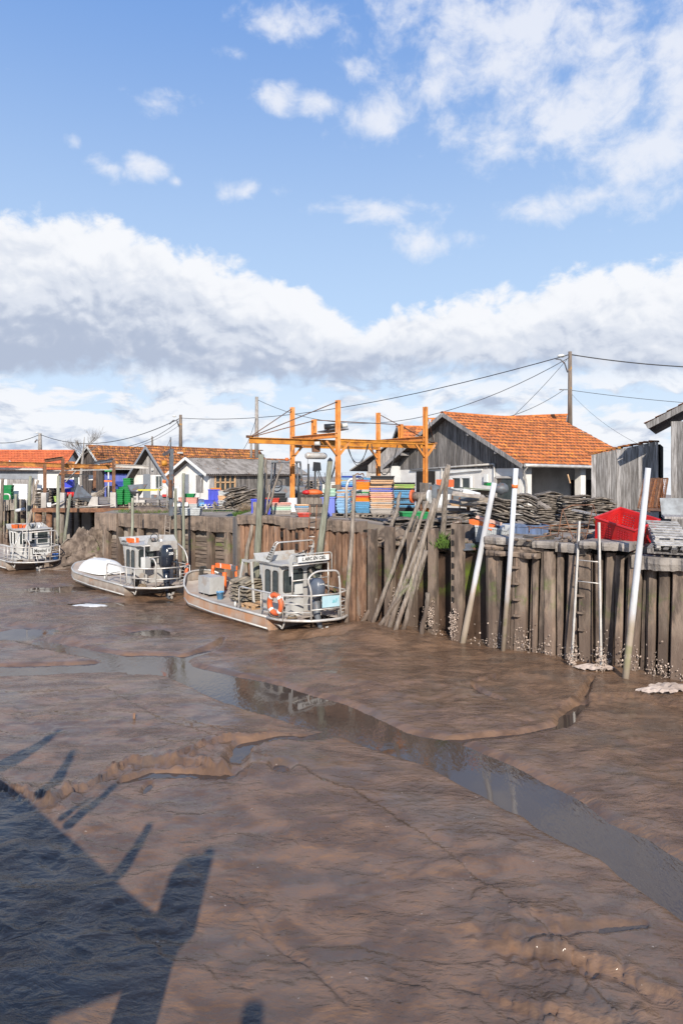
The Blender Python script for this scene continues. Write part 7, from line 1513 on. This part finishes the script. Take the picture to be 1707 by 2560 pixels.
# rusty bar frame
rfm = thing('rebar_frame', 'bent rusty reinforcing bar frame standing on the slab before the red bin', 'rebar frame', gp(1420, 19.2, GR + .05), world=True)
rp = lambda x, y, Y: at(x, y, Y)
for pts in ([rp(1393, 1343, 18.9), rp(1405, 1274, 19.1), rp(1430, 1263, 19.4), rp(1482, 1262, 19.6), rp(1494, 1300, 19.4)], [rp(1406, 1274, 19.1), rp(1432, 1348, 18.6)], [rp(1482, 1262, 19.6), rp(1462, 1350, 18.5)], [rp(1318, 1316, 19.6), rp(1420, 1330, 19), rp(1480, 1334, 18.8)], [rp(1322, 1322, 19.4), rp(1400, 1312, 19.6), rp(1470, 1310, 19.8)],
            [rp(1355, 1308, 19.9), rp(1420, 1320, 19.5), rp(1492, 1322, 19.3)], [rp(1322, 1316, 19.6), rp(1322, 1332, 19.6)], [rp(1405, 1345, 18.8), rp(1406, 1328, 18.9), rp(1425, 1326, 19)], [rp(1375, 1316, 19.5), rp(1375, 1340, 19.2)], [rp(1333, 1345, 18.6), rp(1400, 1334, 18.9)], [rp(1455, 1330, 19), rp(1463, 1350, 18.6)]):
    mb = MB(); mb.tube(pts, .014, 5); mb.build('bar', M['rust'], rfm)
mb = MB(); mb.box(gp(1345, 19.3, GR + .03), (.8, .3, .16), .15, .04); solo('dark_sack', mb, M['bag'], 'dark sack lying flat on the slab beside the rusty bars', 'sack', gp(1345, 19.3, GR))
mb = MB(); mb.box(gp(1468, 20.3, GR + .1), (.4, .35, .18), .4, .03); solo('concrete_block', mb, M['concrete'], 'square concrete block behind the rusty bar frame', 'block', gp(1468, 20.3, GR))
mb = MB(); a_ = at(1432, 1275, 22); mb.beam(a_, at(1510, 1292, 21.2), .2, .05, jit=.01); solo('grey_plank', mb, M['plank'], 'long grey plank sloping behind the rusty bar frame', 'plank', a_)
mb = MB(); a_ = at(1345, 1255, 24.5); mb.beam(a_, at(1372, 1272, 24), .18, .06, jit=.01); solo('grey_plank', mb, M['pallet'], 'short pale plank sloping beside the tall grey bag stack', 'plank', a_)
mb = MB(); a_ = at(1418, 1186, 27); mb.beam(a_, at(1424, 1208, 27), .08, .04); solo('wooden_stake', mb, M['pallet_new'], 'short tan stake standing in the bag stack before the carport', 'stake', a_)
# screens and sheets by the board shed
for k, (pa, w_, lab) in enumerate(((1606, 40, 'rusty mesh screen with wooden frame leaning on the board shed, front one'), (1634, 34, 'rusty mesh screen leaning second against the board shed'))):
    t = thing('mesh_screen', lab, 'screen', at(pa, 1268, 22.6 + .5*k), world=True, group='rusty mesh screens')
    Yq = 22.6 + .5*k; c0, c1, c2, c3 = at(pa - 12, 1270, Yq), at(pa + w_ - 12, 1268, Yq - .3), at(pa + w_, 1196, Yq + .25), at(pa + 4, 1198, Yq + .5)
    mb = MB()
    for i in range(17): mb.beam(c0.lerp(c3, i/16), c1.lerp(c2, i/16), .03, .012, val=R.random())
    for i in range(9): mb.beam(c0.lerp(c1, i/8), c3.lerp(c2, i/8), .016, .012, val=R.random())
    mb.build('mesh', M['netting'], t)
    for a_, b_ in ((c0, c3), (c1, c2), (c3, c2), (c0.lerp(c1, .5), c3.lerp(c2, .5))): mb = MB(); mb.beam(a_, b_, .05, .05); mb.build('frame', M['rust'], t)
mb = MB(); a_ = at(1635, 1276, 21.5); mb.box(a_, (.7, .5, .02), Matrix.Rotation(.1, 3, 'Z') @ Matrix.Rotation(.15, 3, 'X'), .02); solo('rusty_sheet', mb, M['rust'], 'flat rusty iron sheet lying behind the red bin', 'sheet', a_)
mb = MB(); a_ = at(1690, 1268, 20.5); mb.box(a_, (.9, .04, .55), Matrix.Rotation(-.2, 3, 'Z') @ Matrix.Rotation(-.35, 3, 'X'), .01); solo('sheet_metal', mb, M['steel'], 'bright grey metal sheet leaning on the tall boarded building', 'sheet', a_)
mb = MB(); a_ = at(1690, 1292, 19); mb.box(a_, (.7, .35, .06), Matrix.Rotation(-.2, 3, 'Z') @ Matrix.Rotation(.12, 3, 'X'), .01); solo('pale_board', mb, M['plank'], 'pale board lying on top of the broken pallets', 'board', a_)
for k, (px, Y, z, rz, rx, ry, lab) in enumerate(((1664, 17.7, GR + .30, 1.35, .05, -.30, 'grey pallet lying topmost and tilted beside the tall white pole'), (1672, 17.3, GR + .08, 1.3, .0, -.18, 'grey pallet lying under the tilted one'), (1690, 16.9, GR - .05, -.6, .15, .0, 'broken pallet lowest of the grey heap at the slab'), (1700, 18.6, GR + .25, -.3, .1, .1, 'grey pallet behind the heap by the metal sheet'), (1560, 24.5, GR + .1, .1, 1.2, 0, 'dark pallet standing against the board shed plinth'))):
    pallet((0, 0, 0) if False else gp(px, Y, z), rz, lab, M['pallet_pale'] if k < 2 else M['plank_mid'], 'grey pallets by the tall building', (rx, ry, rz))
for k in range(7):
    a_ = gp(1615 + 14*k, 20.2 - .25*k, GR + .05 + .03*(k % 3)); mb = MB(); mb.beam(a_, a_ + V((R.uniform(.8, 1.4), R.uniform(.0, .5), R.uniform(-.05, .25))), .13, .03, jit=.01); solo('loose_plank', mb, M['plank'], 'loose grey plank strewn behind the pallet heap', 'plank', a_, 'planks strewn behind the pallets')
# rubble on the quay edge
mb = MB()
for k in range(150):
    px = R.uniform(1215, 1700); Y = 19.6 - (px - 1215)/490*2.6 + R.uniform(-.2, 2.2); rock(mb, gp(px, Y, GR + .02), R.uniform(.02, .09), (1.2, 1, .6))
for k in range(60): s = R.uniform(.6, 5.2); rock(mb, wp(s, -.7 - R.uniform(0, .6), 2.82 + R.uniform(0, .15)), R.uniform(.04, .12), (1.2, 1, .7))
tag(mb.build('rubble', M['rubble']), 'small stones and rubble strewn along the quay edge', None, None, 'stuff')
# plastic sheets in the mud
for px, py, sx, sy, lab in ((1484, 1681, .55, .22, 'torn pale sheet half sunk in the mud under the ladder'), (1675, 1722, .6, .3, 'crumpled pale sheet in the mud at the wall foot'), (1640, 1738, .5, .14, 'thin flat pale strip in the mud before the crumpled sheet')):
    c = gz(px, py); mb = MB(); vs = []; nx, ny = 10, 6
    z0 = mz(c.x, c.y) + .05
    for i in range(nx + 1):
        for j in range(ny + 1):
            u, v = i/nx*2 - 1, j/ny*2 - 1; k_ = 1 - .35*abs(v)*(1 if (i + j) % 2 else .7)
            vs.append((c.x + sx*u*k_, c.y + sy*v*(1 - .3*abs(u)), z0 + R.uniform(-.02, .04) + .08*(1 - u*u)*(1 - v*v)))
    mb.add(vs, [(i*(ny+1)+j, (i+1)*(ny+1)+j, (i+1)*(ny+1)+j+1, i*(ny+1)+j+1) for i in range(nx) for j in range(ny)], .5); solo('plastic_sheet', mb, mat('silted_plastic_%d' % px, (.45, .37, .32), (.34, .27, .23), .55), lab, 'sheet', c, 'torn sheets in the mud')
wh = gz(222, 1511); mb = MB(); mb.ball((wh.x, wh.y, WL + .01), (.75, .35, .05), 14, 6, None, .06); solo('puddle_reflection', mb, M['white'], 'flat white patch standing for the bright reflection in a puddle before the middle boat', 'reflection', wh)  # white disc put in for the bright reflection on the puddle
st_ = gz(336, 1797); mb = MB(); mb.tube([st_ - Z*.1, st_ + Z*.12], [.035, .025], 7, jit=.15); solo('wooden_stub', mb, M['pile_red'], 'tiny reddish stub sticking out of the mud', 'stub', st_)
lg = gz(154, 1429); mb = MB(); mb.ball((lg.x, lg.y, .03), (.45, .16, .06), 10, 6, None, .12); solo('driftwood', mb, M['pole'], 'flat pale driftwood lying on mud beside the far boat', 'driftwood', lg)

# ---------------------------------------------------------------- the pier the photograph was taken from; it throws the foreground shadow
sh_dir = V((-sd.x, -sd.y, 0)).normalized(); TE = math.tan(SUN_EL)
def caster(px, py, z):      # point at height z whose shadow falls on photo point (px,py) of the mud
    q = gz(px, py); return q - sh_dir*(z/TE) + V((0, 0, z))
pr = thing('timber_pier', 'timber pier on which the photographer stands, seen only by its shadow', 'pier', (-3, 2, 0), world=True)
dz_ = 3.35
c1, c2, c3 = caster(396, 2290, dz_), caster(-160, 1790, dz_), caster(345, 2420, dz_); c4 = caster(-260, 2640, dz_)
mb = MB(); mb.prism([c1, c2, c2 + V((-3, -2.5, 0)), c4 + V((-2, -1, 0)), c4, c3], (0, 0, -.16)); mb.build('deck', M['pole'], pr)
# platform under the photographer
mb = MB(); mb.prism([(-1.2, .12, 3.3), (1.6, .12, 3.3), (1.6, -6, 3.3), (-4, -6, 3.3), (-4, -1, 3.3)], (0, 0, -.16)); mb.build('deck', M['pole'], pr)
def ppost(pt, pb, z1, r0, r1, nm='post', wob=0):
    a, b = caster(*pt, z1), caster(*pb, dz_ - .1); mid = a.lerp(b, .5) + V((wob, 0, 0)); mb = MB(); mb.tube([a, mid, b], [r1, (r0 + r1)/2, r0], 8, jit=.06); mb.build(nm, M['pole'], pr)
ppost((150, 1828), (10, 1915), 5.1, .2, .05, wob=.04); ppost((183, 1880), (118, 1985), 4.6, .13, .06, wob=.03); ppost((288, 1962), (178, 2062), 4.5, .09, .05, wob=.02); ppost((222, 2000), (165, 2045), 4.2, .06, .04)
ppost((374, 2066), (300, 2185), 4.5, .085, .06, wob=.02); ppost((524, 2132), (470, 2330), 4.75, .085, .075)
a, b = caster(480, 2180, 4.55), caster(430, 2330, 3.6); mb = MB(); mb.tube([a, b], .24, 9, jit=.05); mb.build('post', M['pole'], pr)
for pt, pb, z1, r in (((425, 2300), (385, 2600), 3.3, .25), ((130, 2480), (60, 2640), 3.2, .2)):
    a = caster(*pt, z1); mb = MB(); mb.tube([a, V((a.x, a.y, 1.5)), V((a.x, a.y, -.4))], r*.85, 9, jit=.05); mb.build('leg', M['pole'], pr)
a = caster(636, 2515, 4.35); mb = MB(); mb.tube([V((a.x, a.y, 3.2)), a], [.115, .1], 10); mb.build('post', M['pole'], pr)
